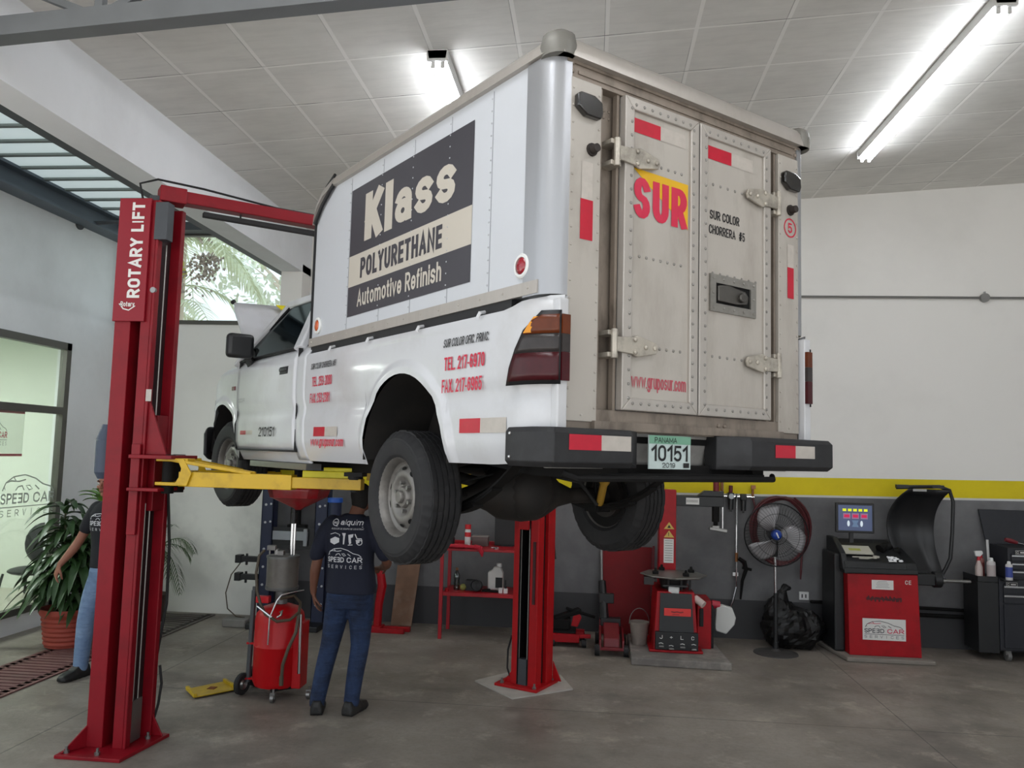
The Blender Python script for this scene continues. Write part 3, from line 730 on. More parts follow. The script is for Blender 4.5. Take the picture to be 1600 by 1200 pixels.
# doors
def rear_door(x0, x1, hside):
    z0, z1 = 2.19, 3.512
    f = MB(); f.box((x0 + .03, -.016, z0 + .03), (x1 - .03, .02, z1 - .03))
    dr = f.build('rear_door', M_door, truck, smooth=0)
    f = MB(); bw = .052
    def mit(a, b, c2, e): f.prism([(p[0], -.030, p[1]) for p in (a, b, c2, e)], (0, .04, 0))
    mit((x0, z0), (x1, z0), (x1 - bw, z0 + bw), (x0 + bw, z0 + bw)); mit((x0, z1), (x1, z1), (x1 - bw, z1 - bw), (x0 + bw, z1 - bw))
    mit((x0, z0), (x0, z1), (x0 + bw, z1 - bw), (x0 + bw, z0 + bw)); mit((x1, z0), (x1, z1), (x1 - bw, z1 - bw), (x1 - bw, z0 + bw))
    f.build('door_frame', M_alu, dr, smooth=0, bevel=.004)
    f = MB()
    rv = lin((x0 + .036, -.03, z0 + .05), (x0 + .036, -.03, z1 - .05), 22) + lin((x1 - .036, -.03, z0 + .05), (x1 - .036, -.03, z1 - .05), 22) + lin((x0 + .06, -.03, z0 + .03), (x1 - .06, -.03, z0 + .03), 8) + lin((x0 + .06, -.03, z1 - .03), (x1 - .06, -.03, z1 - .03), 8)
    for z in (2.46, 2.84, 3.25): rv += [V((p.x, -.016, z)) for p in lin((x0 + .10, 0, 0), (x1 - .10, 0, 0), 7)]
    rivets(f, rv, r=.0075); f.build('rivet_row', M_rivet, dr)['kind'] = 'stuff'
    for z in (3.25, 2.455):
        s = 1 if hside < 0 else -1
        hx = x0 if hside < 0 else x1
        f = MB()
        f.prism([(hx - s * .045, -.042, z - .03), (hx + s * .05, -.042, z - .035), (hx + s * .075, -.042, z - .045), (hx + s * .185, -.042, z - .022), (hx + s * .195, -.042, z), (hx + s * .185, -.042, z + .022), (hx + s * .075, -.042, z + .045), (hx + s * .05, -.042, z + .035), (hx - s * .045, -.042, z + .03)], (0, .012, 0))
        rivets(f, [(hx + s * .06, -.042, z + .026), (hx + s * .06, -.042, z - .026), (hx + s * .12, -.042, z), (hx + s * .172, -.042, z)], r=.013)
        f.cyl((hx - s * .05, -.035, z - .06), (hx - s * .05, -.035, z + .06), .014, n=10)
        f.box((hx - s * .05 - .028, -.03, z - .055), (hx - s * .05 + .028, .045, z - .035)); f.box((hx - s * .05 - .028, -.03, z + .035), (hx - s * .05 + .028, .045, z + .055))
        f.build('strap_hinge', mat('galvanised hinge', '#b5aea2', .45, .5, var=.15, scale=14, dirt='#2d2723', dirt_amt=.7, dscale=12), dr, smooth=0, bevel=.003)
    return dr
dl = rear_door(-.458, -.006, -1)
dr = rear_door(.002, .506, 1)
f = MB()
f.box((-.012, -.024, 2.2), (.008, -.002, 3.5)); f.build('door_seal', M_trim, truck, smooth=0)
# latch
f = MB()
lx0, lx1, lz0, lz1 = .078, .398, 2.665, 2.835
for a, bb in (((lx0, lz0), (lx1, lz0 + .038)), ((lx0, lz1 - .038), (lx1, lz1)), ((lx0, lz0 + .038), (lx0 + .038, lz1 - .038)), ((lx1 - .038, lz0 + .038), (lx1, lz1 - .038))): f.box((a[0], -.026, a[1]), (bb[0], -.014, bb[1]))
rivets(f, [(lx0 + .02 + .07 * i, -.026, z) for i in range(5) for z in (lz0 + .018, lz1 - .018)] + [(x, -.026, lz0 + .085) for x in (lx0 + .018, lx1 - .018)], r=.007)
lp = f.build('latch_plate', mat('worn latch plate', '#8d8a84', .4, .55, var=.12, scale=10, dirt='#4a443d', dirt_amt=.5, dscale=9), dr, smooth=0)
f = MB(); f.box((lx0 + .034, -.0175, lz0 + .034), (lx1 - .034, -.0155, lz1 - .034)); f.build('latch_recess', M_dark, lp, smooth=0)
f = MB(); f.prism([(lx0 + .05, -.03, lz0 + .05), (lx0 + .05, -.03, lz1 - .05), (lx0 + .10, -.045, lz1 - .045), (lx0 + .22, -.045, lz1 - .06), (lx0 + .255, -.035, lz1 - .08), (lx0 + .245, -.035, lz0 + .055), (lx0 + .17, -.045, lz0 + .045)], (0, .016, 0)); f.cyl((lx0 + .2, -.05, lz0 + .08), (lx0 + .2, -.02, lz0 + .08), .022, n=14)
f.build('latch_handle', mat('dark cast handle', '#5a5753', .35, .7, var=.2, scale=12), lp, smooth=40, bevel=.004)
# clearance lamps, rubber buffers
for x, z in ((-.657, 3.405), (.668, 3.385)):
    f = MB(); f.prism([(x - .066, -.012, z + .035), (x - .066, -.012, z - .015), (x - .02, -.012, z - .045), (x + .055, -.012, z - .045), (x + .066, -.012, z - .02), (x + .062, -.012, z + .025), (x + .02, -.012, z + .045), (x - .05, -.012, z + .045)], (0, -.03, 0))
    f.build('clearance_lamp', mat('smoked black lens', '#1c1a19', .2, coat=.6, dirt='#4d4844', dirt_amt=.3, dscale=20, var=.1), truck, smooth=30, bevel=.006)
for x, z in ((-.628, 3.235), (.678, 3.245)):
    f = MB(); f.cyl((x, -.01, z), (x, -.05, z), .020, .017, 14); f.cyl((x, -.012, z), (x, -.02, z), .027, n=14); f.build('rubber_buffer', mat('brown black rubber', '#2a2320', .7), truck)
# reflective tapes at the back
def tape(P, U, W, w1, w2, h, parent, name='reflective_tape'):
    d = Decal(P, U, W, .002); d.cur = 0; d.rect(0, 0, w1, h); d.cur = 1
    if w2: d.rect(w1, 0, w1 + w2, h)
    return d.build(name, [M_tape, M_tapew], parent)
X1 = (1, 0, 0); Z1 = (0, 0, 1)
tape((-.405, -.016, 3.37), X1, Z1, .165, .155, .062, dl)
tape((.062, -.016, 3.365), X1, Z1, .165, .155, .062, dr)
d = Decal((-.682, -.012, 2.86), X1, Z1, .002); d.rect(0, 0, .066, .165); d.cur = 1; d.rect(.004, .165, .062, .32); d.build('reflective_tape', [M_tape, M_tapew], truck)
d = Decal((.655, -.012, 2.80), X1, Z1, .002); d.rect(0, 0, .05, .155); d.cur = 1; d.rect(0, .155, .05, .27); d.build('reflective_tape', [M_tape, M_tapew], truck)
# rear lettering
d = Decal((-.40, -.016, 3.005), X1, Z1, .002)
M_suryel = mat('yellow logo film', '#d2a410', .45, var=.05, scale=5)
d.cur = 0; d.poly([(.0, .21), (.335, .205), (.335, .0), (.21, .08), (.09, .15)])
d.cur = 1; d.U = d.U * 1.3; d.text('SUR', 0.004, .0, .322 / 1.3, .175, .055, k=.0012); d.U = d.U / 1.3
d.build('door_logo', [M_suryel, mat('logo red', '#c22343', .5)], dl, 'red SUR lettering on a yellow wedge')
d = Decal((-.395, -.016, 2.275), X1, Z1, .002); d.text('www.gruposur.com', 0, .012, .33, .062, .02); d.build('lettering', mat('red web lettering', '#b24453', .55), dl)
for a in (('SUR COLOR', 0.005, .068, .205, .042, .02), ('CHORRERA  #5', 0, 0, .25, .042, .02)):
    d = Decal((.075, -.016, 3.02), X1, Z1, .002); d.text(*a); d.build('lettering', M_ink, dr)
d = Decal((.677, -.012, 3.155), X1, Z1, .002); d.ring(0, 0, .045, .007); d.text('5', -.017, -.025, .034, .05, .02); d.build('lettering', M_inkred, truck, 'red circled number five')

# ---- bed sides
def prof_x(z):
    """how far the body skin lies inside its widest line"""
    if z > 2.55: return .05 * ((z - 2.55) / .06) ** 2 * .5
    if z > 2.30: return 0.004 * ((z - 2.42) / .13) ** 2
    if z > 2.26: return .004 + .012 * (2.30 - z) / .04
    if z > 2.22: return .016
    if z > 2.18: return .016 - .010 * (2.22 - z) / .04
    if z > 2.06: return .006 + .004 * (2.18 - z) / .12
    return .010 + .05 * ((2.06 - z) / .14) ** 1.6
def arch_flare(y, z, yc, zc, R):
    r = sqrt((y - yc) ** 2 + (z - zc) ** 2)
    if z < zc - .03: return .010 * max(0, 1 - abs(abs(y - yc) - R) / .05)
    if r < R + .035: return .016
    if r < R + .07: return .016 * (R + .07 - r) / .035
    return 0
def stations(a, b, yc, R, step=.05):
    S = []
    y = a
    while y < b - 1e-6:
        if abs(y - yc) > R + .02: S.append(y)
        y += step
    for i in range(25): S.append(yc - R * cos(pi * i / 24))
    for i in range(1, 6): S += [yc - R - .014 * i, yc + R + .014 * i]
    S.append(b)
    return sorted(set(round(x, 4) for x in S if a - 1e-6 <= x <= b + 1e-6))
def skin(path, bottom, top, flare, s, nz=26):
    """side skin as a grid: path(y)->x of the widest line, bottom(y), top(y)"""
    pass
for s in (-1, 1):
    AY, AZ, AR = 1.115, 1.955, .425
    f = MB(); G = []
    S = stations(-.035, 2.395, AY, AR)
    for y in S:
        if abs(y - AY) < AR - 1e-5: zb = AZ + sqrt(AR * AR - (y - AY) ** 2)
        elif y < AY: zb = 1.955 + .05 * max(0, (.35 - y)) 
        else: zb = 1.925
        zt = 2.585 + (.03 if y < .16 else (.03 * (.24 - y) / .08 if y < .24 else 0))
        xw = .855
        if y < .13: xw = .855 - .075 * ((.13 - y) / .165) ** 2
        row = []
        for j in range(31):
            z = zb + (zt - zb) * j / 30
            x = xw - prof_x(z) + arch_flare(y, z, AY, AZ, AR)
            row.append((s * x, y, z))
        iw = .075 if y > .13 else max(.012, .075 - (.13 - y) * .5)
        row.append((s * (xw - iw), y, zt + .004)); row.append((s * (xw - iw - .005), y, zt - .06))
        G.append(row)
    f.grid(G)
    f.build('bed_side', M_tw, truck, smooth=40)
    bs = bpy.data.objects['bed_side'] if s < 0 else bpy.data.objects['bed_side.001']
    f = MB()
    arc = [(AY - (AR + .004) * cos(pi * i / 24), AZ + (AR + .004) * sin(pi * i / 24)) for i in range(25)]
    arc = [(arc[0][0], 1.95)] + arc + [(arc[-1][0], 1.95)]
    f.grid([[(s * x, y, z) for y, z in arc] for x in (.845, .47)])
    for i in range(len(arc) - 1): f.poly([(s * .47, arc[i][0], arc[i][1]), (s * .47, arc[i + 1][0], arc[i + 1][1]), (s * .47, AY, 1.95)])
    f.build('wheel_well', mat('dirty wheel well', '#151312', .9, var=.3, scale=5, dirt='#3a332c', dirt_amt=.4), bs, smooth=30)
    # rope hooks under the rail, outer rail lip
    for y in (.42, .95, 1.5, 2.0):
        f = MB(); f.tube([(s * .838, y, 2.60), (s * .868, y - .01, 2.592), (s * .872, y + .0, 2.572)], .008, 6); f.build('tie_hook', M_tw, bs)
    f = MB(); f.box((s * .80, .24, 2.585), (s * .825, 2.40, 2.635)); f.build('rail_gap', M_trim, bs, smooth=0)
f = MB(); f.box((-.80, .04, 2.06), (.80, .66, 2.13)); f.box((-.46, .66, 2.06), (.46, 1.57, 2.13)); f.box((-.80, 1.57, 2.06), (.80, 2.38, 2.13)); f.box((-.79, 2.36, 2.0), (.79, 2.40, 2.58)); f.build('bed_floor', M_dark, truck, smooth=0)
# taillights
for s in (-1, 1):
    M_hous = M_black
    def tl(z0, z1, off, inset):
        G = []
        for k in range(9):
            t = k / 8
            row = []
            for z in (z0, z0 + (z1 - z0) * .25, z0 + (z1 - z0) * .5, z0 + (z1 - z0) * .75, z1):
                yl = .20 - .15 * ((z - 2.285) / .265) ** 1.4 - inset if z > 2.285 else .20 - inset   # front edge slants back towards the top
                if z > 2.53: yl -= .02
                y = yl + (-.035 + inset * .3 - yl) * t
                xw = .857 if y > .13 else .857 - .078 * ((.13 - y) / .165) ** 2
                row.append((s * (xw + off), y - off * max(0, (.13 - y) / .165), z))
            G.append(row)
        f.grid(G)
    f = MB(); tl(2.270, 2.555, .012, 0)
    h = f.build('tail_light', M_black, truck, smooth=40, thick=.006)
    for nm, z0, z1, cc in (('turn_lens', 2.465, 2.538, '#5a270a'), ('reverse_lens', 2.395, 2.462, '#332e2d'), ('brake_lens', 2.285, 2.392, '#3d0810')):
        f = MB(); tl(z0, z1, .0185, .016); f.box((s * .756, -.056, z0), (s * .792, -.040, z1)); f.build(nm, mat('lens ' + cc, cc, .3, var=.2, scale=30, spec=.35), h, smooth=40, thick=.004)
    f = MB(); G = []
    for k in range(4):
        row = []
        for z in (2.47, 2.49, 2.51, 2.532):
            yl = .20 - .15 * ((z - 2.285) / .265) ** 1.4 - .022
            y = yl - k * .012
            row.append((s * (.881 - (.078 * ((.13 - y) / .165) ** 2 if y < .13 else 0)), y, z))
        G.append(row)
    f.grid(G); f.build('amber_reflector', mat('bright amber lens', '#d48a0c', .25), h, smooth=40)
    f = MB(); f.box((s * .752, -.042, 2.0), (s * .80, .0, 2.605)); f.build('bed_corner', M_tw, truck, smooth=0, bevel=.006)
# lower rear panel seen between bumpers
f = MB(); f.grid([[(x, .06 + .02 * cos(t * 3) , 1.95 + .17 * t) for t in [i / 6 for i in range(7)]] for x in (-.76, .76)]); f.build('rear_valance', mat('silver valance', '#a7a5a1', .4, .3, dirt='#57504a', dirt_amt=.6, dscale=5, var=.1), truck, smooth=40, thick=.01)
# lettering on the left side
XS = -.857
YR = (0, -1, 0)
for P_, ls in (((XS, .72, 2.265), (('SUR COLOR OFIC. PRINC.', .0, .205, .37, .038, .02, .25, M_ink), ('TEL. 217-6970', .015, .10, .33, .06, .028, 0, M_inkred), ('FAX. 217-6965', .0, 0, .33, .06, .028, 0, M_inkred))), ((XS, 2.30, 2.275), (('SUR COLOR CHORRERA #5', .0, .205, .37, .036, .02, .25, M_ink), ('TEL. 253-2080', .03, .10, .30, .058, .026, 0, M_inkred), ('FAX. 253-2381', .01, .0, .30, .058, .026, 0, M_inkred)))):
    for a in ls:
        d = Decal(P_, YR, Z1, .003); d.text(*a[:7]); d.build('lettering', a[7], truck, ('black' if a[7] == M_ink else 'red') + ' lettering on the bed side')
d = Decal((-.848, 2.27, 2.005), YR, Z1, .004); d.text('www.gruposur.com', 0, .012, .48, .055, .02); d.build('lettering', M_inkred, truck, 'red web address lettering')
tape((-.848, 2.235, 2.075), YR, Z1, .17, .18, .055, truck)
tape((-.848, .575, 2.085), YR, Z1, .165, .19, .062, truck)

# ---- cab
CAB = -.845
def side_strip(y0, y1, zb, zt, off, name, parent, s, step=.06, m=None):
    f = MB(); G = []
    n = max(2, int((y1 - y0) / step))
    for i in range(n + 1):
        y = y0 + (y1 - y0) * i / n
        a = zb(y) if callable(zb) else zb; b = zt(y) if callable(zt) else zt
        G.append([(s * (.848 + off - prof_x(a + (b - a) * j / 24)), y, a + (b - a) * j / 24) for j in range(25)])
    f.grid(G)
    return f.build(name, m or M_tw, parent, smooth=40, thick=.012)
for s in (-1, 1):
    side_strip(2.385, 2.58, 1.93, 2.66, 0, 'cab_quarter', truck, s)
    side_strip(2.40, 3.86, 1.91, 1.99, -.004, 'rocker_panel', truck, s)
    dp = side_strip(2.555, 3.765, 1.985, 2.655, .004, 'cab_door', truck, s)
    f = MB()
    f.box((s * .82, 2.543, 1.985), (s * .846, 2.557, 2.64)); f.box((s * .82, 3.763, 1.985), (s * .846, 3.772, 2.64)); f.box((s * .80, 2.55, 1.975), (s * .842, 3.77, 1.986))
    f.build('door_gap', M_trim, dp, smooth=0)
    f = MB(); f.box((s * .852, 2.70, 2.455), (s * .857, 2.86, 2.535)); f.build('door_handle', M_black, dp, smooth=0, bevel=.004)
    hd = bpy.data.objects['door_handle'] if s < 0 else bpy.data.objects['door_handle.001']
    f = MB(); f.box((s * .849, 2.715, 2.505), (s * .868, 2.845, 2.525)); f.build('handle_grip', mat('charcoal grip', '#2c2d30', .35), hd, smooth=0, bevel=.004)
    # greenhouse
    def gh(y, z): return (s * (.815 - .17 * ((z - 2.64) / .40)), y, z)
    f = MB()
    f.bar(gh(2.62, 2.64), gh(2.66, 3.03), .05, .12, (0, 1, 0)); f.bar(gh(3.93, 2.63), gh(3.27, 3.045), .05, .05, (0, 1, 0)); f.bar(gh(2.6, 3.03), gh(3.30, 3.04), .05, .05, (0, 0, 1))
    f.build('cab_pillar', M_tw, truck, smooth=0, bevel=.012)
    f = MB(); f.poly([gh(2.70, 2.65), gh(3.86, 2.65), gh(3.25, 3.02), gh(2.72, 3.02)]); f.build('side_window', glass('tinted cab glass', '#6f7b80', .9, .05), dp, smooth=0, thick=.004)
    f = MB(); f.tube([gh(2.70, 2.655), gh(3.88, 2.65), gh(3.255, 3.025), gh(2.71, 3.025)], .013, 6, close=True); f.build('window_trim', M_trim, dp)
    # mirror
    f = MB(); f.cbox((s * .965, 3.40, 2.72), (.19, .085, .175)); mi = f.build('wing_mirror', M_black, truck, smooth=30, bevel=.03, seg=3)
    f = MB(); f.bar((s * .90, 3.42, 2.66), (s * .80, 3.62, 2.60), .05, .06); f.bar((s * .80, 3.74, 2.72), (s * .80, 3.56, 2.60), .03, .14); f.build('mirror_arm', M_black, mi, smooth=0, bevel=.01)
    # front fender
    FY, FZ, FR = 4.13, 1.955, .375
    f = MB(); G = []
    def ftop(y): return 2.655 - .05 * (y - 3.77) / .3 if y < 4.07 else 2.605 - .34 * ((y - 4.07) / .62) ** 1.6
    for y in stations(3.775, 4.69, FY, FR, .04):
        if abs(y - FY) < FR - 1e-5: zb = FZ + sqrt(FR * FR - (y - FY) ** 2)
        elif y < FY: zb = 1.94
        else: zb = 2.17
        zt = ftop(y); xw = .848 - (.22 * ((y - 4.3) / .4) ** 2 if y > 4.3 else 0)
        row = [(s * (xw - prof_x(zb + (zt - zb) * j / 24) + arch_flare(y, zb + (zt - zb) * j / 24, FY, FZ, FR)), y, zb + (zt - zb) * j / 24) for j in range(25)]
        row += [(s * (xw - .05), y, zt + .012), (s * (xw - .14), y, zt + .018)]
        G.append(row)
    f.grid(G); fe = f.build('front_fender', M_tw, truck, smooth=40)
    f = MB()
    arc = [(FY - (FR + .004) * cos(pi * i / 24), FZ + (FR + .004) * sin(pi * i / 24)) for i in range(25)]
    arc = [(arc[0][0], 1.9)] + arc
    f.grid([[(s * x, y, z) for y, z in arc] for x in (.82, .42)])
    for i in range(len(arc) - 1): f.poly([(s * .42, arc[i][0], arc[i][1]), (s * .42, arc[i + 1][0], arc[i + 1][1]), (s * .42, FY, 1.93)])
    f.build('wheel_well', MATS['dirty wheel well'], fe, smooth=30)
    f = MB(); f.cbox((s * .852, 3.87, 2.445), (.012, .07, .032)); f.build('side_repeater', mat('lens dark red', '#6d1f2b', .2, coat=.6), fe, smooth=0, bevel=.004)
    f = MB(); f.poly([(s * .64, 4.70, 2.20), (s * .80, 4.50, 2.22), (s * .80, 4.50, 2.38), (s * .62, 4.70, 2.34)]); f.build('head_light', M_steel, fe, smooth=0, thick=.02)
d = Decal((-.852, 3.72, 2.33), YR, Z1, .006); d.text('CCDIR', 0, 0, .15, .028, 0); d.build('model_badge', mat('grey badge', '#8d8f94', .4), truck)
d = Decal((-.848, 3.22, 2.075), YR, Z1, .010); d.text('210151', 0, 0, .32, .066, .02); d.build('lettering', M_ink, truck, 'black fleet number on the cab door')
tape((-.848, 3.66, 2.09), YR, Z1, .13, .15, .045, truck)
# step bar below the rocker
f = MB(); f.box((-.80, 2.45, 1.865), (-.70, 3.55, 1.905)); f.build('rocker_rail', M_steel, truck, smooth=0)
# roof, windscreen, cab back
f = MB(); G = []
for y, z in ((2.56, 2.99), (2.60, 3.04), (2.8, 3.065), (3.1, 3.07), (3.25, 3.055), (3.31, 3.03)):
    G.append([(x, y, z - .03 * (abs(x) / .64) ** 3 - (.012 if abs(x) > .63 else 0)) for x in [-.66, -.62, -.5, -.3, 0, .3, .5, .62, .66]])
f.grid(G); f.build('cab_roof', M_tw, truck, smooth=50, thick=.03)
f = MB(); f.box((-.80, 2.47, 1.95), (.80, 2.56, 2.64)); f.box((-.66, 2.52, 2.64), (.66, 2.57, 2.74)); f.box((-.66, 2.52, 2.94), (.66, 2.57, 3.03)); f.build('cab_back', M_tw, truck, smooth=0)
f = MB(); f.poly([(-.76, 3.95, 2.66), (.76, 3.95, 2.66), (.64, 3.32, 3.03), (-.64, 3.32, 3.03)]); f.build('windscreen', MATS.setdefault('wsg', glass('windscreen glass', '#7d8a8e', .8)), truck, smooth=0, thick=.005)
f = MB(); f.box((-.8, 2.56, 2.0), (.8, 3.9, 2.12)); f.box((-.78, 3.75, 2.12), (.78, 3.95, 2.62)); f.build('cab_floor', M_dark, truck, smooth=0)
for x in (-.38, .38):
    f = MB(); f.box((x - .24, 2.62, 2.3), (x + .24, 2.76, 2.78)); f.box((x - .24, 2.7, 2.12), (x + .24, 3.25, 2.32))
    f.build('seat', mat('black seat cloth', '#1b1c20', .8), truck, smooth=40, bevel=.05, seg=3)
f = MB(); f.tube([(-.38 + .17 * cos(a), 3.42 + .07 * sin(a), 2.60 + .15 * sin(a)) for a in [2 * pi * i / 24 for i in range(24)]], .014, 6, close=True); f.cyl((-.38, 3.42, 2.6), (-.38, 3.72, 2.5), .03); f.build('steering_wheel', M_black, truck)
# open bonnet
f = MB(); G = []
for i in range(9):
    t = i / 8; y = 3.98 + .72 * t; z = 2.70 + .56 * t - .02 * t * t
    wd = .66 - .05 * t + .05
    G.append([(x * wd / .7, y - (.06 * (x / .7) ** 2 if i == 8 else 0), z + .028 * (1 - (x / .7) ** 2)) for x in (-.7, -.66, -.5, -.25, 0, .25, .5, .66, .7)])
f.grid(G); hb = f.build('bonnet', M_tw, truck, smooth=50, thick=.02)
f = MB(); f.cyl((-.66, 4.70, 3.255), (-.64, 4.72, 3.27), .018); f.build('rubber_stop', M_trim, hb)
f = MB(); f.prism([(-.30, 4.62, 3.262), (-.12, 4.62, 3.27), (-.2, 4.40, 3.105)], (0, -.004, .006)); f.build('yellow_patch', mat('yellow patch', '#d8c80a', .5), hb, smooth=0)  # small yellow patch on the bonnet
f = MB(); f.box((-.6, 3.98, 2.0), (.6, 4.62, 2.38)); f.box((-.62, 4.60, 1.98), (.62, 4.68, 2.34)); f.build('engine_bay', M_dark, truck, smooth=0)
f = MB()
f.prism([(-.62, 4.70, 2.16), (-.86, 4.50, 2.16), (-.885, 4.50, 2.10), (-.88, 4.50, 1.93), (-.84, 4.50, 1.885), (-.60, 4.70, 1.885)], (.02, .09, 0))
f.prism([(.62, 4.70, 2.16), (.86, 4.50, 2.16), (.885, 4.50, 2.10), (.88, 4.50, 1.93), (.84, 4.50, 1.885), (.60, 4.70, 1.885)], (-.02, .09, 0))
f.box((-.62, 4.70, 1.885), (.62, 4.82, 2.16)); f.build('front_bumper', M_blk, truck, smooth=0, bevel=.02)

# ---- rear bumper halves, step bar, number plate
def bumper(s, xo, xi, xi2):
    z0, z1 = 1.955, 2.105
    y0 = -.115
    top = [(s * .895, .16), (s * .915, -.02), (s * (.915 - .03), y0 + .02), (s * (.87), y0), (s * xi, y0), (s * xi2, -.02), (s * xi2, .05), (s * .80, .05), (s * .80, .16)]
    f = MB()
    R = []
    for z, g in ((z0 + .012, .012), (z0, 0.02)) if 0 else ((z0, .018), (z0 + .02, .0), (z1 - .02, .0), (z1, .014)):
        R.append([(x - s * (g if abs(x) > .82 else 0), y + (g if y < -.05 else 0), z + (.012 if abs(x) < .5 else 0) * 0) for x, y in top])
    f.rings(R)
    return f.build('rear_bumper', M_blk, truck, smooth=30, bevel=.006)
bl = bumper(-1, 0, .475, .36); br = bumper(1, 0, .255, .13)
tape((-.80, -.115, 2.022), X1, Z1, .16, .155, .058, bl)
tape((.42, -.115, 2.015), X1, Z1, .15, .15, .058, br)
f = MB(); rivets(f, [(-.902, .12, 2.08), (-.902, .12, 1.99)], (-1, 0, 0), .008); f.build('rivet_row', M_chrome, bl)
f = MB(); f.tube([(-.78, -.06, 1.935), (-.74, -.09, 1.915), (.44, -.09, 1.915), (.47, -.06, 1.93)], .013, 8); f.box((-.60, -.07, 1.92), (.40, -.02, 1.935)); f.build('step_bar', M_dark, truck)
f = MB(); f.box((-.345, -.075, 1.955), (-.10, -.069, 2.092)); np_ = f.build('number_plate', mat('pale green plate', '#b4c2c0', .4, var=.05, scale=20), truck, smooth=0)
d = Decal((-.345, -.075, 1.955), X1, Z1, .0015)
d.cur = 1; d.rect(0, .103, .245, .137)
d.cur = 0; d.text('PANAMA', .03, .108, .13, .022, .01, k=.001); d.text('10151', .012, .032, .215, .066, .02, k=.001); d.text('2019', .075, .006, .075, .02, .01, k=.001)
d.rect(.20, .006, .235, .026, .001)
d.build('plate_lettering', [M_ink, mat('plate green', '#6d9c84', .4)], np_)

# ---- running gear
f = MB()
for s in (-1, 1):
    f.box((s * .42 - .04, -.02, 1.905), (s * .42 + .04, .55, 1.97)); f.prism([(s * .42 - .04, .55, 1.905), (s * .42 - .04, .55, 1.97), (s * .42 - .04, 1.1, 2.06), (s * .42 - .04, 1.6, 1.97), (s * .42 - .04, 1.6, 1.87), (s * .42 - .04, 1.1, 1.96)], (.08, 0, 0)); f.box((s * .42 - .04, 1.6, 1.855), (s * .42 + .04, 4.6, 1.97))
for y in (.02, .5, 1.75, 2.6, 3.5): f.box((-.42, y, 1.91), (.42, y + .07, 1.97))
fr = f.build('chassis_frame', M_dark, truck, smooth=0)
f = MB(); f.box((-.2, 2.9, 1.90), (.2, 3.6, 2.0)); f.cyl((.0, 2.8, 1.97), (0, 3.9, 2.0), .09, .13, 14); f.build('gearbox', M_dark, truck, smooth=40)
AXY, AXZ = 1.21, 1.77
f = MB()
f.cyl((-.70, AXY, AXZ), (.70, AXY, AXZ), .045, n=14)
f.rings([[(x, AXY + r * cos(a), AXZ + dz + r * sin(a)) for a in [2 * pi * k / 18 for k in range(18)]] for x, r, dz in ((-.42, .046, 0), (-.34, .06, .01), (-.26, .10, .02), (-.18, .155, .03), (-.06, .175, .035), (.05, .165, .03), (.13, .12, .02), (.20, .075, .01), (.3, .046, 0))])
f.ball((-.06, AXY - .10, AXZ + .03), (.15, .11, .15), 18)
f.cyl((-.06, AXY, AXZ + .03), (-.06, AXY + .35, AXZ + .05), .09, .045, 14)
for s in (-1, 1): f.cyl((s * .58, AXY, AXZ), (s * .66, AXY, AXZ), .13, n=22)
f.build('rear_axle', mat('rusty greasy axle', '#191513', .7, var=.3, scale=10, dirt='#3a2c22', dirt_amt=.4, dscale=6), truck, smooth=40)
f = MB(); f.cyl((-.06, AXY + .35, AXZ + .05), (0, 2.9, 1.95), .035, n=12); f.build('drive_shaft', M_dark, truck)
for s in (-1, 1):
    f = MB()
    for k in range(3):
        e = .62 - .16 * k
        pts = [(s * .52, AXY + e * t, AXZ - .055 + .013 * k * -1 + .235 * t * t * (e / .62) ** 2) for t in [i / 6 - 1 for i in range(13)]]
        f.rings([[(s * .52 - .03, y, z - .006), (s * .52 + .03, y, z - .006), (s * .52 + .03, y, z + .006), (s * .52 - .03, y, z + .006)] for _, y, z in pts])
    f.box((s * .52 - .045, AXY - .06, AXZ - .095), (s * .52 + .045, AXY + .06, AXZ - .04))
    f.tube([(s * .52 - .05, AXY - .04, AXZ - .07), (s * .52 - .05, AXY - .04, AXZ + .09)], .01, 6)
    f.build('leaf_spring', M_dark, truck, smooth=30)
    f = MB(); f.cyl((s * .48, AXY - .07, AXZ - .04), (s * .34, AXY - .26, 1.86), .012 if s < 0 else .022, n=10); f.cyl((s * .34, AXY - .26, 1.86), (s * .29, AXY - .36, 1.93), .018 if s < 0 else .03, n=12); f.build('shock_absorber', M_dark if s < 0 else mat('dusty yellow damper', '#a8822a', .5, var=.15), truck)
f = MB(); f.tube([(.28, 3.2, 1.93), (.28, 2.0, 1.92), (.33, 1.4, 1.97), (.36, .9, 1.98), (.42, .2, 1.93)], .03, 8); f.cyl((.22, 1.9, 1.93), (.22, 2.4, 1.93), .07, n=16); f.build('exhaust_pipe', M_dark, truck)
f = MB(); f.tube([(-.06, AXY, AXZ + .2), (-.2, AXY - .03, AXZ + .13), (-.5, AXY - .03, AXZ + .07), (-.62, AXY, AXZ + .08)], .006, 6); f.tube([(-.06, AXY, AXZ + .2), (.1, AXY - .05, AXZ + .12), (.34, AXY - .05, AXZ + .08), (.45, AXY - .08, AXZ - .05)], .012, 6); f.build('brake_line', M_rubber, truck)
f = MB(); f.cyl((-.70, 4.13, 1.86), (.70, 4.13, 1.86), .04, n=10); f.bar((-.65, 4.13, 1.82), (-.3, 4.0, 1.88), .08, .04); f.bar((.65, 4.13, 1.82), (.3, 4.0, 1.88), .08, .04); f.build('front_suspension', M_dark, truck)

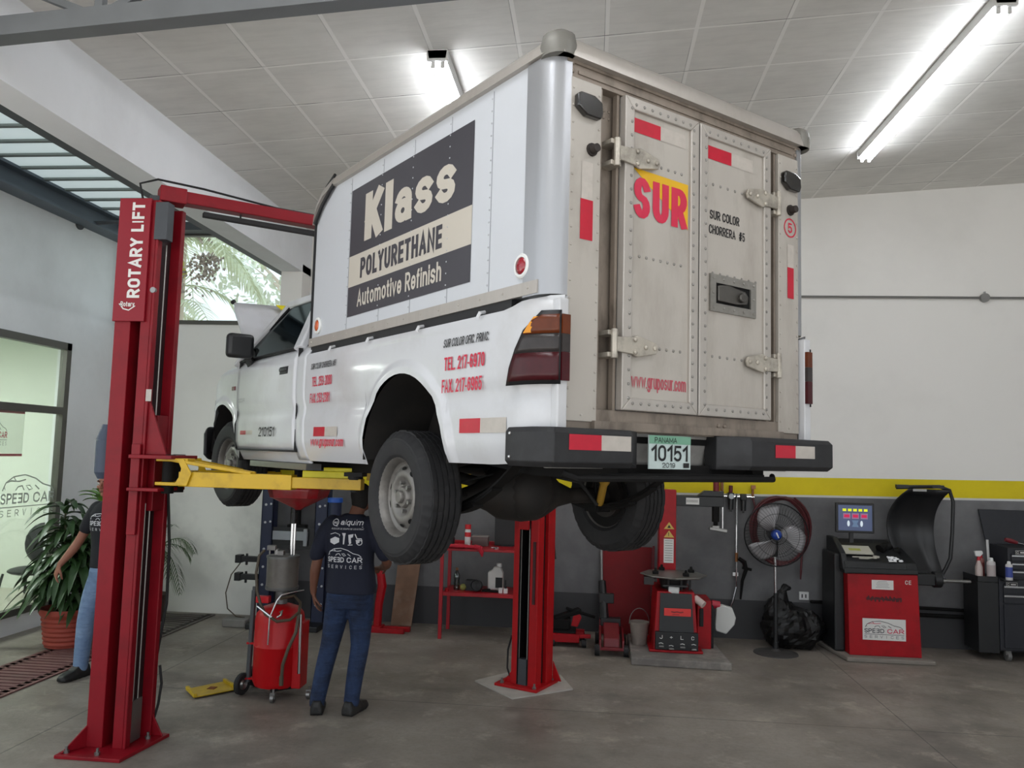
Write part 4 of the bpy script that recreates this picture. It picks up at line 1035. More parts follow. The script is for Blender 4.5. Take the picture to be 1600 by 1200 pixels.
# ---- wheels
M_rim = mat('dusty steel rim', '#7d7a76', .45, .6, var=.12, scale=8, dirt='#2e2723', dirt_amt=.6, dscale=8)
M_tyre = mat('tyre rubber', '#19191b', .75, var=.18, scale=16, dirt='#423d3c', dirt_amt=.35, dscale=5)
def wheel(x, y, z, s, steer=0):
    t = Matrix.Translation((x, y, z)) @ Matrix.Rotation(steer, 4, 'Z') @ Matrix.Rotation(s * pi / 2, 4, 'Y')   # local z points outwards
    R = .336; W2 = .103
    prof = [(.196, -W2 + .012), (.215, -W2 - .004), (.26, -W2 - .012), (.295, -W2 - .006), (.318, -W2 + .01), (R - .006, -W2 + .026)]
    def g(a, b2): return [(R, a), (R, b2)]
    lands = [(-.074, -.052), (-.043, -.019), (-.010, .010), (.019, .043), (.052, .074)]
    for a, b2 in lands: prof += [(R - .009, a - .001), (R, a), (R + .001, b2), (R - .009, b2 + .001)]
    prof += [(R - .006, W2 - .026), (.318, W2 - .01), (.295, W2 + .006), (.285, W2 + .0075), (.28, W2 + .0105), (.26, W2 + .012), (.225, W2 + .006), (.215, W2 + .004), (.208, W2 + .001), (.196, W2 - .012)]
    n = 120
    f = MB(); Rg = []
    for r, h in prof:
        row = []
        for k in range(n):
            rr = r
            if r > .315 and r < R - .004 and abs(h) > .076 and k % 3 == 0: rr -= .008
            if r >= R - .001 and k % 6 == (0 if h < 0 else 3): rr -= .005
            a = 2 * pi * k / n
            row.append(t @ V((rr * cos(a), rr * sin(a), h)))
        Rg.append(row)
    f.rings(Rg, caps=False)
    ty = f.build('wheel', M_tyre, truck, smooth=25)
    f = MB()
    f.lathe([(.197, -.095), (.19, -.09), (.175, -.06), (.170, .0), (.178, .05), (.182, .070), (.192, .088), (.199, .094), (.204, .098), (.206, .093), (.204, .088)], t, 48)
    f.lathe([(.178, .050), (.168, .042), (.160, .040), (.150, .046), (.135, .060), (.118, .066), (.100, .062), (.088, .050), (.075, .046), (.058, .046), (.053, .060), (.048, .066), (.03, .068), (.001, .068)], t, 48)
    f.lathe([(.17, -.02), (.001, -.02)], t, 24)
    f.build('rim', M_rim, ty, smooth=40)
    f = MB(); f.lathe([(.192, -.085), (.186, -.089), (.14, -.086), (.10, -.10), (.001, -.10)], t, 32); f.build('brake_drum', M_dark, ty, smooth=40)
    for k in range(10):
        a = 2 * pi * k / 10
        f = MB()
        c0 = V((.142 * cos(a), .142 * sin(a), .0545)); tv = V((-sin(a), cos(a), 0)); rv = V((cos(a) * .8, sin(a) * .8, -.62)).normalized(); nv = rv.cross(tv); nv = nv if nv.z > 0 else -nv
        f.poly([t @ (c0 + tv * .020 * cos(b2) + rv * .011 * sin(b2) + nv * .003) for b2 in [2 * pi * i / 12 for i in range(12)]])
        f.build('vent_hole', M_dark, ty, smooth=0)
    for k in range(6):
        a = 2 * pi * k / 6 + .2
        c0 = V((.072 * cos(a), .072 * sin(a), .045))
        f = MB(); f.cyl(t @ c0, t @ (c0 + V((0, 0, .024))), .012, .011, 6); f.build('lug_nut', M_steel, ty, smooth=0)
    f = MB(); f.lathe([(.032, .066), (.032, .082), (.028, .087), (.001, .088)], t, 20); f.build('hub_cap', M_rim, ty, smooth=40)
    return ty
w_ = wheel(-.70, AXY + .03, AXZ, -1); w_['label'] = 'rear left wheel with grey steel rim'
w_ = wheel(.70, AXY + .03, AXZ, 1); w_['label'] = 'rear right wheel showing its tread'
w_ = wheel(-.70, 4.13, 1.865, -1, radians(6)); w_['label'] = 'front left wheel'
w_ = wheel(.70, 4.13, 1.865, 1, radians(6)); w_['label'] = 'front right wheel'

# ================================================================== TWO-POST LIFT
lift = empty('two_post_lift', (-1.8, 6.2, 0))
tag(lift, 'crimson two post vehicle lift with yellow arms carrying the truck', 'lift')
LO = V((-1.8, 6.2, 0))
class MBO(MB):
    """mesh builder that takes world coordinates and stores them relative to an origin"""
    def __init__(s, o): super().__init__(); s.o = V(o)
    def build(s, *a, **k):
        for v in s.b.verts: v.co -= s.o
        return super().build(*a, **k)
def LM(): return MBO(LO)
M_cable = mat('bare steel cable', '#9a9792', .4, .7)
M_slot = mat('dark column inside', '#1d080b', .6, var=.3)  # dark lining colour for the column channel
M_brred = mat('bright red lift paint', '#a80911', .45, var=.05, dirt='#5a0a0e', dirt_amt=.4, dscale=4, spec=.3)
# left column, double-S section
def fr_at(o, ang):
    M = Matrix.Rotation(ang, 4, 'Z'); M.translation = V(o); return M
ML = fr_at((-3.262, 5.19, 0), 0)
HT = 3.68
f = LM()
f.box((0, 0, .02), (.115, .30, HT), ML); f.box((.115, .12, .02), (.185, .30, HT), ML); f.box((.185, 0, .02), (.255, .045, HT), ML); f.box((.185, .045, .02), (.225, .30, HT), ML); f.box((.225, .25, .02), (.305, .30, HT), ML); f.box((.255, 0, .02), (.275, .06, HT), ML)
colL = f.build('lift_column', M_lred, lift, smooth=0, bevel=.006)
f = LM(); f.box((.118, .115, .03), (.183, .121, HT - .8), ML); f.box((.226, .05, .03), (.232, .25, HT - .02), ML); f.build('channel_inside', M_slot, colL, smooth=0)
f = LM(); f.cyl(ML @ V((.25, .10, .1)), ML @ V((.25, .10, 1.6)), .006, n=6); f.cyl(ML @ V((.25, .16, .1)), ML @ V((.25, .16, 3.4)), .005, n=6); f.build('cable', M_cable, colL)
f = LM(); f.box((.236, .08, .03), (.262, .2, .30), ML); f.build('cable_guard', M_steel, colL, smooth=0)
f = LM(); f.box((-.005, -.022, 2.83), (.222, 0, 3.685), ML); f.box((-.005, 0, 2.83), (.0, .10, 3.685), ML); cov = f.build('cover_plate', mat('crimson cover', '#860a1d', .42, var=.04, scale=3, spec=.35), colL, smooth=0, bevel=.004)
d = Decal(ML @ V((.085, -.022, 2.99)) - LO, (0, 0, 1), (-1, 0, 0), .002)
d.text('ROTARY LIFT', 0, -.095, .665, .09, .045)
d.cur = 0; d.build('lettering', M_signwhite, cov)
d = Decal(ML @ V((.05, -.022, 2.93)) - LO, (1, 0, 0), (0, 0, 1), .002); d.text('Rotary', 0, 0, .10, .035, .02); d.stroke([(-.01, .02), (.02, -.015), (.06, -.025), (.105, .005)], .008); d.build('maker_emblem', M_signwhite, cov)
f = LM(); f.box((.25, -.012, 3.40), (.34, .07, 3.66), ML); f.cyl(ML @ V((.19, .10, 3.68)), ML @ V((.19, .10, 3.73)), .05, n=14); f.build('top_bracket', M_dkst, colL, smooth=0)
f = LM(); f.box((.262, -.004, 2.29), (.30, .0, 2.37), ML); f.build('rating_label', M_tapew, colL, smooth=0)
f = LM(); f.cyl(ML @ V((.262, -.005, 3.05)), ML @ V((.262, .015, 3.05)), .02, n=12); f.build('guard_button', M_steel, colL)
# base plate left
f = LM(); f.prism([(-3.36, 5.02, 0.0), (-2.92, 5.02, 0), (-2.86, 5.52, 0), (-3.36, 5.52, 0)], (0, 0, .022)); 
f.prism([(-3.262, 5.19, .022), (-3.34, 5.05, .022), (-3.33, 5.05, .03), (-3.262, 5.19, .16)], (.01, 0, 0)); f.prism([(-3.262, 5.3, .022), (-3.35, 5.3, .022), (-3.262, 5.3, .20)], (0, .012, 0)); f.prism([(-2.957, 5.46, .022), (-2.88, 5.46, .022), (-2.957, 5.46, .16)], (0, .012, 0))
bpL = f.build('base_plate', M_lred, colL, smooth=0, bevel=.003)
for x, y in ((-3.31, 5.07), (-3.10, 5.07), (-2.95, 5.4)):
    f = LM(); f.cyl((x, y, .02), (x, y, .04), .018, n=6); f.cyl((x, y, .04), (x, y, .065), .009, n=8); f.build('anchor_bolt', M_steel, bpL, smooth=0)
# hydraulic power unit on the outer side
f = LM(); f.cyl((-3.355, 5.36, 1.80), (-3.355, 5.36, 2.02), .075, .075, 20); f.cyl((-3.355, 5.36, 1.755), (-3.355, 5.36, 1.80), .05, .075, 20); f.cyl((-3.355, 5.36, 2.02), (-3.35, 5.36, 2.13), .078, .045, 20); f.box((-3.35, 5.3, 1.82), (-3.262, 5.42, 2.02)); f.build('power_unit', mat('blue grey plastic tank', '#3c4658', .55, var=.1), lift, smooth=40)
# right column
ang = atan2(-.418, .908)
MR = fr_at((-.665, 7.165, 0), ang)
f = LM()
f.box((0, 0, .02), (.055, .29, HT), MR); f.box((.055, .20, .02), (.17, .29, HT), MR); f.box((.165, 0, .02), (.245, .10, HT), MR); f.box((.17, .10, .02), (.215, .18, HT), MR); f.box((.17, .17, .02), (.255, .29, HT), MR)
colR = f.build('lift_column', M_brred, lift, smooth=0, bevel=.005)
f = LM(); f.box((.057, .19, .03), (.163, .199, HT), MR); f.box((.057, .0, .03), (.060, .19, HT), MR); f.box((.158, .0, .03), (.164, .19, HT), MR); f.box((.2155, .10, .03), (.218, .17, HT), MR); f.build('channel_inside', mat('black channel inside', '#0c0a0a', .6), colR, smooth=0)
f = LM(); f.cyl(MR @ V((.145, .03, .24)), MR @ V((.145, .03, 3.5)), .011, n=8); f.cyl(MR @ V((.066, .02, .24)), MR @ V((.066, .02, 3.5)), .004, n=6); f.build('cable', M_cable, colR)
f = LM(); f.box((.07, .0, .03), (.15, .06, .25), MR); f.build('cable_guard', M_dkst, colR, smooth=0)
f = LM(); f.box((.198, -.012, .72), (.222, 0, 1.25), MR); f.build('rubber_strip', mat('dark brown strip', '#3a1216', .6), colR, smooth=0)
f = LM(); f.prism([(-.804, 7.144, 0.012), (-.428, 6.971, .012), (-.262, 7.35, .012), (-.66, 7.52, .012)], (0, 0, .022)); f.prism([MR @ V((.255, .29, .03)), MR @ V((.34, .29, .034)), MR @ V((.255, .29, .2))], (.005, .011, 0)); f.prism([MR @ V((0, .02, .03)), MR @ V((-.08, .02, .034)), MR @ V((0, .02, .14))], (.005, .011, 0))
bpR = f.build('base_plate', M_brred, colR, smooth=0, bevel=.003)
for x, y in ((-.74, 7.16), (-.45, 7.02), (-.31, 7.33)):
    f = LM(); f.cyl((x, y, .03), (x, y, .05), .018, n=6); f.cyl((x, y, .05), (x, y, .075), .009, n=8); f.build('anchor_bolt', M_steel, bpR, smooth=0)
# overhead beam
f = LM()
p0 = V((-3.02, 5.32, 3.75)); p1 = V((-.55, 7.25, 3.75))
f.bar(p0, p1, .11, .085)
f.bar(p0 - V((.04, .03, 0)), p0 + (p1 - p0) * .04, .14, .11); f.bar((-.66, 7.17, 3.75), (-.40, 7.36, 3.75), .14, .11)
f.build('overhead_beam', M_lred, lift, smooth=0, bevel=.006)
f = LM()
q0 = p0.lerp(p1, .08) + V((0, 0, -.09)); q1 = p0.lerp(p1, .92) + V((0, 0, -.09))
f.bar(q0, q1, .05, .035)
for t in (.1, .5, .9): f.cyl(q0.lerp(q1, t), q0.lerp(q1, t) + V((0, 0, .05)), .008, n=6)
f.build('shutoff_bar', mat('black foam bar', '#232223', .8), lift, smooth=0, bevel=.008)
f = LM(); f.tube([(-3.14, 5.25, 3.66), (-3.15, 5.2, 3.80), (-3.05, 5.25, 3.845), (-2.8, 5.42, 3.83), (-2.4, 5.78, 3.80), (-1.2, 6.72, 3.80), (-.6, 7.2, 3.80)], .008, 6); f.build('hydraulic_hose', M_rubber, lift)
f = LM(); f.tube([(-2.955, 5.47, 1.70), (-2.93, 5.49, 1.3), (-2.94, 5.52, .9), (-2.985, 5.53, .6), (-3.0, 5.52, .45)], .010, 6); f.tube([(-2.95, 5.50, .48), (-2.93, 5.50, .36), (-2.945, 5.5, .22), (-2.97, 5.5, .12)], .009, 6); f.build('hydraulic_hose', M_rubber, lift)
f = LM(); f.tube([(-.67, 7.24, .42), (-.70, 7.22, .30), (-.70, 7.20, .15), (-.66, 7.2, .04)], .009, 6); f.build('hydraulic_hose', M_rubber, lift)
# carriages and arms
def pl2(a): return TO + V((cos(TY), sin(TY), 0)) * a[0] + V((-sin(TY), cos(TY), 0)) * a[1]
def carriage(M, pts, side):
    f = LM()
    f.box((.20, -.03, 1.40), (.262, -.008, 2.0), M) if side < 0 else f.box((.06, -.035, 1.35), (.16, -.012, 2.0), M)
    if side < 0:
        f.box((.20, -.06, 1.905), (.50, .30, 1.930), M); f.box((.20, -.06, 1.690), (.42, .30, 1.712), M)
        f.prism([(.26, .02, 1.93), (.42, .02, 1.93), (.285, .02, 2.28), (.26, .02, 2.28)], (0, .02, 0), M)
        f.box((.225, .10, 1.55), (.30, .24, 2.2), M)
    else:
        f.box((-.05, -.34, 1.905), (.22, .18, 1.930), M); f.box((-.05, -.34, 1.690), (.22, .18, 1.712), M)
        f.box((.06, .0, 1.55), (.155, .18, 2.2), M)
    o = f.build('carriage', M_lred if side < 0 else M_brred, lift, smooth=0, bevel=.004)
    return o
carriage(ML, None, -1); carriage(MR, None, 1)
def arm(piv, tip, label, z=1.775, split=.68, gus=True):
    piv = V((piv[0], piv[1], z)); tip = V((tip[0], tip[1], z)); dv = (tip - piv).normalized(); L_ = (tip - piv).length
    sd = V((-dv.y, dv.x, 0))
    f = LM()
    a0 = piv + dv * .10
    f.bar(a0, piv + dv * L_ * split, .10, .098)
    # yoke: curved cheek plate and lugs
    for zz in (.115, -.045):
        P = [piv + dv * x + sd * y + V((0, 0, zz)) for x, y in ((-.06, -.06), (.10, -.07), (.16, -.05), (.16, .05), (.10, .07), (-.06, .06))]
        f.prism(P, (0, 0, .022))
    P = [piv + sd * -.068 + dv * x + V((0, 0, h)) for x, h in ((.06, .135), (.10, .12), (.125, .07), (.115, .02), (.09, -.02), (.085, -.04), (.17, -.045), (.2, .04), (.14, .135))]
    f.prism(P, sd * .012)
    if gus:
        for sg in (-1, 1): f.bar(piv + dv * .02 + sd * sg * .055 + V((0, 0, .13)), piv + dv * .60 + sd * sg * .03 + V((0, 0, .05)), .03, .022)
    o = f.build('lift_arm', M_yellow, lift, smooth=0, bevel=.004); o['label'] = label
    f = LM(); f.cyl(piv + V((0, 0, -.10)), piv + V((0, 0, .16)), .04, n=16); f.build('pivot_pin', M_dark, o)
    f = LM(); f.bar(piv + dv * L_ * (split - .05), tip + dv * .05, .078, .072); f.build('inner_arm', M_yellow, o, smooth=0, bevel=.003)
    f = LM(); f.cyl(tip + V((0, 0, .03)), tip + V((0, 0, .055)), .05, n=18); f.cyl(tip + V((0, 0, -.05)), tip + V((0, 0, .03)), .03, n=14); f.box(tip + V((-.06, -.06, .052)), tip + V((.06, .06, .078))); f.build('lift_pad', M_rubber, o, smooth=0)
    return o, dv, sd
P_rl = pl2((-.44, 2.50)); P_fl = pl2((-.44, 4.05)); P_rr = pl2((.44, 2.35)); P_fr = pl2((.44, 4.05))
o, dv, sd = arm((-2.84, 5.25), (P_rl.x, P_rl.y), 'long yellow arm from the left post to under the cab')
f = LM(); c0 = V((P_rl.x, P_rl.y, 1.775)); f.bar(c0 - dv * .36 + V((0, 0, .055)) + sd * .04, c0 - dv * .02 + V((0, 0, .055)) + sd * .04, .10, .05); f.bar(c0 - dv * .22 + V((0, 0, .085)) + sd * .04, c0 - dv * .02 + V((0, 0, .085)) + sd * .04, .08, .04); f.build('height_adapter', mat('lemon yellow paint', '#e0d400', .45, dirt='#7a6d10', dirt_amt=.3, dscale=9, var=.05), o, smooth=0, bevel=.004)
arm((-2.86, 5.42), (P_fl.x, P_fl.y), 'yellow arm from the left post towards the front of the truck')
arm((-.62, 6.98), (P_rr.x, P_rr.y), 'yellow arm from the right post to the rear half of the truck', gus=False)
arm((-.70, 7.06), (P_fr.x, P_fr.y), 'yellow arm from the right post towards the front of the truck', gus=False)
# repair slab under the right post
f = MB(); f.prism([(-.989, 7.267, 0), (-.616, 6.809, 0), (-.129, 7.179, 0), (-.25, 7.6, 0), (-.7, 7.62, 0)], (0, 0, .012)); sl = f.build('trim_7', mat('new concrete patch', '#a8a39b', .85, var=.12, scale=8), smooth=0); struct(sl)

# ================================================================== PEOPLE
def blob(name, f, m, parent, voxel=.007, it=6, fac=.5, label=None, keep=False):
    for v in f.b.verts: v.co -= f.o
    bmesh.ops.recalc_face_normals(f.b, faces=f.b.faces)
    me = bpy.data.meshes.new('tmp'); f.b.to_mesh(me); f.b.free()
    ob = bpy.data.objects.new('tmp', me); COL.objects.link(ob)
    r = ob.modifiers.new('r', 'REMESH'); r.mode = 'VOXEL'; r.voxel_size = voxel
    s = ob.modifiers.new('s', 'SMOOTH'); s.iterations = it; s.factor = fac
    dg = bpy.context.evaluated_depsgraph_get()
    m2 = bpy.data.meshes.new_from_object(ob.evaluated_get(dg)); m2.name = name
    bpy.data.objects.remove(ob); bpy.data.meshes.remove(me)
    m2.materials.clear(); m2.materials.append(m)
    for p in m2.polygons: p.use_smooth = True; p.material_index = 0
    o = bpy.data.objects.new(name, m2); COL.objects.link(o)
    if parent: o.parent = parent
    if label: o['label'] = label
    return o
def limb(f, pts, n=14):
    """round-ended tapering tube through [(point, radius)]"""
    P = [V(p) for p, _ in pts]; R = [r for _, r in pts]
    Q = []; S = []
    for i in range(len(P) - 1):
        for t in (0, .25, .5, .75):
            Q.append(P[i].lerp(P[i + 1], t)); S.append(R[i] + (R[i + 1] - R[i]) * t)
    Q.append(P[-1]); S.append(R[-1])
    for _ in range(2):
        Q2 = Q[:]
        for i in range(1, len(Q) - 1): Q2[i] = (Q[i - 1] + Q[i] * 2 + Q[i + 1]) / 4
        Q = Q2
    f.tube(Q, S, n)
    f.ball(Q[0], S[0] * .98, n); f.ball(Q[-1], S[-1] * .98, n)
def trunk(f, rows, yaw=0, n=24):
    """rows (cx, cy, z, rx, ry): stacked ovals"""
    c, s = cos(yaw), sin(yaw); R = []
    for cx, cy, z, rx, ry in rows:
        R.append([])
        for k in range(n):
            a = 2 * pi * k / n
            ca, sa = cos(a), sin(a)
            u = rx * (abs(ca) ** .8) * (1 if ca > 0 else -1); v = ry * (abs(sa) ** .8) * (1 if sa > 0 else -1)
            R[-1].append(V((cx + u * c - v * s, cy + u * s + v * c, z)))
    f.rings(R)
def hand(f, wr, dirn, palmn, s=1, curl=.5):
    """wr wrist, dirn along the hand, palmn out of the palm; s=+1 thumb on the dirn x palmn side"""
    wr = V(wr); d = V(dirn).normalized(); p = V(palmn); p = (p - d * p.dot(d)).normalized(); t = d.cross(p) * s
    R = []
    for k, (l, w_, h) in enumerate(((-.02, .024, .020), (.02, .032, .017), (.06, .041, .014), (.092, .040, .012))):
        R.append([wr + d * l + t * (w_ * cos(a)) + p * (h * sin(a)) for a in [2 * pi * i / 12 for i in range(12)]])
    f.rings(R)
    for i, (off, ln) in enumerate(((.030, .072), (.0105, .080), (-.010, .074), (-.029, .058))):
        b = wr + d * .086 + t * off; pts = [b]; ang = .25 * curl + .06 * i
        q = b
        for k, fr in enumerate((.45, .32, .23)):
            ang2 = ang + curl * (.35 + .5 * k)
            dd = (d * cos(ang2) + p * sin(ang2)).normalized() + t * (off * .8)
            q = q + dd.normalized() * ln * fr; pts.append(q)
        limb(f, list(zip(pts, (.0092, .0088, .008, .0068))), 8)
    b = wr + d * .03 + t * .028; limb(f, [(b, .013), (b + (d * .6 + t * .7 + p * .3).normalized() * .038, .0115), (b + (d * .85 + t * .5 + p * .45).normalized() * .070, .0095), (b + (d * 1.0 + t * .35 + p * .6).normalized() * .092, .008)], 8)
M_skin = mat('brown skin', '#6f4736', .55, var=.08, scale=12)
M_skin2 = mat('tan skin', '#93604c', .55, var=.08, scale=12)
M_navyshirt = mat('navy t-shirt', '#14182a', .85, var=.15, scale=6, bump=.25, bscale=14)
M_blkshirt = mat('black t-shirt', '#191a20', .85, var=.15, scale=6, bump=.25, bscale=14)
def denim(name, base, pale):
    m, N, L, b, co, xyz = new_nodes(name, .85)
    c = mixc(N, L, noise_fac(N, L, co, 5, .35, .7), srgb(base), srgb(pale))
    mp = N.new('ShaderNodeMapping'); mp.inputs['Scale'].default_value = (4, 4, 22); L.new(co, mp.inputs[0])
    c = mixc(N, L, node_math(N, L, 'MULTIPLY', noise_fac(N, L, mp.outputs[0], 1.2, .5, .7), .5), c, srgb(pale))
    L.new(c, b.inputs['Base Color'])
    bp = N.new('ShaderNodeBump'); bp.inputs['Strength'].default_value = .55; bp.inputs['Distance'].default_value = .02
    L.new(noise_fac(N, L, mp.outputs[0], 1.6, .2, .8), bp.inputs['Height']); L.new(bp.outputs[0], b.inputs['Normal'])
    return m
M_jean = denim('dark blue denim', '#111b32', '#253a5e'); M_jean2 = denim('light blue denim', '#5d7598', '#8199b8')
M_shoe = mat('black work shoe leather', '#141414', .6, var=.25, scale=10, dirt='#4b4641', dirt_amt=.35, dscale=9)
M_hair = mat('short black hair', '#0f0c0b', .8, var=.3, scale=60)
M_eye = mat('eye white', '#c9c4bf', .3); M_iris = mat('dark iris', '#1a0f0a', .2); M_lip = mat('lips', '#6b3d35', .5)
def head(f, c, fwd, up, sc=1.0):
    """skull, jaw, nose and ears into f; gives back the frame"""
    c = V(c); F = V(fwd).normalized(); U = V(up); U = (U - F * U.dot(F)).normalized(); R_ = F.cross(U)
    M = Matrix((R_, F, U)).transposed()
    def P(x, y, z): return c + (R_ * x + F * y + U * z) * sc
    f.ball(P(0, -.012, .03), (.074 * sc, .094 * sc, .088 * sc), 20, M)
    f.ball(P(0, .012, -.035), (.060 * sc, .070 * sc, .080 * sc), 18, M)
    f.ball(P(0, .045, -.085), (.036 * sc, .032 * sc, .026 * sc), 14, M)
    limb(f, [(P(0, .082, .022), .009 * sc), (P(0, .098, -.012), .012 * sc), (P(0, .100, -.022), .013 * sc)], 8)
    for s in (-1, 1):
        f.ball(P(s * .014, .092, -.024), .009 * sc, 8); f.ball(P(s * .034, .072, .030), (.024 * sc, .016 * sc, .010 * sc), 10, M); f.ball(P(s * .043, .058, -.02), (.024 * sc, .024 * sc, .02 * sc), 10, M)
        f.ball(P(s * .078, -.01, -.002), (.010 * sc, .020 * sc, .032 * sc), 10, M); f.ball(P(s * .079, -.006, -.026), (.008 * sc, .011 * sc, .012 * sc), 8, M)
    return P, M
def face(P, M, parent, sc=1.0):
    for s in (-1, 1):
        f = MB(); f.ball(P(s * .032, .074, .006), .0125 * sc, 12); o = f.build('eye', M_eye, parent)
        f = MB(); f.ball(P(s * .032, .0835, .006), .0055 * sc, 10); f.build('iris', M_iris, o)
    f = MB(); f.tube([P(-.026, .080, -.056), P(-.012, .090, -.054), P(0, .092, -.056), P(.012, .090, -.054), P(.026, .080, -.056)], [.002, .0055, .0055, .0055, .002], 8); f.build('mouth', M_lip, parent)
    f = MB()
    for s in (-1, 1): f.tube([P(s * .015, .089, .028), P(s * .033, .085, .036), P(s * .052, .070, .030)], [.003, .005, .002], 6)
    f.build('eyebrows', M_hair, parent)
def shoe(f, ank, toe, w_=.046):
    a = V(ank); t = V(toe); d = V((t.x - a.x, t.y - a.y, 0)); l = d.length; d.normalize(); s = V((-d.y, d.x, 0))
    R = []
    for u, wd, h, z0 in ((-.085, .036, .07, .012), (-.07, .046, .10, 0), (.0, .050, .12, 0), (.05, .052, .10, 0), (.10, .056, .075, 0), (.16, .056, .062, 0), (.20, .046, .052, .004), (.22, .026, .036, .012)):
        b = V((a.x, a.y, 0)) + d * u
        R.append([b + s * wd + V((0, 0, z0)), b + s * wd * 1.02 + V((0, 0, h * .45)), b + s * wd * .6 + V((0, 0, h)), b - s * wd * .6 + V((0, 0, h)), b - s * wd * 1.02 + V((0, 0, h * .45)), b - s * wd + V((0, 0, z0))])
    f.rings(R)
    f.cyl((a.x, a.y, .05), (a.x, a.y, .16), .045, .050, 16)

# ---- mechanic under the truck, seen from behind
p1 = empty('person', (-1.92, 6.22, 0)); tag(p1, 'person in navy printed t-shirt and blue jeans standing under the truck, back turned', 'person')
B1 = V((-1.92, 6.22, 0))
def PM(): return MBO(B1)
f = PM()
P, M_ = head(f, (-1.795, 6.30, 1.625), (.12, .95, .28), (0, -.28, .95))
limb(f, [((-1.835, 6.235, 1.44), .062), ((-1.82, 6.255, 1.52), .056), ((-1.80, 6.28, 1.59), .056)])
trunk(f, [(-1.84, 6.25, .90, .13, .09), (-1.845, 6.25, 1.10, .135, .09), (-1.86, 6.25, 1.30, .15, .095), (-1.86, 6.24, 1.42, .14, .085), (-1.85, 6.24, 1.47, .08, .06)])
limb(f, [((-2.03, 6.24, 1.42), .052), ((-2.075, 6.225, 1.29), .048), ((-2.105, 6.215, 1.15), .040), ((-2.125, 6.225, 1.06), .041), ((-2.14, 6.25, .93), .029), ((-2.14, 6.258, .89), .026)])
hand(f, (-2.14, 6.262, .885), (.14, .12, -1), (.9, .35, .15), 1, .55)
limb(f, [((-1.69, 6.24, 1.42), .052), ((-1.62, 6.245, 1.29), .047), ((-1.575, 6.27, 1.16), .040), ((-1.60, 6.40, 1.10), .038), ((-1.67, 6.52, 1.06), .027)])
hand(f, (-1.675, 6.535, 1.055), (-.6, .8, -.1), (0, -.2, -1), -1, .7)
limb(f, [((-1.93, 6.25, .88), .075), ((-1.99, 6.27, .50), .05), ((-2.05, 6.21, .10), .036)]); limb(f, [((-1.76, 6.25, .88), .075), ((-1.755, 6.28, .50), .05), ((-1.79, 6.23, .10), .036)])
bd = blob('body', f, M_skin, p1, .0065, 4)
face(lambda x, y, z: P(x, y, z) - B1, M_, p1)
f = PM()
for i in range(1): f.ball(P(0, -.020, .036), (.079, .096, .091), 22, M_); f.ball(P(0, -.055, -.02), (.066, .052, .065), 18, M_)
blob('hair', f, M_hair, p1, .009, 3)
f = PM()
trunk(f, [(-1.835, 6.25, .90, .195, .135), (-1.84, 6.25, .98, .19, .132), (-1.85, 6.25, 1.12, .178, .125), (-1.86, 6.25, 1.28, .188, .130), (-1.865, 6.245, 1.38, .195, .125), (-1.86, 6.24, 1.45, .165, .10), (-1.845, 6.24, 1.49, .095, .075), (-1.84, 6.24, 1.505, .070, .066)])
limb(f, [((-2.0, 6.24, 1.42), .075), ((-2.06, 6.23, 1.34), .072), ((-2.105, 6.218, 1.215), .062), ((-2.112, 6.216, 1.185), .060)]); limb(f, [((-1.72, 6.24, 1.42), .075), ((-1.635, 6.245, 1.32), .070), ((-1.59, 6.262, 1.20), .060)])
sh1 = blob('shirt', f, M_navyshirt, p1, .008, 5)
f = PM()
trunk(f, [(-1.845, 6.25, .79, .165, .118), (-1.845, 6.25, .87, .182, .128), (-1.838, 6.25, .95, .178, .122), (-1.838, 6.25, .985, .17, .115)])
limb(f, [((-1.93, 6.25, .84), .104), ((-1.955, 6.26, .70), .092), ((-1.99, 6.27, .50), .074), ((-2.02, 6.23, .32), .068), ((-2.05, 6.20, .10), .060), ((-2.052, 6.20, .07), .060)])
limb(f, [((-1.76, 6.25, .84), .104), ((-1.757, 6.26, .70), .092), ((-1.755, 6.28, .50), .073), ((-1.775, 6.25, .32), .067), ((-1.79, 6.225, .12), .060), ((-1.79, 6.225, .085), .060)])
jn = blob('jeans', f, M_jean, p1, .009, 4)
for n_, a, b2 in ((0, (-2.05, 6.20, 0), (-2.10, 6.4, 0)), (1, (-1.79, 6.225, 0), (-1.75, 6.43, 0))):
    f = PM(); shoe(f, a, b2); blob('shoe', f, M_shoe, p1, .007, 3)
bv = BVHTree.FromPolygons([v.co.copy() for v in sh1.data.vertices], [tuple(p.vertices) for p in sh1.data.polygons])
d = Decal(V((-2.005, 5.9, 1.09)) - B1, (1, 0, 0), (0, 0, 1), 0)
car_logo(d, .0, .0, .275, .165)
d.cur = 0
d.text('alquim', .095, .335, .17, .042, .02, .2); d.ring(.055, .352, .024, .006); d.text('aq', .04, .342, .03, .022, .02); d.stroke([(.06, .325), (.27, .322)], .004); d.text('ALQUILER DE EQUIPO DE CONSTRUC', .025, .300, .25, .012, .0, .2)
d.poly([(.02, .225), (.06, .245), (.095, .235), (.095, .205), (.055, .185), (.02, .2)]); d.stroke([(.02, .262), (.06, .275), (.098, .262), (.095, .25)], .005)
d.poly([(.115, .275), (.145, .275), (.14, .25), (.135, .19), (.125, .19), (.125, .25)]); d.poly([(.165, .262), (.205, .27), (.2, .245), (.185, .24), (.19, .20), (.175, .19), (.17, .21)]); d.stroke([(.165, .185), (.2, .188)], .006)
d.ring(.25, .205, .018, .006); d.stroke([(.215, .27), (.232, .235), (.262, .235), (.268, .215)], .008); d.poly([(.222, .225), (.255, .23), (.25, .205), (.228, .195)])
# break long shapes up so they follow the cloth
d.wrap(bv, .5, .004)
d.build('shirt_print', mat('white shirt print', '#d5d6da', .7), sh1, 'white printing on the back of the shirt')

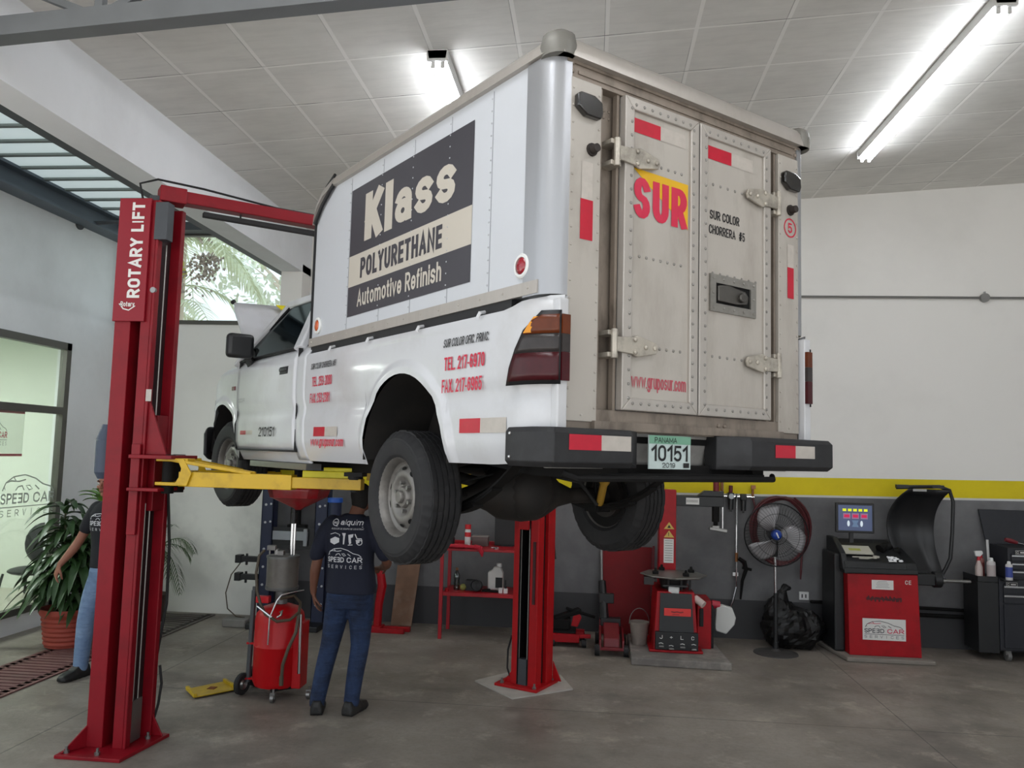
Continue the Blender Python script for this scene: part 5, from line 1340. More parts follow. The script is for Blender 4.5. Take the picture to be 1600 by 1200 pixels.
# ---- second person, half hidden by the left post
p2 = empty('person', (-4.2, 6.85, 0)); tag(p2, 'person in black t-shirt and pale jeans walking past behind the left post', 'person')
B1 = V((-4.2, 6.85, 0))
f = PM()
P, M_ = head(f, (-4.225, 6.80, 1.645), (-.15, -1, -.08), (0, 0, 1))
limb(f, [((-4.20, 6.85, 1.44), .062), ((-4.21, 6.84, 1.52), .055), ((-4.22, 6.82, 1.60), .055)])
trunk(f, [(-4.17, 6.85, .90, .13, .09), (-4.18, 6.85, 1.10, .135, .09), (-4.19, 6.85, 1.30, .15, .095), (-4.19, 6.85, 1.42, .14, .085), (-4.20, 6.85, 1.47, .08, .06)])
limb(f, [((-4.35, 6.85, 1.42), .052), ((-4.41, 6.85, 1.29), .047), ((-4.465, 6.84, 1.17), .040), ((-4.51, 6.81, 1.07), .040), ((-4.585, 6.76, .95), .028), ((-4.59, 6.755, .94), .026)])
hand(f, (-4.592, 6.752, .935), (-.28, -.12, -1), (.55, .75, -.2), 1, .6)
limb(f, [((-4.03, 6.85, 1.42), .052), ((-3.99, 6.87, 1.29), .047), ((-3.97, 6.90, 1.16), .040), ((-3.97, 6.88, 1.05), .040), ((-3.98, 6.80, .93), .028)])
hand(f, (-3.98, 6.795, .92), (0, -.2, -1), (-.9, .2, 0), -1, .55)
limb(f, [((-4.26, 6.85, .88), .075), ((-4.33, 6.78, .50), .05), ((-4.34, 6.76, .10), .036)]); limb(f, [((-4.09, 6.85, .88), .075), ((-4.07, 6.92, .50), .05), ((-4.06, 7.06, .12), .036)])
blob('body', f, M_skin2, p2, .0065, 4)
face(lambda x, y, z: P(x, y, z) - B1, M_, p2)
f = PM(); f.ball(P(0, -.020, .036), (.078, .095, .090), 22, M_); blob('hair', f, M_hair, p2, .009, 3)
f = PM()
trunk(f, [(-4.17, 6.85, .92, .185, .13), (-4.17, 6.85, .98, .182, .13), (-4.18, 6.85, 1.12, .175, .12), (-4.19, 6.85, 1.28, .186, .13), (-4.19, 6.85, 1.38, .195, .125), (-4.19, 6.85, 1.45, .165, .10), (-4.20, 6.845, 1.485, .095, .075), (-4.20, 6.845, 1.50, .072, .066)])
limb(f, [((-4.33, 6.85, 1.42), .075), ((-4.385, 6.85, 1.34), .070), ((-4.43, 6.845, 1.25), .060)]); limb(f, [((-4.05, 6.85, 1.42), .075), ((-4.0, 6.86, 1.32), .070), ((-3.985, 6.87, 1.23), .060)])
sh2 = blob('shirt', f, M_blkshirt, p2, .008, 5)
f = PM()
trunk(f, [(-4.175, 6.85, .79, .165, .118), (-4.175, 6.85, .87, .182, .128), (-4.17, 6.85, .96, .175, .12)])
limb(f, [((-4.26, 6.85, .84), .104), ((-4.30, 6.82, .70), .092), ((-4.33, 6.78, .50), .074), ((-4.335, 6.77, .32), .068), ((-4.34, 6.76, .08), .060)])
limb(f, [((-4.09, 6.85, .84), .104), ((-4.08, 6.88, .70), .092), ((-4.07, 6.92, .50), .074), ((-4.065, 6.99, .32), .068), ((-4.06, 7.06, .10), .060)])
blob('jeans', f, M_jean2, p2, .009, 4)
for a, b2 in (((-4.34, 6.76, 0), (-4.38, 6.55, 0)), ((-4.06, 7.06, 0), (-4.06, 6.9, 0))):
    f = PM(); shoe(f, a, b2); blob('shoe', f, M_shoe, p2, .007, 3)
bv = BVHTree.FromPolygons([v.co.copy() for v in sh2.data.vertices], [tuple(p.vertices) for p in sh2.data.polygons])
d = Decal(V((-4.345, 6.4, 1.235)) - B1, (1, 0, 0), (0, 0, 1), 0); car_logo(d, 0, 0, .28, .16); d.wrap(bv, .3, .004); d.build('shirt_print', MATS['white shirt print'], sh2)

# ================================================================== WORKSHOP EQUIPMENT
class T:
    """a thing: an Empty at its base; its meshes are given in world coordinates"""
    def __init__(s, name, base, label, cat, group=None):
        s.o = empty(name, base); s.b = V(base); tag(s.o, label, cat, group)
    def mb(s): return MBO(s.b)
    def dec(s, P, U, W, off=.0015): return Decal(V(P) - s.b, U, W, off)
def one(name, base, label, cat, m, fn, group=None, **k):
    f = MBO(base); fn(f); o = f.build(name, m, None, **k); o.location = base; return tag(o, label, cat, group)

# ---- waste oil drainer
t = T('oil_drainer', (-2.52, 6.58, 0), 'red waste oil drainer tank with grey glass cylinder, left of the mechanic', 'oil drainer')
cx, cy = -2.52, 6.58
Mt = Matrix.Translation((cx, cy, 0))
M_tank = mat('glossy red tank', '#b00610', .4, var=.03, spec=.35, dirt='#5a0509', dirt_amt=.2, dscale=4)
f = t.mb(); f.lathe([(.001, .075), (.14, .078), (.18, .09), (.197, .13), (.198, .40), (.201, .405), (.198, .41), (.198, .60), (.188, .655), (.15, .70), (.08, .725), (.001, .73)], Mt, 40); tk = f.build('tank', M_tank, t.o, smooth=40)
f = t.mb(); f.box((-2.36, 6.46, .09), (-2.285, 6.62, .60)); f.build('side_panel', M_tank, t.o, smooth=0, bevel=.005)
M_pole = mat('grey enamel tube', '#4a4d50', .4, .3, var=.1)
f = t.mb(); f.tube([(-2.755, 6.55, .10), (-2.745, 6.55, .55), (-2.74, 6.55, .83)], .021, 10); f.cyl((-2.74, 6.55, .82), (-2.74, 6.55, .86), .016, n=10); po = f.build('handle_pole', M_pole, t.o)
f = t.mb(); f.box((-2.775, 6.53, .40), (-2.70, 6.57, .415)); f.box((-2.775, 6.53, .12), (-2.70, 6.57, .135)); f.build('bracket', M_tank, t.o, smooth=0)
f = t.mb(); f.box((-2.69, 6.46, .745), (-2.58, 6.52, .80)); f.build('valve_handle', mat('red valve box', '#c4131f', .4), t.o, smooth=0, bevel=.008)
for x, y in ((-2.79, 6.52), (-2.79, 6.78)):
    Mw = Matrix.Translation((x, y, .088)) @ Matrix.Rotation(radians(72), 4, 'Z') @ Matrix.Rotation(pi / 2, 4, 'X')
    f = t.mb(); f.lathe([(.045, -.018), (.075, -.022), (.086, -.012), (.086, .012), (.075, .022), (.045, .018)], Mw, 24); wh = f.build('wheel', M_rubber, t.o, smooth=40)
    f = t.mb(); f.lathe([(.001, .012), (.02, .022), (.03, .008), (.045, .018), (.045, -.018), (.001, -.012)], Mw, 20); f.build('hub', M_steel, wh, smooth=40)
f = t.mb(); f.bar((-2.79, 6.52, .088), (-2.79, 6.78, .088), .02, .02); f.bar((-2.79, 6.6, .095), (-2.6, 6.6, .11), .04, .03); f.bar((-2.5, 6.4, .085), (-2.3, 6.55, .095), .04, .02); f.build('axle', M_dark, t.o, smooth=0)
for x, y in ((-2.47, 6.37), (-2.23, 6.52)):
    f = t.mb(); f.cyl((x - .014, y, .032), (x + .014, y, .032), .032, n=16); f.box((x - .02, y - .012, .03), (x + .02, y + .025, .075)); f.cyl((x, y + .01, .07), (x, y + .01, .10), .010, n=8); f.build('caster', M_steel, t.o, smooth=30)
gm = mat('smoky measuring glass', '#77726c', .3, var=.12, scale=7, alpha=.82, dirt='#4a4540', dirt_amt=.6, dscale=5)
f = t.mb(); f.lathe([(.128, .865), (.128, 1.105)], Mt, 36); f.lathe([(.122, .865), (.122, 1.105)], Mt, 36); gl = f.build('glass_cylinder', gm, t.o)
f = t.mb(); f.lathe([(.001, .845), (.13, .845), (.134, .855), (.134, .872), (.001, .872)], Mt, 36); f.lathe([(.001, 1.100), (.134, 1.100), (.134, 1.118), (.05, 1.126), (.001, 1.126)], Mt, 36); f.lathe([(.05, .73), (.045, .845)], Mt, 20)
for k in range(4): f.cyl((cx + .10 * cos(k * 1.57 + .6), cy + .10 * sin(k * 1.57 + .6), .86), (cx + .10 * cos(k * 1.57 + .6), cy + .10 * sin(k * 1.57 + .6), 1.11), .006, n=6)
f.build('cylinder_cap', mat('grey cast cap', '#6b6b6a', .45, .4, var=.1), t.o, smooth=40)
f = t.mb(); f.cyl((cx + .02, cy, .872), (cx + .02, cy, 1.0), .055, n=18); f.build('oil_level', mat('dark waste oil', '#2b2522', .3), gl)
f = t.mb(); f.cyl((-2.455, cy, 1.12), (-2.455, cy, 1.43), .011, n=10); f.cyl((-2.432, cy, 1.12), (-2.432, cy, 1.43), .009, n=10); rod = f.build('chrome_rod', M_chrome, t.o)
f = t.mb(); f.cyl((-2.445, cy, 1.38), (-2.445, cy, 1.46), .024, n=14); f.cyl((-2.445, cy, 1.45), (-2.445, cy, 1.50), .018, n=12); f.build('rod_clamp', M_black, rod)
f = t.mb()
R = []
for z, w_ in ((1.495, .02), (1.51, .035), (1.60, .205), (1.655, .222), (1.69, .224)):
    R.append([V((-2.41 + sx * w_ * .95, cy + sy * w_ * .95, z)) for sx, sy in ((-1, -.7), (-.7, -1), (.7, -1), (1, -.7), (1, .7), (.7, 1), (-.7, 1), (-1, .7))])
f.rings(R, caps=False); f.build('funnel', mat('red plastic funnel', '#a81420', .35, var=.15, scale=4, dirt='#8d8480', dirt_amt=.5, dscale=3), t.o, smooth=30, thick=.006)
f = t.mb(); f.cyl((-2.57, cy - .02, 1.12), (-2.57, cy - .02, 1.17), .02, n=10); f.box((-2.55, cy - .06, 1.12), (-2.50, cy - .01, 1.16)); f.cyl((-2.625, cy - .03, 1.12), (-2.625, cy - .03, 1.2), .008, n=8); f.box((-2.64, cy - .06, 1.16), (-2.57, cy - .02, 1.20)); f.build('fittings', M_steel, t.o, smooth=0, bevel=.003)
M_hose = mat('brown rubber hose', '#4a3f30', .5, var=.15)
f = t.mb(); f.tube([(-2.63, 6.45, 1.17), (-2.66, 6.42, 1.13), (-2.67, 6.40, 1.0), (-2.655, 6.40, .85), (-2.62, 6.40, .75), (-2.56, 6.36, .68), (-2.45, 6.33, .635), (-2.35, 6.34, .65), (-2.30, 6.40, .70), (-2.32, 6.48, .76), (-2.40, 6.55, .80), (-2.5, 6.5, .78)], .012, 8); f.build('suction_hose', M_hose, t.o)
f = t.mb(); f.tube([(-2.305, 6.42, .70), (-2.31, 6.38, .55), (-2.36, 6.36, .42), (-2.395, 6.355, .3), (-2.40, 6.355, .20)], .014, 8); f.cyl((-2.40, 6.355, .14), (-2.40, 6.355, .21), .017, n=10); f.build('drain_hose', M_hose, t.o)
f = t.mb(); f.cyl((-2.29, 6.42, .68), (-2.285, 6.42, .22), .012, n=8); f.tube([(-2.52, 6.34, .45), (-2.515, 6.34, .66), (-2.47, 6.36, .79), (-2.44, 6.38, .835), (-2.34, 6.42, .86), (-2.28, 6.44, .87)], .006, 8); f.tube([(-2.63, 6.36, .74), (-2.5, 6.345, .66)], .010, 8); f.tube([(-2.44, 6.36, .70), (-2.42, 6.355, .72), (-2.43, 6.36, .68), (-2.46, 6.36, .66)], .009, 8); f.build('wand', M_chrome, t.o)

# ---- shop press
t = T('shop_press', (-3.35, 9.12, 0), 'navy blue two post hydraulic shop press standing behind the oil drainer', 'press')
for x0, x1 in ((-3.75, -3.61), (-3.12, -2.97)):
    f = t.mb(); f.box((x0, 9.05, .04), (x1, 9.07, 1.92)); f.box((x0, 9.05, .04), (x0 + .015, 9.19, 1.92)); f.box((x1 - .015, 9.05, .04), (x1, 9.19, 1.92)); po = f.build('post', M_navy, t.o, smooth=0, bevel=.004)
    f = t.mb()
    for z in (.25, .45, .65, .85, 1.15, 1.35, 1.6):
        f.cyl(((x0 + x1) / 2 - .02, 9.044, z), ((x0 + x1) / 2 - .02, 9.052, z), .014, n=12); f.cyl(((x0 + x1) / 2 + .04, 9.044, z + .01), ((x0 + x1) / 2 + .04, 9.052, z + .01), .012, n=12)
    f.build('pin_hole', mat('bright bolt hole', '#b8babd', .4), po, smooth=0)
    f = t.mb(); f.box((x0 - .02, 8.80, 0), (x1 + .02, 9.40, .06)); f.build('foot', M_black, t.o, smooth=0, bevel=.01)
f = t.mb(); f.box((-3.62, 9.06, .86), (-3.10, 9.18, .90)); f.box((-3.62, 9.07, .90), (-3.10, 9.08, 1.10)); f.build('press_bed', M_black, t.o, smooth=0)
f = t.mb(); f.box((-3.60, 9.03, .96), (-3.19, 9.05, 1.06)); f.box((-3.235, 9.02, .90), (-3.195, 9.05, 1.09)); f.build('bed_plate', mat('bare grey bed steel', '#93979c', .5, .3, var=.1, dirt='#5a5a5c', dirt_amt=.4), t.o, smooth=0, bevel=.003)
f = t.mb(); f.box((-3.75, 9.03, 1.75), (-2.97, 9.2, 1.92)); f.build('head_beam', M_navy, t.o, smooth=0, bevel=.005)
f = t.mb(); f.cyl((-3.36, 9.12, 1.12), (-3.36, 9.12, 1.75), .05, n=18); f.box((-3.45, 9.08, 1.09), (-3.24, 9.17, 1.13)); f.build('ram', M_dark, t.o)
f = t.mb(); f.cyl((-2.90, 9.08, 1.10), (-2.90, 9.08, 1.40), .075, n=20); bo = f.build('pump_reservoir', M_navy, t.o)
f = t.mb(); f.cyl((-2.90, 9.08, 1.40), (-2.90, 9.08, 1.45), .085, n=20); f.build('blue_lid', mat('bright blue lid', '#2257b0', .4), bo)
for z in (.73, .53):
    f = t.mb(); f.box((-3.98, 9.02, z - .03), (-3.76, 9.10, z + .03)); f.box((-4.02, 9.01, z - .045), (-3.95, 9.11, z + .045)); f.cyl((-3.90, 9.06, z - .07), (-3.90, 9.06, z + .06), .015, n=8); f.build('clamp', M_black, t.o, smooth=0, bevel=.008)
f = t.mb(); f.tube([(-3.97, 9.05, .68), (-4.06, 9.03, .55), (-4.10, 9.0, .35), (-4.06, 8.98, .18), (-3.95, 8.97, .10), (-3.85, 8.97, .09)], .007, 6); f.build('air_hose', M_hose, t.o)
one('concrete_block', (-3.92, 8.95, 0), 'small grey concrete block on the floor by the press foot', 'block', mat('rough concrete block', '#7d7a76', .9, var=.2), lambda f: f.box((-4.06, 8.85, 0), (-3.79, 9.02, .09)), smooth=0, bevel=.015)

# ---- red work table with two tops
M_tab = mat('red table paint', '#a80e1e', .4, var=.07, dirt='#3b1214', dirt_amt=.5, dscale=4)
t = T('work_table', (-1.05, 9.05, 0), 'red steel work table with a lower shelf along the grey wall', 'table')
for x, y in ((-1.60, 8.83), (-.50, 8.83), (-1.60, 9.33), (-.50, 9.33)):
    f = t.mb(); f.box((x - .018, y - .018, 0), (x + .018, y + .018, .94)); f.build('leg', M_tab, t.o, smooth=0)
f = t.mb(); f.box((-1.62, 8.81, .94), (-.48, 9.35, .965)); f.box((-1.62, 9.33, .965), (-.48, 9.35, 1.0)); f.build('table_top', M_tab, t.o, smooth=0, bevel=.004)
f = t.mb(); f.box((-1.59, 8.83, .455), (-.49, 9.34, .495)); f.build('shelf', M_tab, t.o, smooth=0, bevel=.004)
ZT, ZS = .965, .495
t = T('spray_can', (-1.37, 9.12, ZT), 'red and white spray can standing on the red work table', 'spray can')
f = t.mb(); f.lathe([(.001, 0), (.034, 0), (.034, .16), (.030, .18), (.02, .185)], Matrix.Translation((-1.37, 9.12, ZT)), 20); f.build('can', M_white, t.o, smooth=40)
f = t.mb(); f.lathe([(.034, .185), (.034, .235), (.001, .237)], Matrix.Translation((-1.37, 9.12, ZT)), 20); f.build('cap', mat('red cap', '#c61622', .4), t.o, smooth=40)
f = t.mb(); f.lathe([(.0348, .10), (.0348, .15)], Matrix.Translation((-1.37, 9.12, ZT)), 20); f.build('label_band', mat('red cap', '#c61622', .4), t.o); 
t = T('tin_can', (-1.63, 9.08, ZT), 'small dark tin with white DS lettering at the left end of the table', 'can')
f = t.mb(); f.lathe([(.001, 0), (.05, 0), (.05, .09), (.045, .095), (.001, .095)], Matrix.Translation((-1.56, 9.08, ZT)), 20); f.build('tin', M_black, t.o, smooth=40)
d = t.dec((-1.585, 9.025, ZT + .025), (1, 0, 0), (0, 0, 1)); d.text('DS', 0, 0, .05, .045, .02); d.build('lettering', M_signwhite, t.o)
t.o.location = (-1.63, 9.08, ZT)
def glove(f):
    f.ball((-1.42, 8.86, ZT + .022), (.13, .07, .024), 14); f.ball((-1.27, 8.84, ZT + .02), (.11, .05, .02), 14); f.ball((-1.52, 8.88, ZT + .016), (.08, .06, .018), 12)
    f.tube([(-1.25, 8.83, ZT + .02), (-1.19, 8.805, ZT + .015), (-1.165, 8.80, ZT - .03), (-1.16, 8.80, ZT - .075)], [.03, .03, .025, .008], 8)
    f.tube([(-1.50, 8.86, ZT + .02), (-1.58, 8.84, ZT + .012)], [.025, .012], 8); f.tube([(-1.36, 8.86, ZT + .02), (-1.34, 8.80, ZT + .016)], [.02, .01], 8)
o = one('cloth_rag', (-1.4, 8.86, ZT), 'crumpled red cloth rag hanging over the table front edge', 'rag', mat('red cloth', '#b81c30', .85, var=.15, scale=20, bump=.5, bscale=30), glove)
t = T('plastic_box', (-1.23, 9.15, ZT), 'translucent brown plastic box beside the spray can', 'box')
f = t.mb(); f.box((-1.32, 9.10, ZT), (-1.14, 9.22, ZT + .105)); f.build('box_body', mat('smoky box plastic', '#5a4b48', .3, var=.15), t.o, smooth=0, bevel=.006)
f = t.mb(); f.box((-1.325, 9.095, ZT + .10), (-1.135, 9.225, ZT + .112)); f.build('lid', mat('pale lid plastic', '#87807c', .4), t.o, smooth=0, bevel=.003)
one('black_panel', (-.95, 9.2, ZT), 'tall black flat panel standing upright on the red table', 'panel', M_black, lambda f: (f.box((-1.08, 9.22, ZT), (-.78, 9.25, ZT + .38)), f.box((-.95, 9.23, ZT + .38), (-.935, 9.24, ZT + .46)), f.box((-1.0, 9.17, ZT), (-.86, 9.30, ZT + .01))), smooth=0, bevel=.004)
one('wrench', (-1.03, 8.9, ZT), 'small bright spanner lying at the table front edge', 'wrench', M_chrome, lambda f: (f.bar((-1.07, 8.93, ZT + .006), (-1.02, 8.84, ZT + .006), .016, .010), f.cyl((-1.075, 8.94, ZT), (-1.075, 8.94, ZT + .014), .02, n=8), f.bar((-1.06, 8.95, ZT + .008), (-1.0, 8.95, ZT + .008), .02, .014)), smooth=0)
t = T('water_bottle', (-1.46, 9.0, ZS), 'clear plastic bottle with brown cap on the lower table shelf', 'bottle')
f = t.mb(); f.lathe([(.001, .0), (.032, 0), (.034, .03), (.030, .05), (.034, .07), (.030, .10), (.034, .13), (.034, .16), (.015, .205), (.012, .215)], Matrix.Translation((-1.46, 9.0, ZS)), 18); f.build('bottle_body', glass('bottle plastic', '#b4bab8', 2.0, .1), t.o, smooth=40)
f = t.mb(); f.cyl((-1.46, 9.0, ZS + .213), (-1.46, 9.0, ZS + .24), .015, n=14); f.build('cap', mat('brown cap', '#8a5a38', .5), t.o)
one('tennis_ball', (-1.385, 8.98, ZS), 'small greenish yellow ball on the lower table shelf', 'ball', mat('faded tennis felt', '#8a8a4a', .9, var=.1), lambda f: f.ball((-1.385, 8.98, ZS + .036), .036, 16))
def speaker(f):
    M2 = Matrix.Translation((-1.235, 8.97, ZS + .062)) @ Matrix.Rotation(radians(80), 4, 'X')
    f.lathe([(.001, .02), (.05, .03), (.056, .055), (.062, .055), (.062, -.06), (.001, -.06)], M2, 24); f.box((-1.36, 8.98, ZS), (-1.25, 9.08, ZS + .11))
one('filter_housing', (-1.25, 9.0, ZS), 'round black open ended housing lying on the lower shelf', 'car part', M_black, speaker, smooth=40)
t = T('jug', (-1.03, 9.05, ZS), 'white oil jug with a black label on the lower table shelf', 'jug')
f = t.mb(); f.prism([(-1.12, 9.01, ZS), (-.95, 9.01, ZS), (-.95, 9.01, ZS + .20), (-.98, 9.01, ZS + .26), (-1.05, 9.01, ZS + .27), (-1.08, 9.01, ZS + .22), (-1.12, 9.01, ZS + .21)], (0, .09, 0)); f.build('jug_body', mat('milky jug plastic', '#c9c8c4', .4), t.o, smooth=0, bevel=.02, seg=3)
f = t.mb(); f.cyl((-1.0, 9.055, ZS + .26), (-1.0, 9.055, ZS + .30), .03, n=14); f.build('cap', M_white, t.o)
f = t.mb(); f.box((-1.03, 9.003, ZS + .04), (-.955, 9.009, ZS + .15)); f.build('label_patch', M_ink, t.o, smooth=0)
for x, lab in ((-.965, 'left of two tiny white jars on the lower table shelf'), (-.91, 'right of two tiny white jars, with a dark dropper top')):
    t = T('small_jar', (x, 8.93, ZS), lab, 'jar', 'tiny white jars on the shelf')
    f = t.mb(); f.cyl((x, 8.93, ZS), (x, 8.93, ZS + .05), .024, n=14); f.build('jar', M_white, t.o)
    if x > -.95:
        f = t.mb(); f.cyl((x, 8.93, ZS + .05), (x, 8.93, ZS + .075), .014, n=10); f.cyl((x, 8.93, ZS + .07), (x, 8.93, ZS + .14), .007, n=8); f.build('dropper', M_black, t.o)
one('hand_tool', (-1.1, 9.0, ZS), 'black hand tool lying flat before the white jug', 'tool', M_dark, lambda f: (f.bar((-1.17, 8.95, ZS + .012), (-.99, 8.93, ZS + .012), .04, .024), f.bar((-1.15, 8.96, ZS + .015), (-1.08, 8.95, ZS + .02), .03, .03)), smooth=0, bevel=.006)
one('magnet', (-1.52, 8.88, ZS), 'small red plug at the left corner of the lower shelf', 'plug', M_red, lambda f: f.cyl((-1.545, 8.88, ZS), (-1.545, 8.88, ZS + .035), .022, n=12))

# ---- leaning boards, stands, jacks
one('plywood_board', (-2.1, 9.4, 0), 'brown board leaning on the grey wall right of the mechanic', 'board', mat('stained plywood', '#7d5f4c', .8, var=.25, scale=5, dirt='#a09488', dirt_amt=.6, dscale=3), lambda f: f.prism([(-2.27, 9.36, .005), (-2.03, 9.36, .005), (-1.97, 9.50, .78), (-2.24, 9.50, .78)], (0, .02, 0)), smooth=0)
t = T('support_stand', (-2.3, 9.0, 0), 'tall red support stand with flat feet behind the mechanic', 'stand')
f = t.mb(); f.tube([(-2.34, 9.02, .05), (-2.33, 9.02, .30), (-2.30, 9.02, .50), (-2.32, 9.02, .62), (-2.36, 9.02, .68)], [.045, .045, .05, .045, .03], 10); f.build('column', M_red, t.o)
f = t.mb(); f.box((-2.42, 8.94, .0), (-2.02, 9.0, .05)); f.box((-2.42, 9.05, .0), (-1.98, 9.12, .05)); f.box((-2.40, 8.94, .045), (-2.28, 9.12, .065)); f.build('base_feet', M_red, t.o, smooth=0, bevel=.006)
def mini(f):
    f.box((-.44, 8.72, .05), (-.10, 8.78, .13)); f.box((-.10, 8.72, .10), (.02, 8.78, .135)); f.box((-.44, 9.05, .05), (-.05, 9.10, .12)); f.box((-.44, 8.78, .08), (-.06, 9.05, .10))
t = T('transmission_jack', (-.25, 8.9, 0), 'low red jack with black cradle right of the lift post', 'jack')
f = t.mb(); mini(f); f.build('frame', M_red, t.o, smooth=0, bevel=.005)
f = t.mb(); f.box((-.42, 8.78, .10), (-.14, 9.06, .15)); f.box((-.40, 8.85, .15), (-.20, 9.0, .26)); f.bar((-.38, 8.9, .25), (-.10, 9.0, .34), .10, .05); f.bar((-.25, 8.95, .36), (.06, 9.05, .26), .04, .03); f.build('cradle', M_dark, t.o, smooth=0, bevel=.01)
f = t.mb(); f.prism([(-.19, 8.83, .20), (-.12, 8.83, .19), (-.08, 8.83, .29), (-.10, 8.83, .32), (-.17, 8.83, .30)], (0, .03, 0)); f.build('saddle', M_red, t.o, smooth=0, bevel=.006)
for x, y in ((-.05, 8.75), (-.38, 8.75), (-.07, 9.08)):
    f = t.mb(); f.cyl((x - .025, y, .042), (x + .025, y, .042), .042, n=16); f.build('caster', M_rubber, t.o)
t = T('trolley_jack', (.23, 8.55, 0), 'dark red trolley jack with upright handle, left of the bucket', 'jack')
M_dred = mat('dark oily red paint', '#6f0c17', .45, var=.15, dirt='#1d0507', dirt_amt=.6, dscale=6)
f = t.mb()
for x in (.115, .345): f.prism([(x - .01, 8.40, .06), (x - .01, 8.42, .16), (x - .01, 8.8, .22), (x - .01, 9.05, .18), (x - .01, 9.05, .06)], (.02, 0, 0))
f.box((.12, 8.40, .06), (.34, 8.43, .09)); f.build('frame', M_dred, t.o, smooth=0, bevel=.006)
f = t.mb(); f.prism([(.15, 8.44, .08), (.15, 8.46, .17), (.15, 8.75, .27), (.15, 8.85, .22)], (.16, 0, 0)); f.build('lift_plate', M_dred, t.o, smooth=0, bevel=.01)
f = t.mb(); f.box((.12, 8.80, .22), (.33, 8.92, .30)); f.cyl((.16, 8.86, .28), (.13, 9.0, .66), .05, .04, 12); f.box((.10, 8.88, .44), (.26, 8.96, .54)); f.build('handle_socket', M_black, t.o, smooth=0, bevel=.008)
f = t.mb(); f.cyl((.13, 8.97, .55), (.115, 9.1, 1.06), .016, n=10); f.build('handle', M_steel, t.o)
for x, y in ((.085, 8.44), (.375, 8.44), (.09, 9.0), (.37, 9.0)):
    f = t.mb(); f.cyl((x - .024, y, .055), (x + .024, y, .055), .055, n=18); f.build('wheel', M_rubber, t.o)
t = T('red_panel', (.4, 9.48, 0), 'large flat red steel panel leaning on the wall behind the jack', 'panel')
f = t.mb(); f.prism([(.13, 9.38, .02), (.67, 9.38, .02), (.70, 9.5, .98), (.15, 9.5, .98)], (0, .025, 0)); f.build('sheet', mat('scuffed red sheet', '#78070f', .5, spec=.25, var=.12, dirt='#3b090d', dirt_amt=.6, dscale=3), t.o, smooth=0)
f = t.mb(); f.bar((.12, 9.37, .02), (.14, 9.49, .98), .02, .03, (0, 1, 0)); f.bar((.69, 9.36, .02), (.715, 9.48, 1.0), .025, .03, (0, 1, 0)); f.build('edge_rail', M_dred, t.o, smooth=0)
t = T('machine_plinth', (.87, 8.55, 0), 'low rough concrete plinth under the tyre changer', 'plinth')
f = t.mb(); f.prism([(.41, 8.12, 0), (1.36, 8.08, 0), (1.30, 9.2, 0), (.42, 9.2, 0)], (0, 0, .075)); f.build('slab', mat('painted worn concrete', '#6f6a66', .85, var=.15, dirt='#c0b9ac', dirt_amt=.5, dscale=5), t.o, smooth=0, bevel=.012)
ZP = .075
t = T('bucket', (.52, 8.72, ZP), 'dirty grey bucket with raised wire handle on the concrete plinth', 'bucket')
M_bk = mat('cement stained bucket', '#8d837b', .8, var=.15, dirt='#4a4440', dirt_amt=.6, dscale=6)
f = t.mb(); Mb_ = Matrix.Translation((.52, 8.72, ZP)); f.lathe([(.001, .0), (.075, 0), (.098, .20), (.103, .21), (.103, .225), (.096, .225), (.09, .2), (.07, .02), (.001, .02)], Mb_, 28); f.build('pail', M_bk, t.o, smooth=40)
f = t.mb(); f.tube([(.52 + .104 * cos(a), 8.72, ZP + .20 + .16 * sin(a)) for a in [pi * i / 14 for i in range(15)]], .0045, 6); f.build('wire_handle', M_steel, t.o)

# ---- tyre changer
t = T('tyre_changer', (.87, 8.7, ZP), 'red and black tyre changer with round steel turntable', 'tyre changer')
f = t.mb(); f.prism([(.64, 8.42, ZP), (1.09, 8.42, ZP), (1.05, 8.46, .66), (.68, 8.46, .66)], (0, .62, 0)); f.box((.60, 8.38, ZP), (1.13, 9.05, ZP + .025)); cb = f.build('cabinet', M_red, t.o, smooth=0, bevel=.008)
f = t.mb(); f.prism([(.70, 8.408, ZP + .20), (1.04, 8.408, ZP + .20), (1.02, 8.44, .645), (.71, 8.44, .645)], (0, .02, 0)); fp = f.build('front_panel', M_black, cb, smooth=0)
f = t.mb(); f.box((.66, 8.37, ZP + .03), (1.08, 8.43, ZP + .20)); pp = f.build('pedal_panel', M_black, cb, smooth=0, bevel=.004)
d = t.dec((.745, 8.410, .43), (1, 0, 0), (0, .06, 1), .006); d.rect(0, 0, .265, .075); d.cur = 1; d.stroke([(.07, .042), (.10, .036), (.13, .042), (.16, .036), (.19, .042)], .012, .001); d.stroke([(.08, .014), (.15, .014)], .005, .001); d.build('maker_label', [mat('orange red label', '#d5251d', .4), mat('dull red print', '#7a1512', .5)], fp)
d = t.dec((.66, 8.37, ZP + .03), (1, 0, 0), (0, 0, 1), .002)
for x, s_ in ((.055, 'J'), (.155, '+'), (.26, 'L'), (.365, 'C')): d.text(s_, x - .014, .105, .028, .036, .02)
for x in (.055, .155, .265, .375): d.stroke([(x - .022, .06 - (.02 if .1 < x < .2 else 0)), (x, .066 - (.02 if .1 < x < .2 else 0)), (x + .022, .058 - (.02 if .1 < x < .2 else 0))], .006)
d.build('pedal_symbols', M_signwhite, pp)
for x, z in ((.715, .135), (.815, .115), (.925, .135), (1.035, .118)):
    f = t.mb(); f.box((x - .025, 8.33, ZP + z - .075), (x + .025, 8.375, ZP + z - .06)); f.build('pedal', M_steel, pp, smooth=0, bevel=.004)
f = t.mb(); f.box((1.10, 8.62, ZP), (1.24, 9.0, .56)); sb = f.build('side_box', M_red, t.o, smooth=0, bevel=.006)
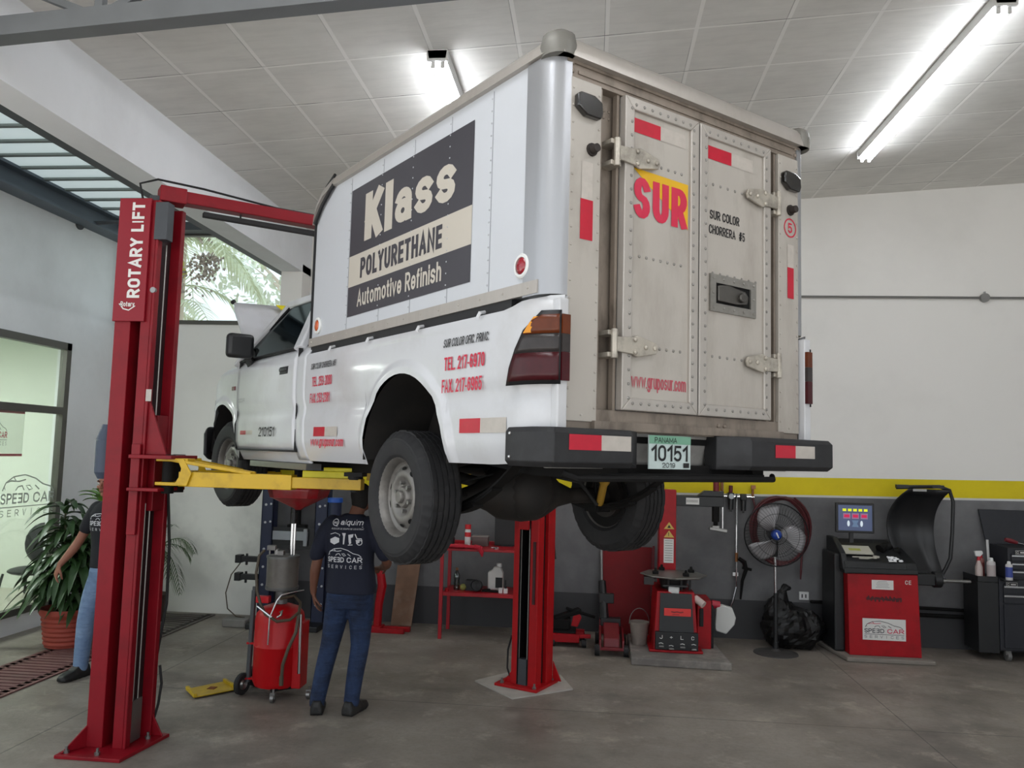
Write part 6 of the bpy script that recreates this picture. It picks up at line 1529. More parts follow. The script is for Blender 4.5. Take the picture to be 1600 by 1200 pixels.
f = t.mb(); f.box((1.12, 8.60, .30), (1.16, 8.622, .48)); f.box((1.24, 8.66, ZP), (1.27, 8.96, .5)); f.build('rubber_pad', M_rubber, sb, smooth=0, bevel=.006)
Md = Matrix.Translation((.865, 8.72, 0))
f = t.mb(); f.lathe([(.001, .775), (.33, .785), (.345, .792), (.345, .802), (.33, .806), (.15, .812), (.001, .812)], Md, 8); f.build('turntable', mat('worn turntable steel', '#7f7d79', .38, .7, var=.15, scale=8, dirt='#3b3835', dirt_amt=.4), t.o, smooth=20, bevel=.006)
for k in range(4):
    a = k * pi / 2 + .5; c0 = V((.865 + .22 * cos(a), 8.72 + .22 * sin(a), .81))
    f = t.mb(); f.box(c0 - V((.03, .03, 0)), c0 + V((.03, .03, .03))); f.cyl(c0, c0 + V((0, 0, .06)), .022, .012, 8); f.build('clamp_jaw', M_dark, t.o, smooth=0, bevel=.006)
f = t.mb(); f.cyl((.865, 8.72, .64), (.865, 8.72, .78), .12, .16, 20); f.box((.74, 8.52, .70), (.99, 8.54, .715)); f.cyl((.80, 8.56, .66), (.80, 8.56, .79), .012, n=8); f.cyl((.93, 8.56, .66), (.93, 8.56, .79), .012, n=8); f.cyl((1.02, 8.6, .66), (1.02, 8.6, .78), .012, n=8); f.box((.56, 8.66, .69), (.66, 8.74, .77)); f.build('turntable_drive', mat('dark oily machine steel', '#3b3a3a', .4, .6, var=.2), t.o, smooth=30)
f = t.mb(); f.cyl((.80, 8.5, .665), (.90, 8.48, .665), .04, n=14); f.build('paper_roll', M_white, t.o)
f = t.mb(); f.cyl((1.06, 8.50, .60), (1.14, 8.44, .545), .036, n=16); f.build('grease_pot', mat('pinkish white pot', '#c9b6b0', .5), t.o)
f = t.mb(); f.box((.735, 8.98, ZP), (.915, 9.18, 1.66)); co_ = f.build('column', M_red, t.o, smooth=0, bevel=.006)
d = t.dec((.785, 8.98, .88), (1, 0, 0), (0, 0, 1), .002)
d.cur = 0; d.rect(0, 0, .105, .255); d.cur = 1; d.poly([(.0, .27), (.11, .27), (.055, .345)]); d.poly([(.0, .36), (.11, .36), (.055, .435)]); d.cur = 2
for i in range(9): d.stroke([(.012, .235 - .026 * i), (.093, .235 - .026 * i)], .004, .001)
d.text('!', .047, .285, .014, .04, .03, k=.001); d.poly([(.035, .372), (.075, .372), (.055, .405)], .001)
d.build('warning_labels', [M_signwhite, mat('warning yellow', '#cfae55', .5), M_ink], co_)
f = t.mb(); f.box((.86, 9.0, 1.49), (1.42, 9.10, 1.60)); f.prism([(1.14, 8.99, 1.60), (1.42, 8.99, 1.60), (1.42, 8.99, 1.66), (1.22, 8.99, 1.66)], (0, .12, 0)); ar = f.build('swing_arm', M_black, t.o, smooth=0, bevel=.006)
d = t.dec((1.02, 9.0, 1.51), (1, 0, 0), (0, 0, 1), .002); d.cur = 0; d.rect(0, 0, .14, .07); d.cur = 1
for i in range(8): d.stroke([(.012 + .015 * i, .022), (.012 + .015 * i, .05)], .005, .001)
d.build('scale_label', [M_signwhite, M_ink], ar)
f = t.mb(); f.cyl((1.34, 9.04, 1.28), (1.34, 9.04, 1.80), .026, n=6); f.cyl((1.34, 9.04, 1.33), (1.34, 9.04, 1.6), .04, n=10); f.build('tool_shaft', M_dark, t.o, smooth=0)
f = t.mb(); f.cyl((1.345, 9.04, 1.66), (1.345, 9.04, 1.80), .032, n=14); f.build('red_spring', M_dred, t.o)
f = t.mb(); f.bar((1.27, 9.02, 1.26), (1.46, 9.02, 1.235), .07, .035); f.box((1.30, 9.0, 1.25), (1.38, 9.08, 1.29)); f.build('mount_head', M_steel, t.o, smooth=0, bevel=.008)
# grease bottle hanging at the side
t = T('spray_jug', (1.42, 8.95, .2), 'white plastic jug with red cap hanging right of the tyre changer', 'jug')
f = t.mb(); f.prism([(1.335, 8.92, .44), (1.40, 8.92, .47), (1.50, 8.92, .445), (1.54, 8.92, .34), (1.525, 8.92, .27), (1.44, 8.92, .17), (1.33, 8.92, .20), (1.325, 8.92, .25)], (0, .08, 0)); f.build('jug_body', mat('crumpled white plastic', '#cfcfcb', .45, bump=.4, bscale=16), t.o, smooth=0, bevel=.012)
f = t.mb(); f.cyl((1.29, 8.96, .47), (1.375, 8.96, .46), .045, .04, 14); f.build('cap', mat('crimson cap', '#b81f38', .4), t.o)
f = t.mb(); f.tube([(1.20, 8.9, .53), (1.24, 8.95, .52), (1.29, 8.96, .475)], .012, 6); f.build('hook', M_dark, t.o)

# ---- air line fittings on the wall
YB = YW - .04
def reg(x, z, lab, gauge):
    t = T('air_regulator', (x, YB, z), lab, 'air regulator', 'air line units on the wall')
    f = t.mb(); f.box((x - .032, YB - .06, z + .02), (x + .032, YB + .02, z + .09)); f.build('head_block', M_black, t.o, smooth=0, bevel=.006)
    f = t.mb(); f.cyl((x, YB - .02, z - .10), (x, YB - .02, z + .02), .028, .032, 14); f.cyl((x, YB - .02, z - .125), (x, YB - .02, z - .10), .01, n=8); f.build('bowl', mat('dark bowl plastic', '#1d1f20', .25), t.o)
    if gauge:
        f = t.mb(); f.cyl((x, YB - .075, z + .05), (x, YB - .06, z + .05), .03, n=20); g = f.build('gauge', mat('gauge face', '#a7aeb0', .3), t.o)
        f = t.mb(); f.cyl((x, YB - .02, z + .09), (x, YB - .02, z + .17), .022, n=12); f.build('knob', mat('dark red knob', '#5a1419', .5), t.o)
reg(1.575, 1.54, 'air regulator with round gauge and red knob on the wall', True)
reg(1.715, 1.53, 'black air line lubricator between the two wall pipes', False)
t = T('air_pipework', (1.6, YB, 1.6), 'bright vertical air pipes with copper valves on the grey wall', 'pipe')
f = t.mb(); f.cyl((1.49, YB, 1.22), (1.49, YB, 1.75), .010, n=8); f.cyl((1.64, YB - .02, .57), (1.64, YB - .02, 1.62), .010, n=8); f.tube([(1.64, YB - .02, .58), (1.60, YB - .03, .42), (1.54, YB - .05, .26)], .012, 8); f.cyl((1.48, YB, 1.585), (1.84, YB, 1.585), .014, n=8); f.box((1.60, YB - .02, .70), (1.66, YB, .74)); f.build('pipe', M_chrome, t.o)
f = t.mb(); f.cyl((1.475, YB - .02, 1.62), (1.475, YB - .02, 1.78), .018, n=10); f.cyl((1.50, YB - .03, 1.76), (1.55, YB - .03, 1.77), .012, n=8); f.cyl((1.82, YB - .01, 1.60), (1.82, YB - .01, 1.70), .014, n=10); f.box((1.80, YB - .03, 1.68), (1.85, YB, 1.72)); f.cyl((1.64, YB - .02, .86), (1.64, YB - .02, .96), .018, n=8); f.build('valve', mat('aged brass', '#8a5c3a', .4, .6, var=.15), t.o, smooth=30)
t = T('air_gun', (1.7, YB, .75), 'dark air gun hanging on the long wall pipe', 'air tool')
f = t.mb(); f.tube([(1.66, YB - .05, .90), (1.72, YB - .05, .86), (1.74, YB - .05, .78), (1.70, YB - .05, .66), (1.68, YB - .05, .45)], [.02, .028, .024, .018, .012], 8); f.bar((1.70, YB - .05, .80), (1.80, YB - .05, .78), .03, .03); f.build('gun', M_dark, t.o)
t = T('air_hose', (2.1, YW, 1.2), 'coiled dark red air hose hanging on the wall behind the fan', 'hose')
f = t.mb()
pts = []
for k in range(5 * 28 + 1):
    a = 2 * pi * k / 28 + 1.2
    r = 1 + .03 * sin(k * .37) + .018 * (k // 28)
    pts.append((2.12 + .29 * r * cos(a) + .03 * sin(k * .05), YB - .03 - .012 * (k // 28), 1.25 + .33 * r * sin(a) - .05 * max(0, -sin(a))))
f.tube(pts, .013, 7)
f.tube([(1.82, YB, 1.58), (1.84, YB - .02, 1.50), (1.86, YB - .03, 1.3), (1.85, YB - .03, 1.1)], .012, 7); f.tube([(2.36, YB - .08, 1.1), (2.34, YB - .08, .95), (2.33, YB - .08, .80)], .012, 7); f.cyl((2.33, YB - .08, .80), (2.325, YB - .08, .70), .014, .008, 8)
f.build('coil', mat('maroon hose rubber', '#4a1218', .5, var=.15), t.o)
t = T('wall_hanger', (-.46, 9.45, 1.0), 'dark round holder with a bright hook on the wall right of the lift post', 'holder')
f = t.mb(); f.cyl((-.52, 9.40, 1.0), (-.52, 9.55, 1.0), .10, n=20); f.cyl((-.42, 9.42, .99), (-.395, 9.40, .82), .012, n=8); f.build('holder', mat('dark green holder', '#141c14', .6), t.o)
f = t.mb(); f.tube([(-.44 + .03 * cos(a), 9.41, 1.02 + .03 * sin(a)) for a in [2 * pi * i / 12 for i in range(10)]], .010, 6); f.build('hook', M_chrome, t.o)

# ---- pedestal fan
t = T('pedestal_fan', (1.93, 8.9, 0), 'pedestal fan with pale blades and blue hub before the grey wall', 'fan')
hx, hy, hz = 1.925, 8.80, 1.235
f = t.mb(); f.lathe([(.001, .055), (.03, .05), (.05, .03), (.17, .022), (.225, .008), (.228, 0), (.001, 0)], Matrix.Translation((1.945, 8.92, 0)), 36); f.build('base', mat('dusty fan base', '#3c3a39', .6, var=.15), t.o, smooth=40)
f = t.mb(); f.cyl((1.945, 8.92, .03), (1.945, 8.92, .62), .022, n=12); f.cyl((1.945, 8.92, .03), (1.945, 8.92, .12), .03, n=12); po = f.build('pole', M_black, t.o)
f = t.mb(); f.cyl((1.945, 8.92, .62), (1.94, 8.92, 1.0), .014, n=12); f.build('upper_tube', M_chrome, po)
f = t.mb(); f.cyl((hx, hy + .05, hz), (hx + .01, hy + .24, hz), .075, .065, 18); f.cyl((1.94, 8.92, 1.0), (1.94, 8.92, 1.17), .03, n=12); f.build('motor', M_black, t.o)
for k in range(3):
    a0 = radians(133 + 120 * k)
    G = []
    for i in range(9):
        r = .055 + .255 * i / 8
        wid = .46 + .70 * sin(pi * min(1, (i / 8) * .80 + .15)) ** .8
        tw = .9 - .5 * i / 8
        lead = -.55 * (i / 8) ** 1.2
        G.append([(hx + r * cos(a0 + lead + wid * (j / 6 - .5)), hy + .02 + .09 * (j / 6 - .5) * tw, hz + r * sin(a0 + lead + wid * (j / 6 - .5))) for j in range(7)])
    f = t.mb(); f.grid(G); f.build('blade', mat('brushed fan blade', '#8f8d8f', .4, .4, var=.1), t.o, smooth=60, thick=.004)
f = t.mb(); f.lathe([(.001, .045), (.035, .04), (.052, .015), (.052, -.03)], Matrix.Translation((hx, hy - .02, hz)) @ Matrix.Rotation(pi / 2, 4, 'X'), 24); hb_ = f.build('hub', mat('blue hub cap', '#1c3f95', .35), t.o, smooth=60)
f = t.mb(); f.bar((hx - .012, hy - .066, hz + .028), (hx + .012, hy - .066, hz - .028), .012, .004, (0, 1, 0)); f.build('hub_mark', M_signwhite, hb_, smooth=0)
f = t.mb()
M2 = Matrix.Translation((hx, hy, hz)) @ Matrix.Rotation(pi / 2, 4, 'X')
def circ(r, h): return [M2 @ V((r * cos(2 * pi * i / 40), r * sin(2 * pi * i / 40), h)) for i in range(40)]
for r, h, w_ in ((.325, 0, .007), (.325, .012, .005), (.22, .075, .0022), (.09, .095, .003), (.22, -.09, .0022), (.10, -.11, .003)): f.tube(circ(r, h), w_, 5, close=True)
for k in range(54):
    a = 2 * pi * k / 54
    for sg in (1, -1):
        f.tube([M2 @ V((r * cos(a + .25 * (r / .32)), r * sin(a + .25 * (r / .32)), h)) for r, h in ((.06, sg * .098), (.16, sg * .090), (.25, sg * .062), (.31, sg * .025), (.325, 0))], .0014, 4, caps=False)
f.build('cage', mat('dark wire cage', '#1b1b1d', .5, .5), t.o)

# ---- rubbish bag, outlet, cables
def bag(f):
    f.ball((2.2, 9.22, .20), (.33, .22, .22), 20); f.ball((2.05, 9.25, .34), (.17, .16, .20), 16); f.ball((2.33, 9.22, .22), (.17, .18, .19), 16); f.tube([(2.08, 9.25, .5), (2.1, 9.25, .6), (2.14, 9.25, .66)], [.08, .035, .05], 10)
    bmesh.ops.subdivide_edges(f.b, edges=f.b.edges, cuts=1, use_grid_fill=True)
    for v in f.b.verts:
        n = noise.noise(v.co * 7) * .05 + noise.noise(v.co * 18) * .022
        v.co += (v.co - V((2.2, 9.25, .2))).normalized() * n
        v.co.z = max(v.co.z, .004); v.co.y = min(v.co.y, 9.5)
t = T('rubbish_bag', (2.2, 9.25, 0), 'slumped black plastic bag against the wall behind the fan base', 'bag')
f = t.mb(); bag(f); f.build('bag', mat('shiny black bag', '#0c0c0d', .42, spec=.4), t.o, smooth=0)
t = T('power_outlet', (2.39, YW, .5), 'white wall socket plate low on the grey wall', 'socket')
f = t.mb(); f.box((2.335, YW - .02, .46), (2.44, YW, .55)); f.build('plate', M_white, t.o, smooth=0, bevel=.004)
f = t.mb(); f.box((2.36, YW - .024, .485), (2.372, YW - .019, .525)); f.box((2.40, YW - .024, .485), (2.412, YW - .019, .525)); f.build('slots', M_ink, t.o, smooth=0)
one('wall_pipe', (3.5, YW, .43), 'upper of two black pipes low on the wall behind the wheel balancer', 'pipe', M_dark, lambda f: f.cyl((2.45, YW - .04, .45), (5.2, YW - .04, .41), .018, n=8))
one('wall_pipe', (4.2, YW, .35), 'lower of two black pipes on the wall between balancer and chest', 'pipe', M_dark, lambda f: f.cyl((3.3, YW - .04, .36), (5.2, YW - .04, .345), .022, n=8))

# ---- wheel balancer
t = T('balancer_plinth', (3.0, 9.0, 0), 'small concrete plinth under the red wheel balancer', 'plinth')
f = t.mb(); f.prism([(2.60, 8.70, 0), (3.46, 8.70, 0), (3.50, 9.45, 0), (2.50, 9.45, 0)], (0, 0, .045)); f.build('slab', mat('plinth concrete', '#7f7870', .85, var=.15, dirt='#5a544e', dirt_amt=.5), t.o, smooth=0, bevel=.012)
t = T('wheel_balancer', (3.0, 9.0, .045), 'red wheel balancer with monitor and raised black wheel guard', 'wheel balancer')
f = t.mb(); f.prism([(2.66, 8.82, .045), (3.37, 8.82, .045), (3.34, 8.82, .875), (2.645, 8.82, .865)], (0, .55, 0)); cb = f.build('cabinet', M_red, t.o, smooth=0, bevel=.006)
f = t.mb(); f.box((2.55, 8.95, .045), (2.66, 9.42, 1.05)); f.build('side_cover', M_black, t.o, smooth=0, bevel=.02)
f = t.mb()
f.prism([(2.61, 8.80, .865), (3.345, 8.80, .875), (3.345, 8.80, .925), (2.61, 8.80, .925)], (0, .62, 0))
f.prism([(2.62, 8.81, .925), (2.62, 8.84, .985), (2.62, 9.25, 1.14), (2.62, 9.42, 1.17), (2.62, 9.42, .925)], (.62, 0, 0))
f.prism([(2.60, 8.80, .90), (2.60, 8.90, 1.06), (2.60, 9.20, 1.20), (2.60, 9.42, 1.20), (2.60, 9.42, .90)], (.06, 0, 0)); f.prism([(3.22, 8.80, .90), (3.22, 8.86, .985), (3.22, 9.25, 1.10), (3.22, 9.42, 1.10), (3.22, 9.42, .90)], (.13, 0, 0))
tr_ = f.build('tool_tray', mat('black moulded tray', '#16181a', .5, var=.15), t.o, smooth=0, bevel=.012)
d = t.dec((2.885, 8.82, .715), (1, 0, 0), (0, 0, 1), .002)
d.cur = 0; d.rect(0, 0, .215, .095); d.cur = 1
for i, (a, b2) in enumerate(((.06, .15), (.05, .16), (.045, .17), (.05, .165), (.04, .175))): d.stroke([(a, .082 - .015 * i), (b2, .082 - .015 * i)], .004, .001)
d.build('instruction_label', [M_signwhite, mat('grey print', '#7f7f80', .6)], cb)
d = t.dec((3.215, 8.82, .775), (1, 0, 0), (0, 0, 1), .002); d.text('C', 0, 0, .028, .042, .02); d.text('E', .036, 0, .024, .042, .02); d.build('lettering', M_signwhite, cb)
d = t.dec((2.83, 8.82, .585), (1, 0, 0), (0, 0, 1), .002)
for k in range(26): d.disc(.01 + .0132 * k, .035 + .008 * sin(k * 1.9), .011, 9, ry=.018 + .009 * sin(k * 2.3), k=.0001 * k)
d.build('scratched_badge', mat('scorched red', '#4a0a10', .6, var=.3, scale=40), cb, 'scratched out dark lettering')
d = t.dec((2.79, 8.82, .205), (1, 0, 0), (0, 0, 1), .002); d.rect(0, 0, .425, .215, 0); car_logo(d, .018, .012, .39, .185, 1, 2, 1, .0012); d.build('shop_sticker', [M_signwhite, mat('charcoal print', '#33343a', .5), mat('crimson print', '#c01f45', .5)], cb, 'white SPEED CAR SERVICES sticker')
f = t.mb(); f.box((2.62, 9.12, 1.255), (3.02, 9.16, 1.575)); mo = f.build('monitor', M_black, t.o, smooth=0, bevel=.008)
f = t.mb(); f.box((2.77, 9.145, 1.15), (2.81, 9.175, 1.30)); f.build('monitor_stem', M_black, t.o, smooth=0)
f = t.mb(); f.box((2.645, 9.117, 1.28), (2.995, 9.1195, 1.55)); sc_ = f.build('screen', mat('lit blue grey screen', '#2a3450', .3, emit='#38435f', estr=.55), mo, smooth=0)
d = t.dec((2.645, 9.117, 1.28), (1, 0, 0), (0, 0, 1), .001)
d.cur = 0
for k in range(5): d.rect(.045 + .055 * k, .205, .083 + .055 * k, .232)
d.cur = 1
for k in range(3): d.rect(.05 + .09 * k, .125, .125 + .09 * k, .185)
d.cur = 2
for k in range(3): d.rect(.06 + .09 * k, .14, .115 + .09 * k, .17, .001)
d.cur = 3; d.disc(.105, .075, .014, 20, ry=.032); d.disc(.24, .075, .014, 20, ry=.032); d.cur = 4; d.poly([(.14, .04), (.21, .04), (.195, .075), (.21, .11), (.14, .11), (.155, .075)])
d.build('screen_graphics', [mat('screen yellow', '#c9d022', emit='#c9d022', estr=.5), mat('screen mauve', '#83627f', emit='#83627f', estr=.4), mat('screen red', '#b01244', emit='#b01244', estr=.5), mat('screen white', '#b9c4cb', emit='#b9c4cb', estr=.5), mat('screen blue', '#566b86', emit='#566b86', estr=.4)], sc_)
# guard: curved shell plus hoop
f = t.mb(); G = []
for i in range(17):
    a = radians(88 - 106 * i / 16)
    rx, rz = .30, .52
    # shell wraps from the top over the back down
    yy = 9.40 - .34 * (1 - cos(radians(80 * i / 16 - 40)) ) * 2
    z = 1.74 - .92 * i / 16
    bow = .10 * sin(pi * i / 16)
    def ip(T_): q = i / 16 * (len(T_) - 1); m_ = min(int(q), len(T_) - 2); return T_[m_] + (T_[m_ + 1] - T_[m_]) * (q - m_)
    x0 = ip((3.34, 3.25, 3.205, 3.20, 3.215, 3.25, 3.31, 3.42)); x1 = ip((3.77, 3.715, 3.69, 3.685, 3.685, 3.69, 3.70, 3.70))
    G.append([(x0 + (x1 - x0) * j / 6, 9.10 + .26 * sin(pi * i / 16) ** .7 - (.08 if j in (0, 6) else 0), z) for j in range(7)])
f.grid(G); f.build('wheel_guard', mat('black guard shell', '#17181b', .4, var=.1), t.o, smooth=60, thick=.012)
f = t.mb(); f.tube([(3.24, 9.10, 1.755), (3.40, 9.09, 1.765), (3.68, 9.09, 1.775), (3.78, 9.09, 1.74), (3.815, 9.09, 1.62), (3.80, 9.09, 1.3), (3.775, 9.09, 1.03), (3.735, 9.10, .93), (3.70, 9.12, .85), (3.66, 9.14, .78)], .020, 8); f.box((3.24, 9.07, 1.75), (3.36, 9.13, 1.785)); f.box((3.60, 9.07, 1.755), (3.72, 9.13, 1.79)); f.build('guard_hoop', M_black, t.o, smooth=40)
d = t.dec((3.40, 9.068, 1.72), (1, 0, 0), (0, 0, 1), .0); d.rect(0, 0, .14, .025); d.build('guard_plate', M_steel, t.o)
f = t.mb(); f.box((3.30, 9.05, .74), (3.68, 9.17, .86)); f.cyl((3.60, 9.11, .80), (3.68, 9.11, .80), .085, n=20); f.build('spindle_housing', M_black, t.o, smooth=30, bevel=.01)
f = t.mb(); f.cyl((3.68, 9.11, .79), (3.98, 9.11, .79), .018, n=12); f.cyl((3.68, 9.11, .79), (3.72, 9.11, .79), .03, n=12); f.build('spindle', M_steel, t.o)
# loose things in the tray
t = T('paper_pad', (2.82, 8.98, 1.07), 'white pad with yellow mark on the balancer tray', 'pad')
Mq = Matrix.Translation((2.80, 9.02, 1.075)) @ Matrix.Rotation(radians(20.5), 4, 'X')
f = t.mb(); f.box((-.15, -.08, 0), (.15, .10, .016), Mq); f.build('pad', mat('cream paper', '#b9b7a8', .6), t.o, smooth=0, bevel=.003)
f = t.mb(); f.box((-.08, -.02, .016), (.04, .03, .0175), Mq); f.build('mark', mat('faded yellow ink', '#a9ad52', .6), t.o, smooth=0)
t = T('balancing_pliers', (2.9, 8.88, 1.02), 'pale wheel weight pliers lying before the white pad', 'pliers')
f = t.mb(); f.tube([(2.72, 8.90, 1.028), (2.82, 8.895, 1.028), (2.93, 8.89, 1.03)], .007, 6); f.tube([(2.78, 8.87, 1.018), (2.86, 8.87, 1.018), (2.94, 8.885, 1.03)], .007, 6); f.cyl((2.94, 8.88, 1.02), (2.94, 8.88, 1.05), .02, n=10); f.bar((2.94, 8.88, 1.035), (2.985, 8.90, 1.035), .025, .02); f.build('pliers', mat('pale tool plastic', '#b4b1a4', .5), t.o)
for p_, q_, r1, r2, lab in (((3.05, 9.06, 1.10), (3.12, 9.10, 1.14), .05, .03, 'dark centring cone nearest the white pad on the balancer tray'), ((3.14, 9.16, 1.11), (3.20, 9.14, 1.14), .055, .03, 'rear dark centring cone on the balancer tray'), ((3.22, 9.10, 1.08), (3.26, 9.08, 1.10), .03, .03, 'smallest dark cone at the right end of the balancer tray')):
    one('centring_cone', p_, lab, 'cone', M_dark, lambda f: f.cyl(p_, q_, r1, r2, 14), group='centring cones on the balancer', smooth=40)
t = T('weight_box', (3.13, 8.87, .99), 'heap of bright wheel weights in the tray corner', 'weights'); t.o['kind'] = 'stuff'
f = t.mb()
for k in range(26):
    px, py = random.uniform(3.07, 3.20), random.uniform(8.84, 8.94); f.cbox((px, py, .99 + (py - 8.84) * .36 + .012), (.03, .014, .012), None)
wb = f.build('weights', M_chrome, t.o, smooth=0)

# ---- tool chest
t = T('tool_chest', (4.75, 9.3, 0), 'black roller tool chest with open lid at the right edge', 'tool chest')
M_ch = mat('black crackle enamel', '#1c1e25', .5, var=.12, scale=20)
f = t.mb(); f.box((4.24, 9.06, .11), (5.30, 9.48, .84)); lo = f.build('cabinet', M_ch, t.o, smooth=0, bevel=.006)
f = t.mb(); f.box((4.33, 9.05, .84), (5.24, 9.45, 1.165)); up = f.build('top_chest', M_ch, t.o, smooth=0, bevel=.006)
f = t.mb(); f.prism([(4.30, 9.44, 1.165), (5.26, 9.44, 1.165), (5.26, 9.52, 1.53), (4.26, 9.52, 1.53)], (0, .02, 0)); f.build('lid', M_ch, t.o, smooth=0, bevel=.004)
for z in (.76, .665): 
    f = t.mb(); f.box((4.28, 9.045, z - .07), (5.26, 9.062, z + .025)); dr_ = f.build('drawer', M_ch, t.o, smooth=0, bevel=.004)
    f = t.mb(); f.box((4.28, 9.035, z - .008), (5.26, 9.05, z + .012)); f.build('handle_strip', M_chrome, dr_, smooth=0, bevel=.003)
f = t.mb(); f.box((4.28, 9.045, .14), (5.26, 9.062, .58)); f.build('cabinet_door', M_ch, t.o, smooth=0, bevel=.004)
for z in (1.08, .995, .915):
    f = t.mb(); f.box((4.36, 9.035, z - .05), (5.20, 9.052, z + .025)); dr_ = f.build('drawer', M_ch, t.o, smooth=0, bevel=.004)
    f = t.mb(); f.box((4.36, 9.025, z - .006), (5.20, 9.04, z + .012)); f.build('handle_strip', M_chrome, dr_, smooth=0, bevel=.003)
for x, z in ((4.40, 1.12), (4.30, .79)):
    d = t.dec((x, 9.05, z - .02), (1, 0, 0), (0, 0, 1), .016); d.cur = 0; d.rect(0, 0, .11, .04); d.cur = 1; d.rect(.003, .003, .107, .037, .0008); d.cur = 0; d.text('C', .01, .008, .022, .024, .02, k=.0016); d.stroke([(.045, .02), (.095, .02)], .012, .0016); d.build('badge', [M_signwhite, M_ink], t.o)
for x, y in ((4.33, 9.10), (4.33, 9.42), (5.2, 9.10), (5.2, 9.42)):
    f = t.mb(); f.cyl((x - .018, y, .052), (x + .018, y, .052), .052, n=20); f.box((x - .028, y - .02, .06), (x + .028, y + .02, .115)); f.build('caster', mat('grey caster', '#6f6e6c', .5, var=.1), t.o, smooth=30)
f = t.mb(); f.box((4.03, 9.06, .08), (4.235, 9.40, .80)); f.box((4.03, 9.06, .80), (4.04, 9.40, .86)); f.box((4.03, 9.06, .80), (4.235, 9.07, .86)); f.build('side_bin', M_black, t.o, smooth=0, bevel=.008)
ZB = .803
t = T('spray_bottle', (4.10, 9.15, ZB), 'white trigger spray bottle leftmost on the chest side bin', 'spray bottle')
f = t.mb(); f.lathe([(.001, 0), (.036, 0), (.036, .14), (.02, .19), (.013, .21)], Matrix.Translation((4.085, 9.15, ZB)), 18); f.build('bottle_body', mat('white red bottle', '#b9a9a4', .4), t.o, smooth=40)
f = t.mb(); f.cyl((4.085, 9.15, ZB + .21), (4.085, 9.15, ZB + .25), .016, n=12); f.build('collar', mat('red collar', '#b51d2c', .4), t.o)
f = t.mb(); f.prism([(4.055, 9.14, ZB + .25), (4.10, 9.14, ZB + .25), (4.13, 9.14, ZB + .285), (4.12, 9.14, ZB + .31), (4.04, 9.14, ZB + .305)], (0, .025, 0)); f.build('trigger_head', M_white, t.o, smooth=0, bevel=.005)
def can(x, y, z, r, h, lab, cols, name='spray_can'):
    t = T(name, (x, y, z), lab, 'spray can', 'cans beside the tool chest')
    Mx = Matrix.Translation((x, y, z))
    f = t.mb(); f.lathe([(.001, 0), (r, 0), (r, h * .78), (r * .9, h * .83), (r * .5, h * .87), (r * .5, h * .9)], Mx, 20); f.build('can', cols[0], t.o, smooth=40)
    f = t.mb(); f.lathe([(r * .55, h * .86), (r * .5, h * .97), (r * .3, h), (.001, h)], Mx, 16); f.build('cap', cols[1], t.o, smooth=40)
    f = t.mb(); f.lathe([(r + .0008, h * .15), (r + .0008, h * .70)], Mx, 20); f.build('label_band', cols[2], t.o)
can(4.15, 9.26, ZB, .04, .26, 'red capped bottle behind the white spray can', (mat('dull red bottle', '#8f5a55', .5), mat('red collar', '#b51d2c', .4), mat('dull red band', '#7a3a38', .5)))
can(4.195, 9.12, ZB, .042, .245, 'large white spray can at the corner of the tool chest', (mat('white spray tin', '#c6c3c2', .4), M_white, mat('grey white band', '#b0a5a4', .45)))
can(4.315, 9.0, .84, .033, .19, 'blue and white spray can before the chest drawers', (mat('white spray tin', '#c6c3c2', .4), M_white, mat('blue band', '#3a4a94', .45)))
t = T('can_shelf', (4.315, 9.0, .82), 'small black ledge under the blue spray can', 'ledge')
f = t.mb(); f.box((4.25, 8.955, .828), (4.40, 9.055, .839)); f.build('ledge', M_black, t.o, smooth=0)
t = T('screwdriver', (4.5, 9.2, 1.18), 'dark red handled screwdriver on top of the tool chest', 'screwdriver')
f = t.mb(); f.tube([(4.38, 9.2, 1.235), (4.43, 9.2, 1.225), (4.50, 9.2, 1.205)], [.02, .026, .018], 10); f.build('grip', mat('maroon grip', '#6d1722', .5), t.o)
f = t.mb(); f.cyl((4.50, 9.2, 1.205), (4.62, 9.2, 1.18), .005, n=6); f.build('shank', M_chrome, t.o)
t = T('paint_brush', (4.2, 9.3, 1.0), 'pale handled tool standing between bottles and chest', 'brush')
f = t.mb(); f.bar((4.26, 9.30, .85), (4.235, 9.28, 1.22), .022, .012); f.build('grip', M_white, t.o, smooth=0)

# ---- yellow tray on the floor
t = T('yellow_tray', (-3.07, 6.57, 0), 'shallow yellow metal tray lying on the floor by the drainer', 'tray')
M_tray = mat('scratched yellow tray', '#b8980c', .5, var=.1, dirt='#5c4a1c', dirt_amt=.8, dscale=6)
c0 = V((-3.259, 6.533, 0)); c1 = V((-3.067, 6.797, 0)); c2 = V((-2.869, 6.608, 0)); c3 = V((-3.089, 6.337, 0))
f = t.mb(); f.prism([c0 + V((0, 0, .012)), c1 + V((0, 0, .012)), c2 + V((0, 0, .012)), c3 + V((0, 0, .012))], (0, 0, .008))
up_ = V((0, 0, .028))
f.bar(c0 + up_, c3 + up_, .025, .03); f.bar(c1 + up_, c2 + up_, .025, .03)
tr2 = f.build('tray', M_tray, t.o, smooth=0, bevel=.003)
f = t.mb(); f.box((-3.10, 6.55, .02), (-3.04, 6.62, .024)); f.build('rust_patch', mat('rust stain', '#6a3a18', .9, var=.3, scale=20), tr2, smooth=0)

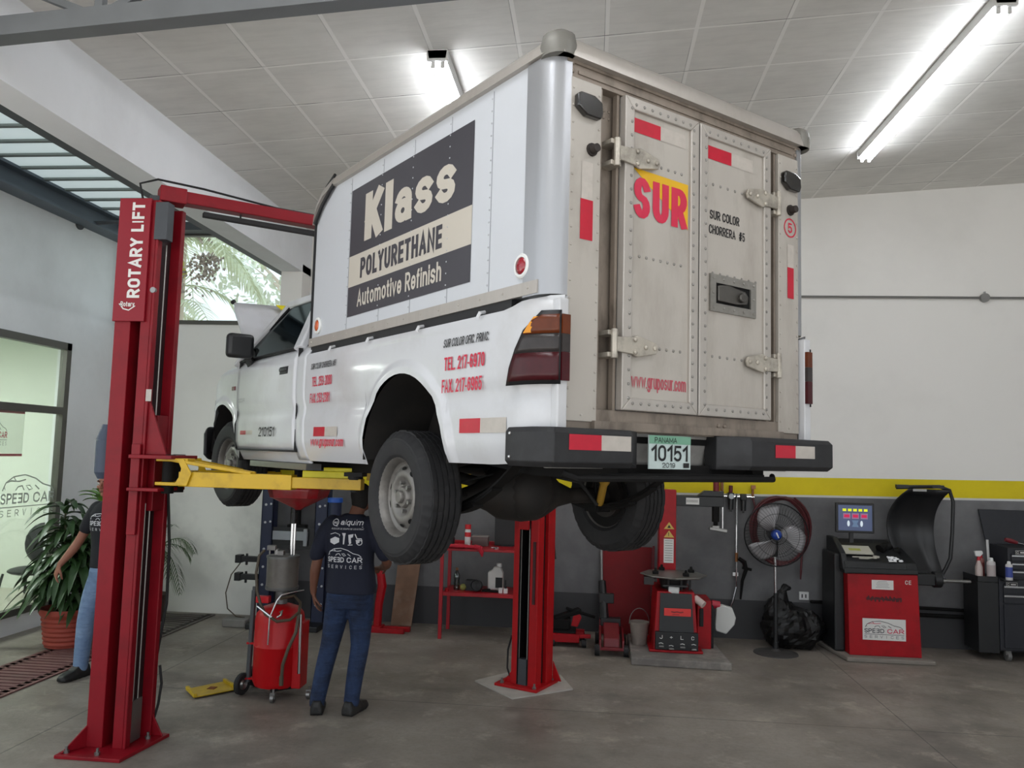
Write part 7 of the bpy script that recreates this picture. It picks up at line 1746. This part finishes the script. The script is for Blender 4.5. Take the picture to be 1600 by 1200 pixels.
# ---- drain grates
def grate(y0, y1, x0, x1, pitch, bar, m, lab):
    t = T('drain_grate', ((x0 + x1) / 2, (y0 + y1) / 2, 0), lab, 'drain grate', 'drain grates along the left wall')
    f = t.mb(); f.box((x0, y0, .001), (x1, y1, .004)); f.build('pit', mat('dark drain pit', '#0b0a0a', .9), t.o, smooth=0)
    f = t.mb(); f.box((x0 - .03, y0, .002), (x0 + .06, y1, .012)); f.box((x1 - .06, y0, .002), (x1 + .03, y1, .012))
    y = y0
    while y < y1: f.box((x0, y, .004), (x1, min(y1, y + bar), .012)); y += pitch
    f.build('grid', m, t.o, smooth=0)
grate(5.6, 8.05, -5.15, -4.58, .085, .055, mat('rusty red grate', '#6f4a48', .7, var=.2, scale=6, dirt='#57504d', dirt_amt=.5), 'rusty reddish floor drain grate nearest the plant pot')
grate(8.07, 9.45, -5.2, -4.45, .10, .055, mat('brown grate', '#57504b', .7, var=.2, scale=6), 'brownish floor drain grate reaching the white back wall')

# ---- plants
M_leaf = mat('dark green leaf', '#2f4a26', .4, var=.25, scale=5); M_leafl = mat('bright green leaf', '#6a9440', .4, var=.2, scale=5)
def strap_leaf(f, b, az, l, wd, up_, droop, n=9):
    b = V(b); dv = V((cos(az), sin(az), 0)); sd = V((-sin(az), cos(az), 0)); G = []
    for i in range(n + 1):
        s_ = i / n
        p = b + dv * (l * (s_ * cos(up_) + .0)) + V((0, 0, 1)) * (l * (s_ * sin(up_) - droop * s_ * s_))
        w_ = wd * (sin(pi * min(1, s_ * .86 + .10)) ** .8) * (1 if s_ < .98 else .1)
        G.append([p - sd * w_ / 2 + V((0, 0, w_ * .22)), p, p + sd * w_ / 2 + V((0, 0, w_ * .22))])
    f.grid(G)
# pots stand on the grate rim
t = T('potted_dracaena', (-5.13, 7.72, 0), 'leafy potted plant in a ribbed terracotta pot by the office window', 'plant')
pr = [(.001, .0), (.185, 0)]
for k in range(6): pr += [(.19 + .006 * k, .02 + .045 * k), (.20 + .006 * k, .03 + .045 * k), (.20 + .006 * k, .045 + .045 * k), (.192 + .006 * k, .055 + .045 * k)]
pr += [(.245, .31), (.25, .32), (.25, .365), (.235, .365), (.22, .30), (.001, .30)]
f = t.mb(); f.lathe(pr, Matrix.Translation((-5.13, 7.72, .0)), 40); f.build('pot', mat('terracotta plastic', '#a4483a', .6, var=.06, dirt='#6f3a30', dirt_amt=.3), t.o, smooth=35)
f = t.mb(); f.cyl((-5.13, 7.72, .30), (-5.13, 7.72, .305), .22, n=24); f.build('soil', mat('potting soil', '#2a211b', .95, var=.3, scale=30), t.o)
stems = [(-.06, -.02, 1.35), (.05, .05, 1.25), (-.12, .08, 1.1), (.12, -.06, 1.0), (0, -.1, .85), (-.15, -.08, .75), (.13, .06, .7), (.2, .02, 1.42)]
f = t.mb()
for x, y, h in stems: f.tube([(-5.13 + x * .5, 7.72 + y * .5, .29), (-5.13 + x, 7.72 + y, .29 + (h - .29) * .6), (-5.13 + x * 1.4, 7.72 + y * 1.4, h)], [.016, .013, .008], 7)
f.build('stems', mat('plant stem', '#4a4a30', .7), t.o)
f = t.mb()
for x, y, h in stems[:-1]:
    for k in range(36):
        zz = h - .02 * k * (.75 if h > 1 else .4); q = (zz - .29) / max(.05, h - .29)
        if zz < .42: continue
        bx_ = -5.13 + x * (.5 + .9 * q); by_ = 7.72 + y * (.5 + .9 * q)
        strap_leaf(f, (bx_, by_, zz), k * 2.4 + x * 9, random.uniform(.28, .46), random.uniform(.06, .09), random.uniform(.5, 1.0) - .016 * k, random.uniform(.6, 1.15))
f.build('leaves', M_leaf, t.o, smooth=60, recalc=False)
f = t.mb()
for k in range(16): strap_leaf(f, (-5.13 + .27, 7.75, 1.36 + .006 * k), k * 2.4, random.uniform(.25, .36), .06, random.uniform(.6, 1.25), random.uniform(.3, .6))
f.build('young_leaves', M_leafl, t.o, smooth=60, recalc=False)
t = T('potted_palm', (-4.95, 8.95, 0), 'slender potted palm with feathery fronds behind the left lift post', 'plant')
f = t.mb(); f.lathe([(.001, 0), (.13, 0), (.165, .26), (.175, .27), (.175, .30), (.16, .30), (.15, .26), (.001, .26)], Matrix.Translation((-4.95, 8.95, .0)), 28); f.build('pot', mat('dark brown pot', '#3a2a22', .6), t.o, smooth=35)
f = t.mb(); f.tube([(-4.95, 8.95, .25), (-4.94, 8.95, .6), (-4.95, 8.95, .8)], [.02, .016, .01], 7); f.build('stems', MATS['plant stem'], t.o)
f = t.mb()
for az, rise, dr_, l in ((0.0, .95, .95, .62), (-.5, .6, 1.15, .50), (.5, .7, .9, .5), (1.7, 1.1, .7, .6), (2.6, 1.0, .9, .55), (3.6, .9, .9, .5), (-1.2, .7, 1.0, .45), (-2.2, .9, .9, .5), (-.15, .35, 1.2, .52)): frond(f, (-4.95, 8.95, .78), az, l, rise, dr_, .20, 20, .012, .5)
f.build('fronds', mat('palm green', '#41552f', .5, var=.2), t.o, smooth=0, recalc=False)

bpy.data.objects['potted_palm'].location.z = .013; bpy.data.objects['potted_dracaena'].location.z = .013
# ---- office things seen through the glass
t = T('office_chair', (-6.48, 9.0, .19), 'black padded chair inside the office behind the plant', 'chair')
f = t.mb(); f.ball((-6.48, 9.02, .50), (.25, .25, .05), 18); f.build('seat', mat('black chair vinyl', '#15161a', .5), t.o)
f = t.mb(); f.ball((-6.48, 9.24, .78), (.27, .06, .26), 20); f.build('backrest', MATS['black chair vinyl'], t.o)
for a in range(4):
    f = t.mb(); f.cyl((-6.48 + .2 * (1 if a % 2 else -1), 9.02 + .2 * (1 if a > 1 else -1), .48), (-6.48 + .24 * (1 if a % 2 else -1), 9.02 + .24 * (1 if a > 1 else -1), .19), .014, n=8); f.build('leg', M_black, t.o)
t = T('office_sofa', (-6.9, 7.6, .19), 'long black bench seat inside the office below the glass lettering', 'bench')
f = t.mb(); f.box((-7.25, 7.0, .38), (-6.65, 8.2, .58)); f.build('seat', MATS['black chair vinyl'], t.o, smooth=0, bevel=.04, seg=3)
f = t.mb(); f.box((-7.35, 7.0, .45), (-7.2, 8.2, .95)); f.build('backrest', MATS['black chair vinyl'], t.o, smooth=0, bevel=.04, seg=3)
for x, y in ((-7.2, 7.05), (-7.2, 8.15), (-6.7, 7.05), (-6.7, 8.15)):
    f = t.mb(); f.box((x - .02, y - .02, .19), (x + .02, y + .02, .40)); f.build('leg', M_steel, t.o, smooth=0)
translucent(mat('poster film', '#e2e6de', .6), .6, '#f0f2ec')
t = T('shop_poster', (XL - .05, 7.75, 1.85), 'white shop poster with red edges behind the office glass', 'poster')
f = t.mb(); f.box((XL - .045, 7.52, 1.84), (XL - .04, 8.05, 2.315)); po = f.build('sheet', mat('poster film', '#e2e6de', .6), t.o, smooth=0)
d = t.dec((XL - .04, 7.52, 1.84), (0, 1, 0), (0, 0, 1), .002); d.cur = 0; d.rect(0, .445, .53, .475); d.rect(0, 0, .53, .025); car_logo(d, -.0, .10, .29, .27, 1, 0, 1); d.build('poster_print', [mat('poster red', '#c22744', .6), mat('poster grey', '#8d8f8e', .6)], po)
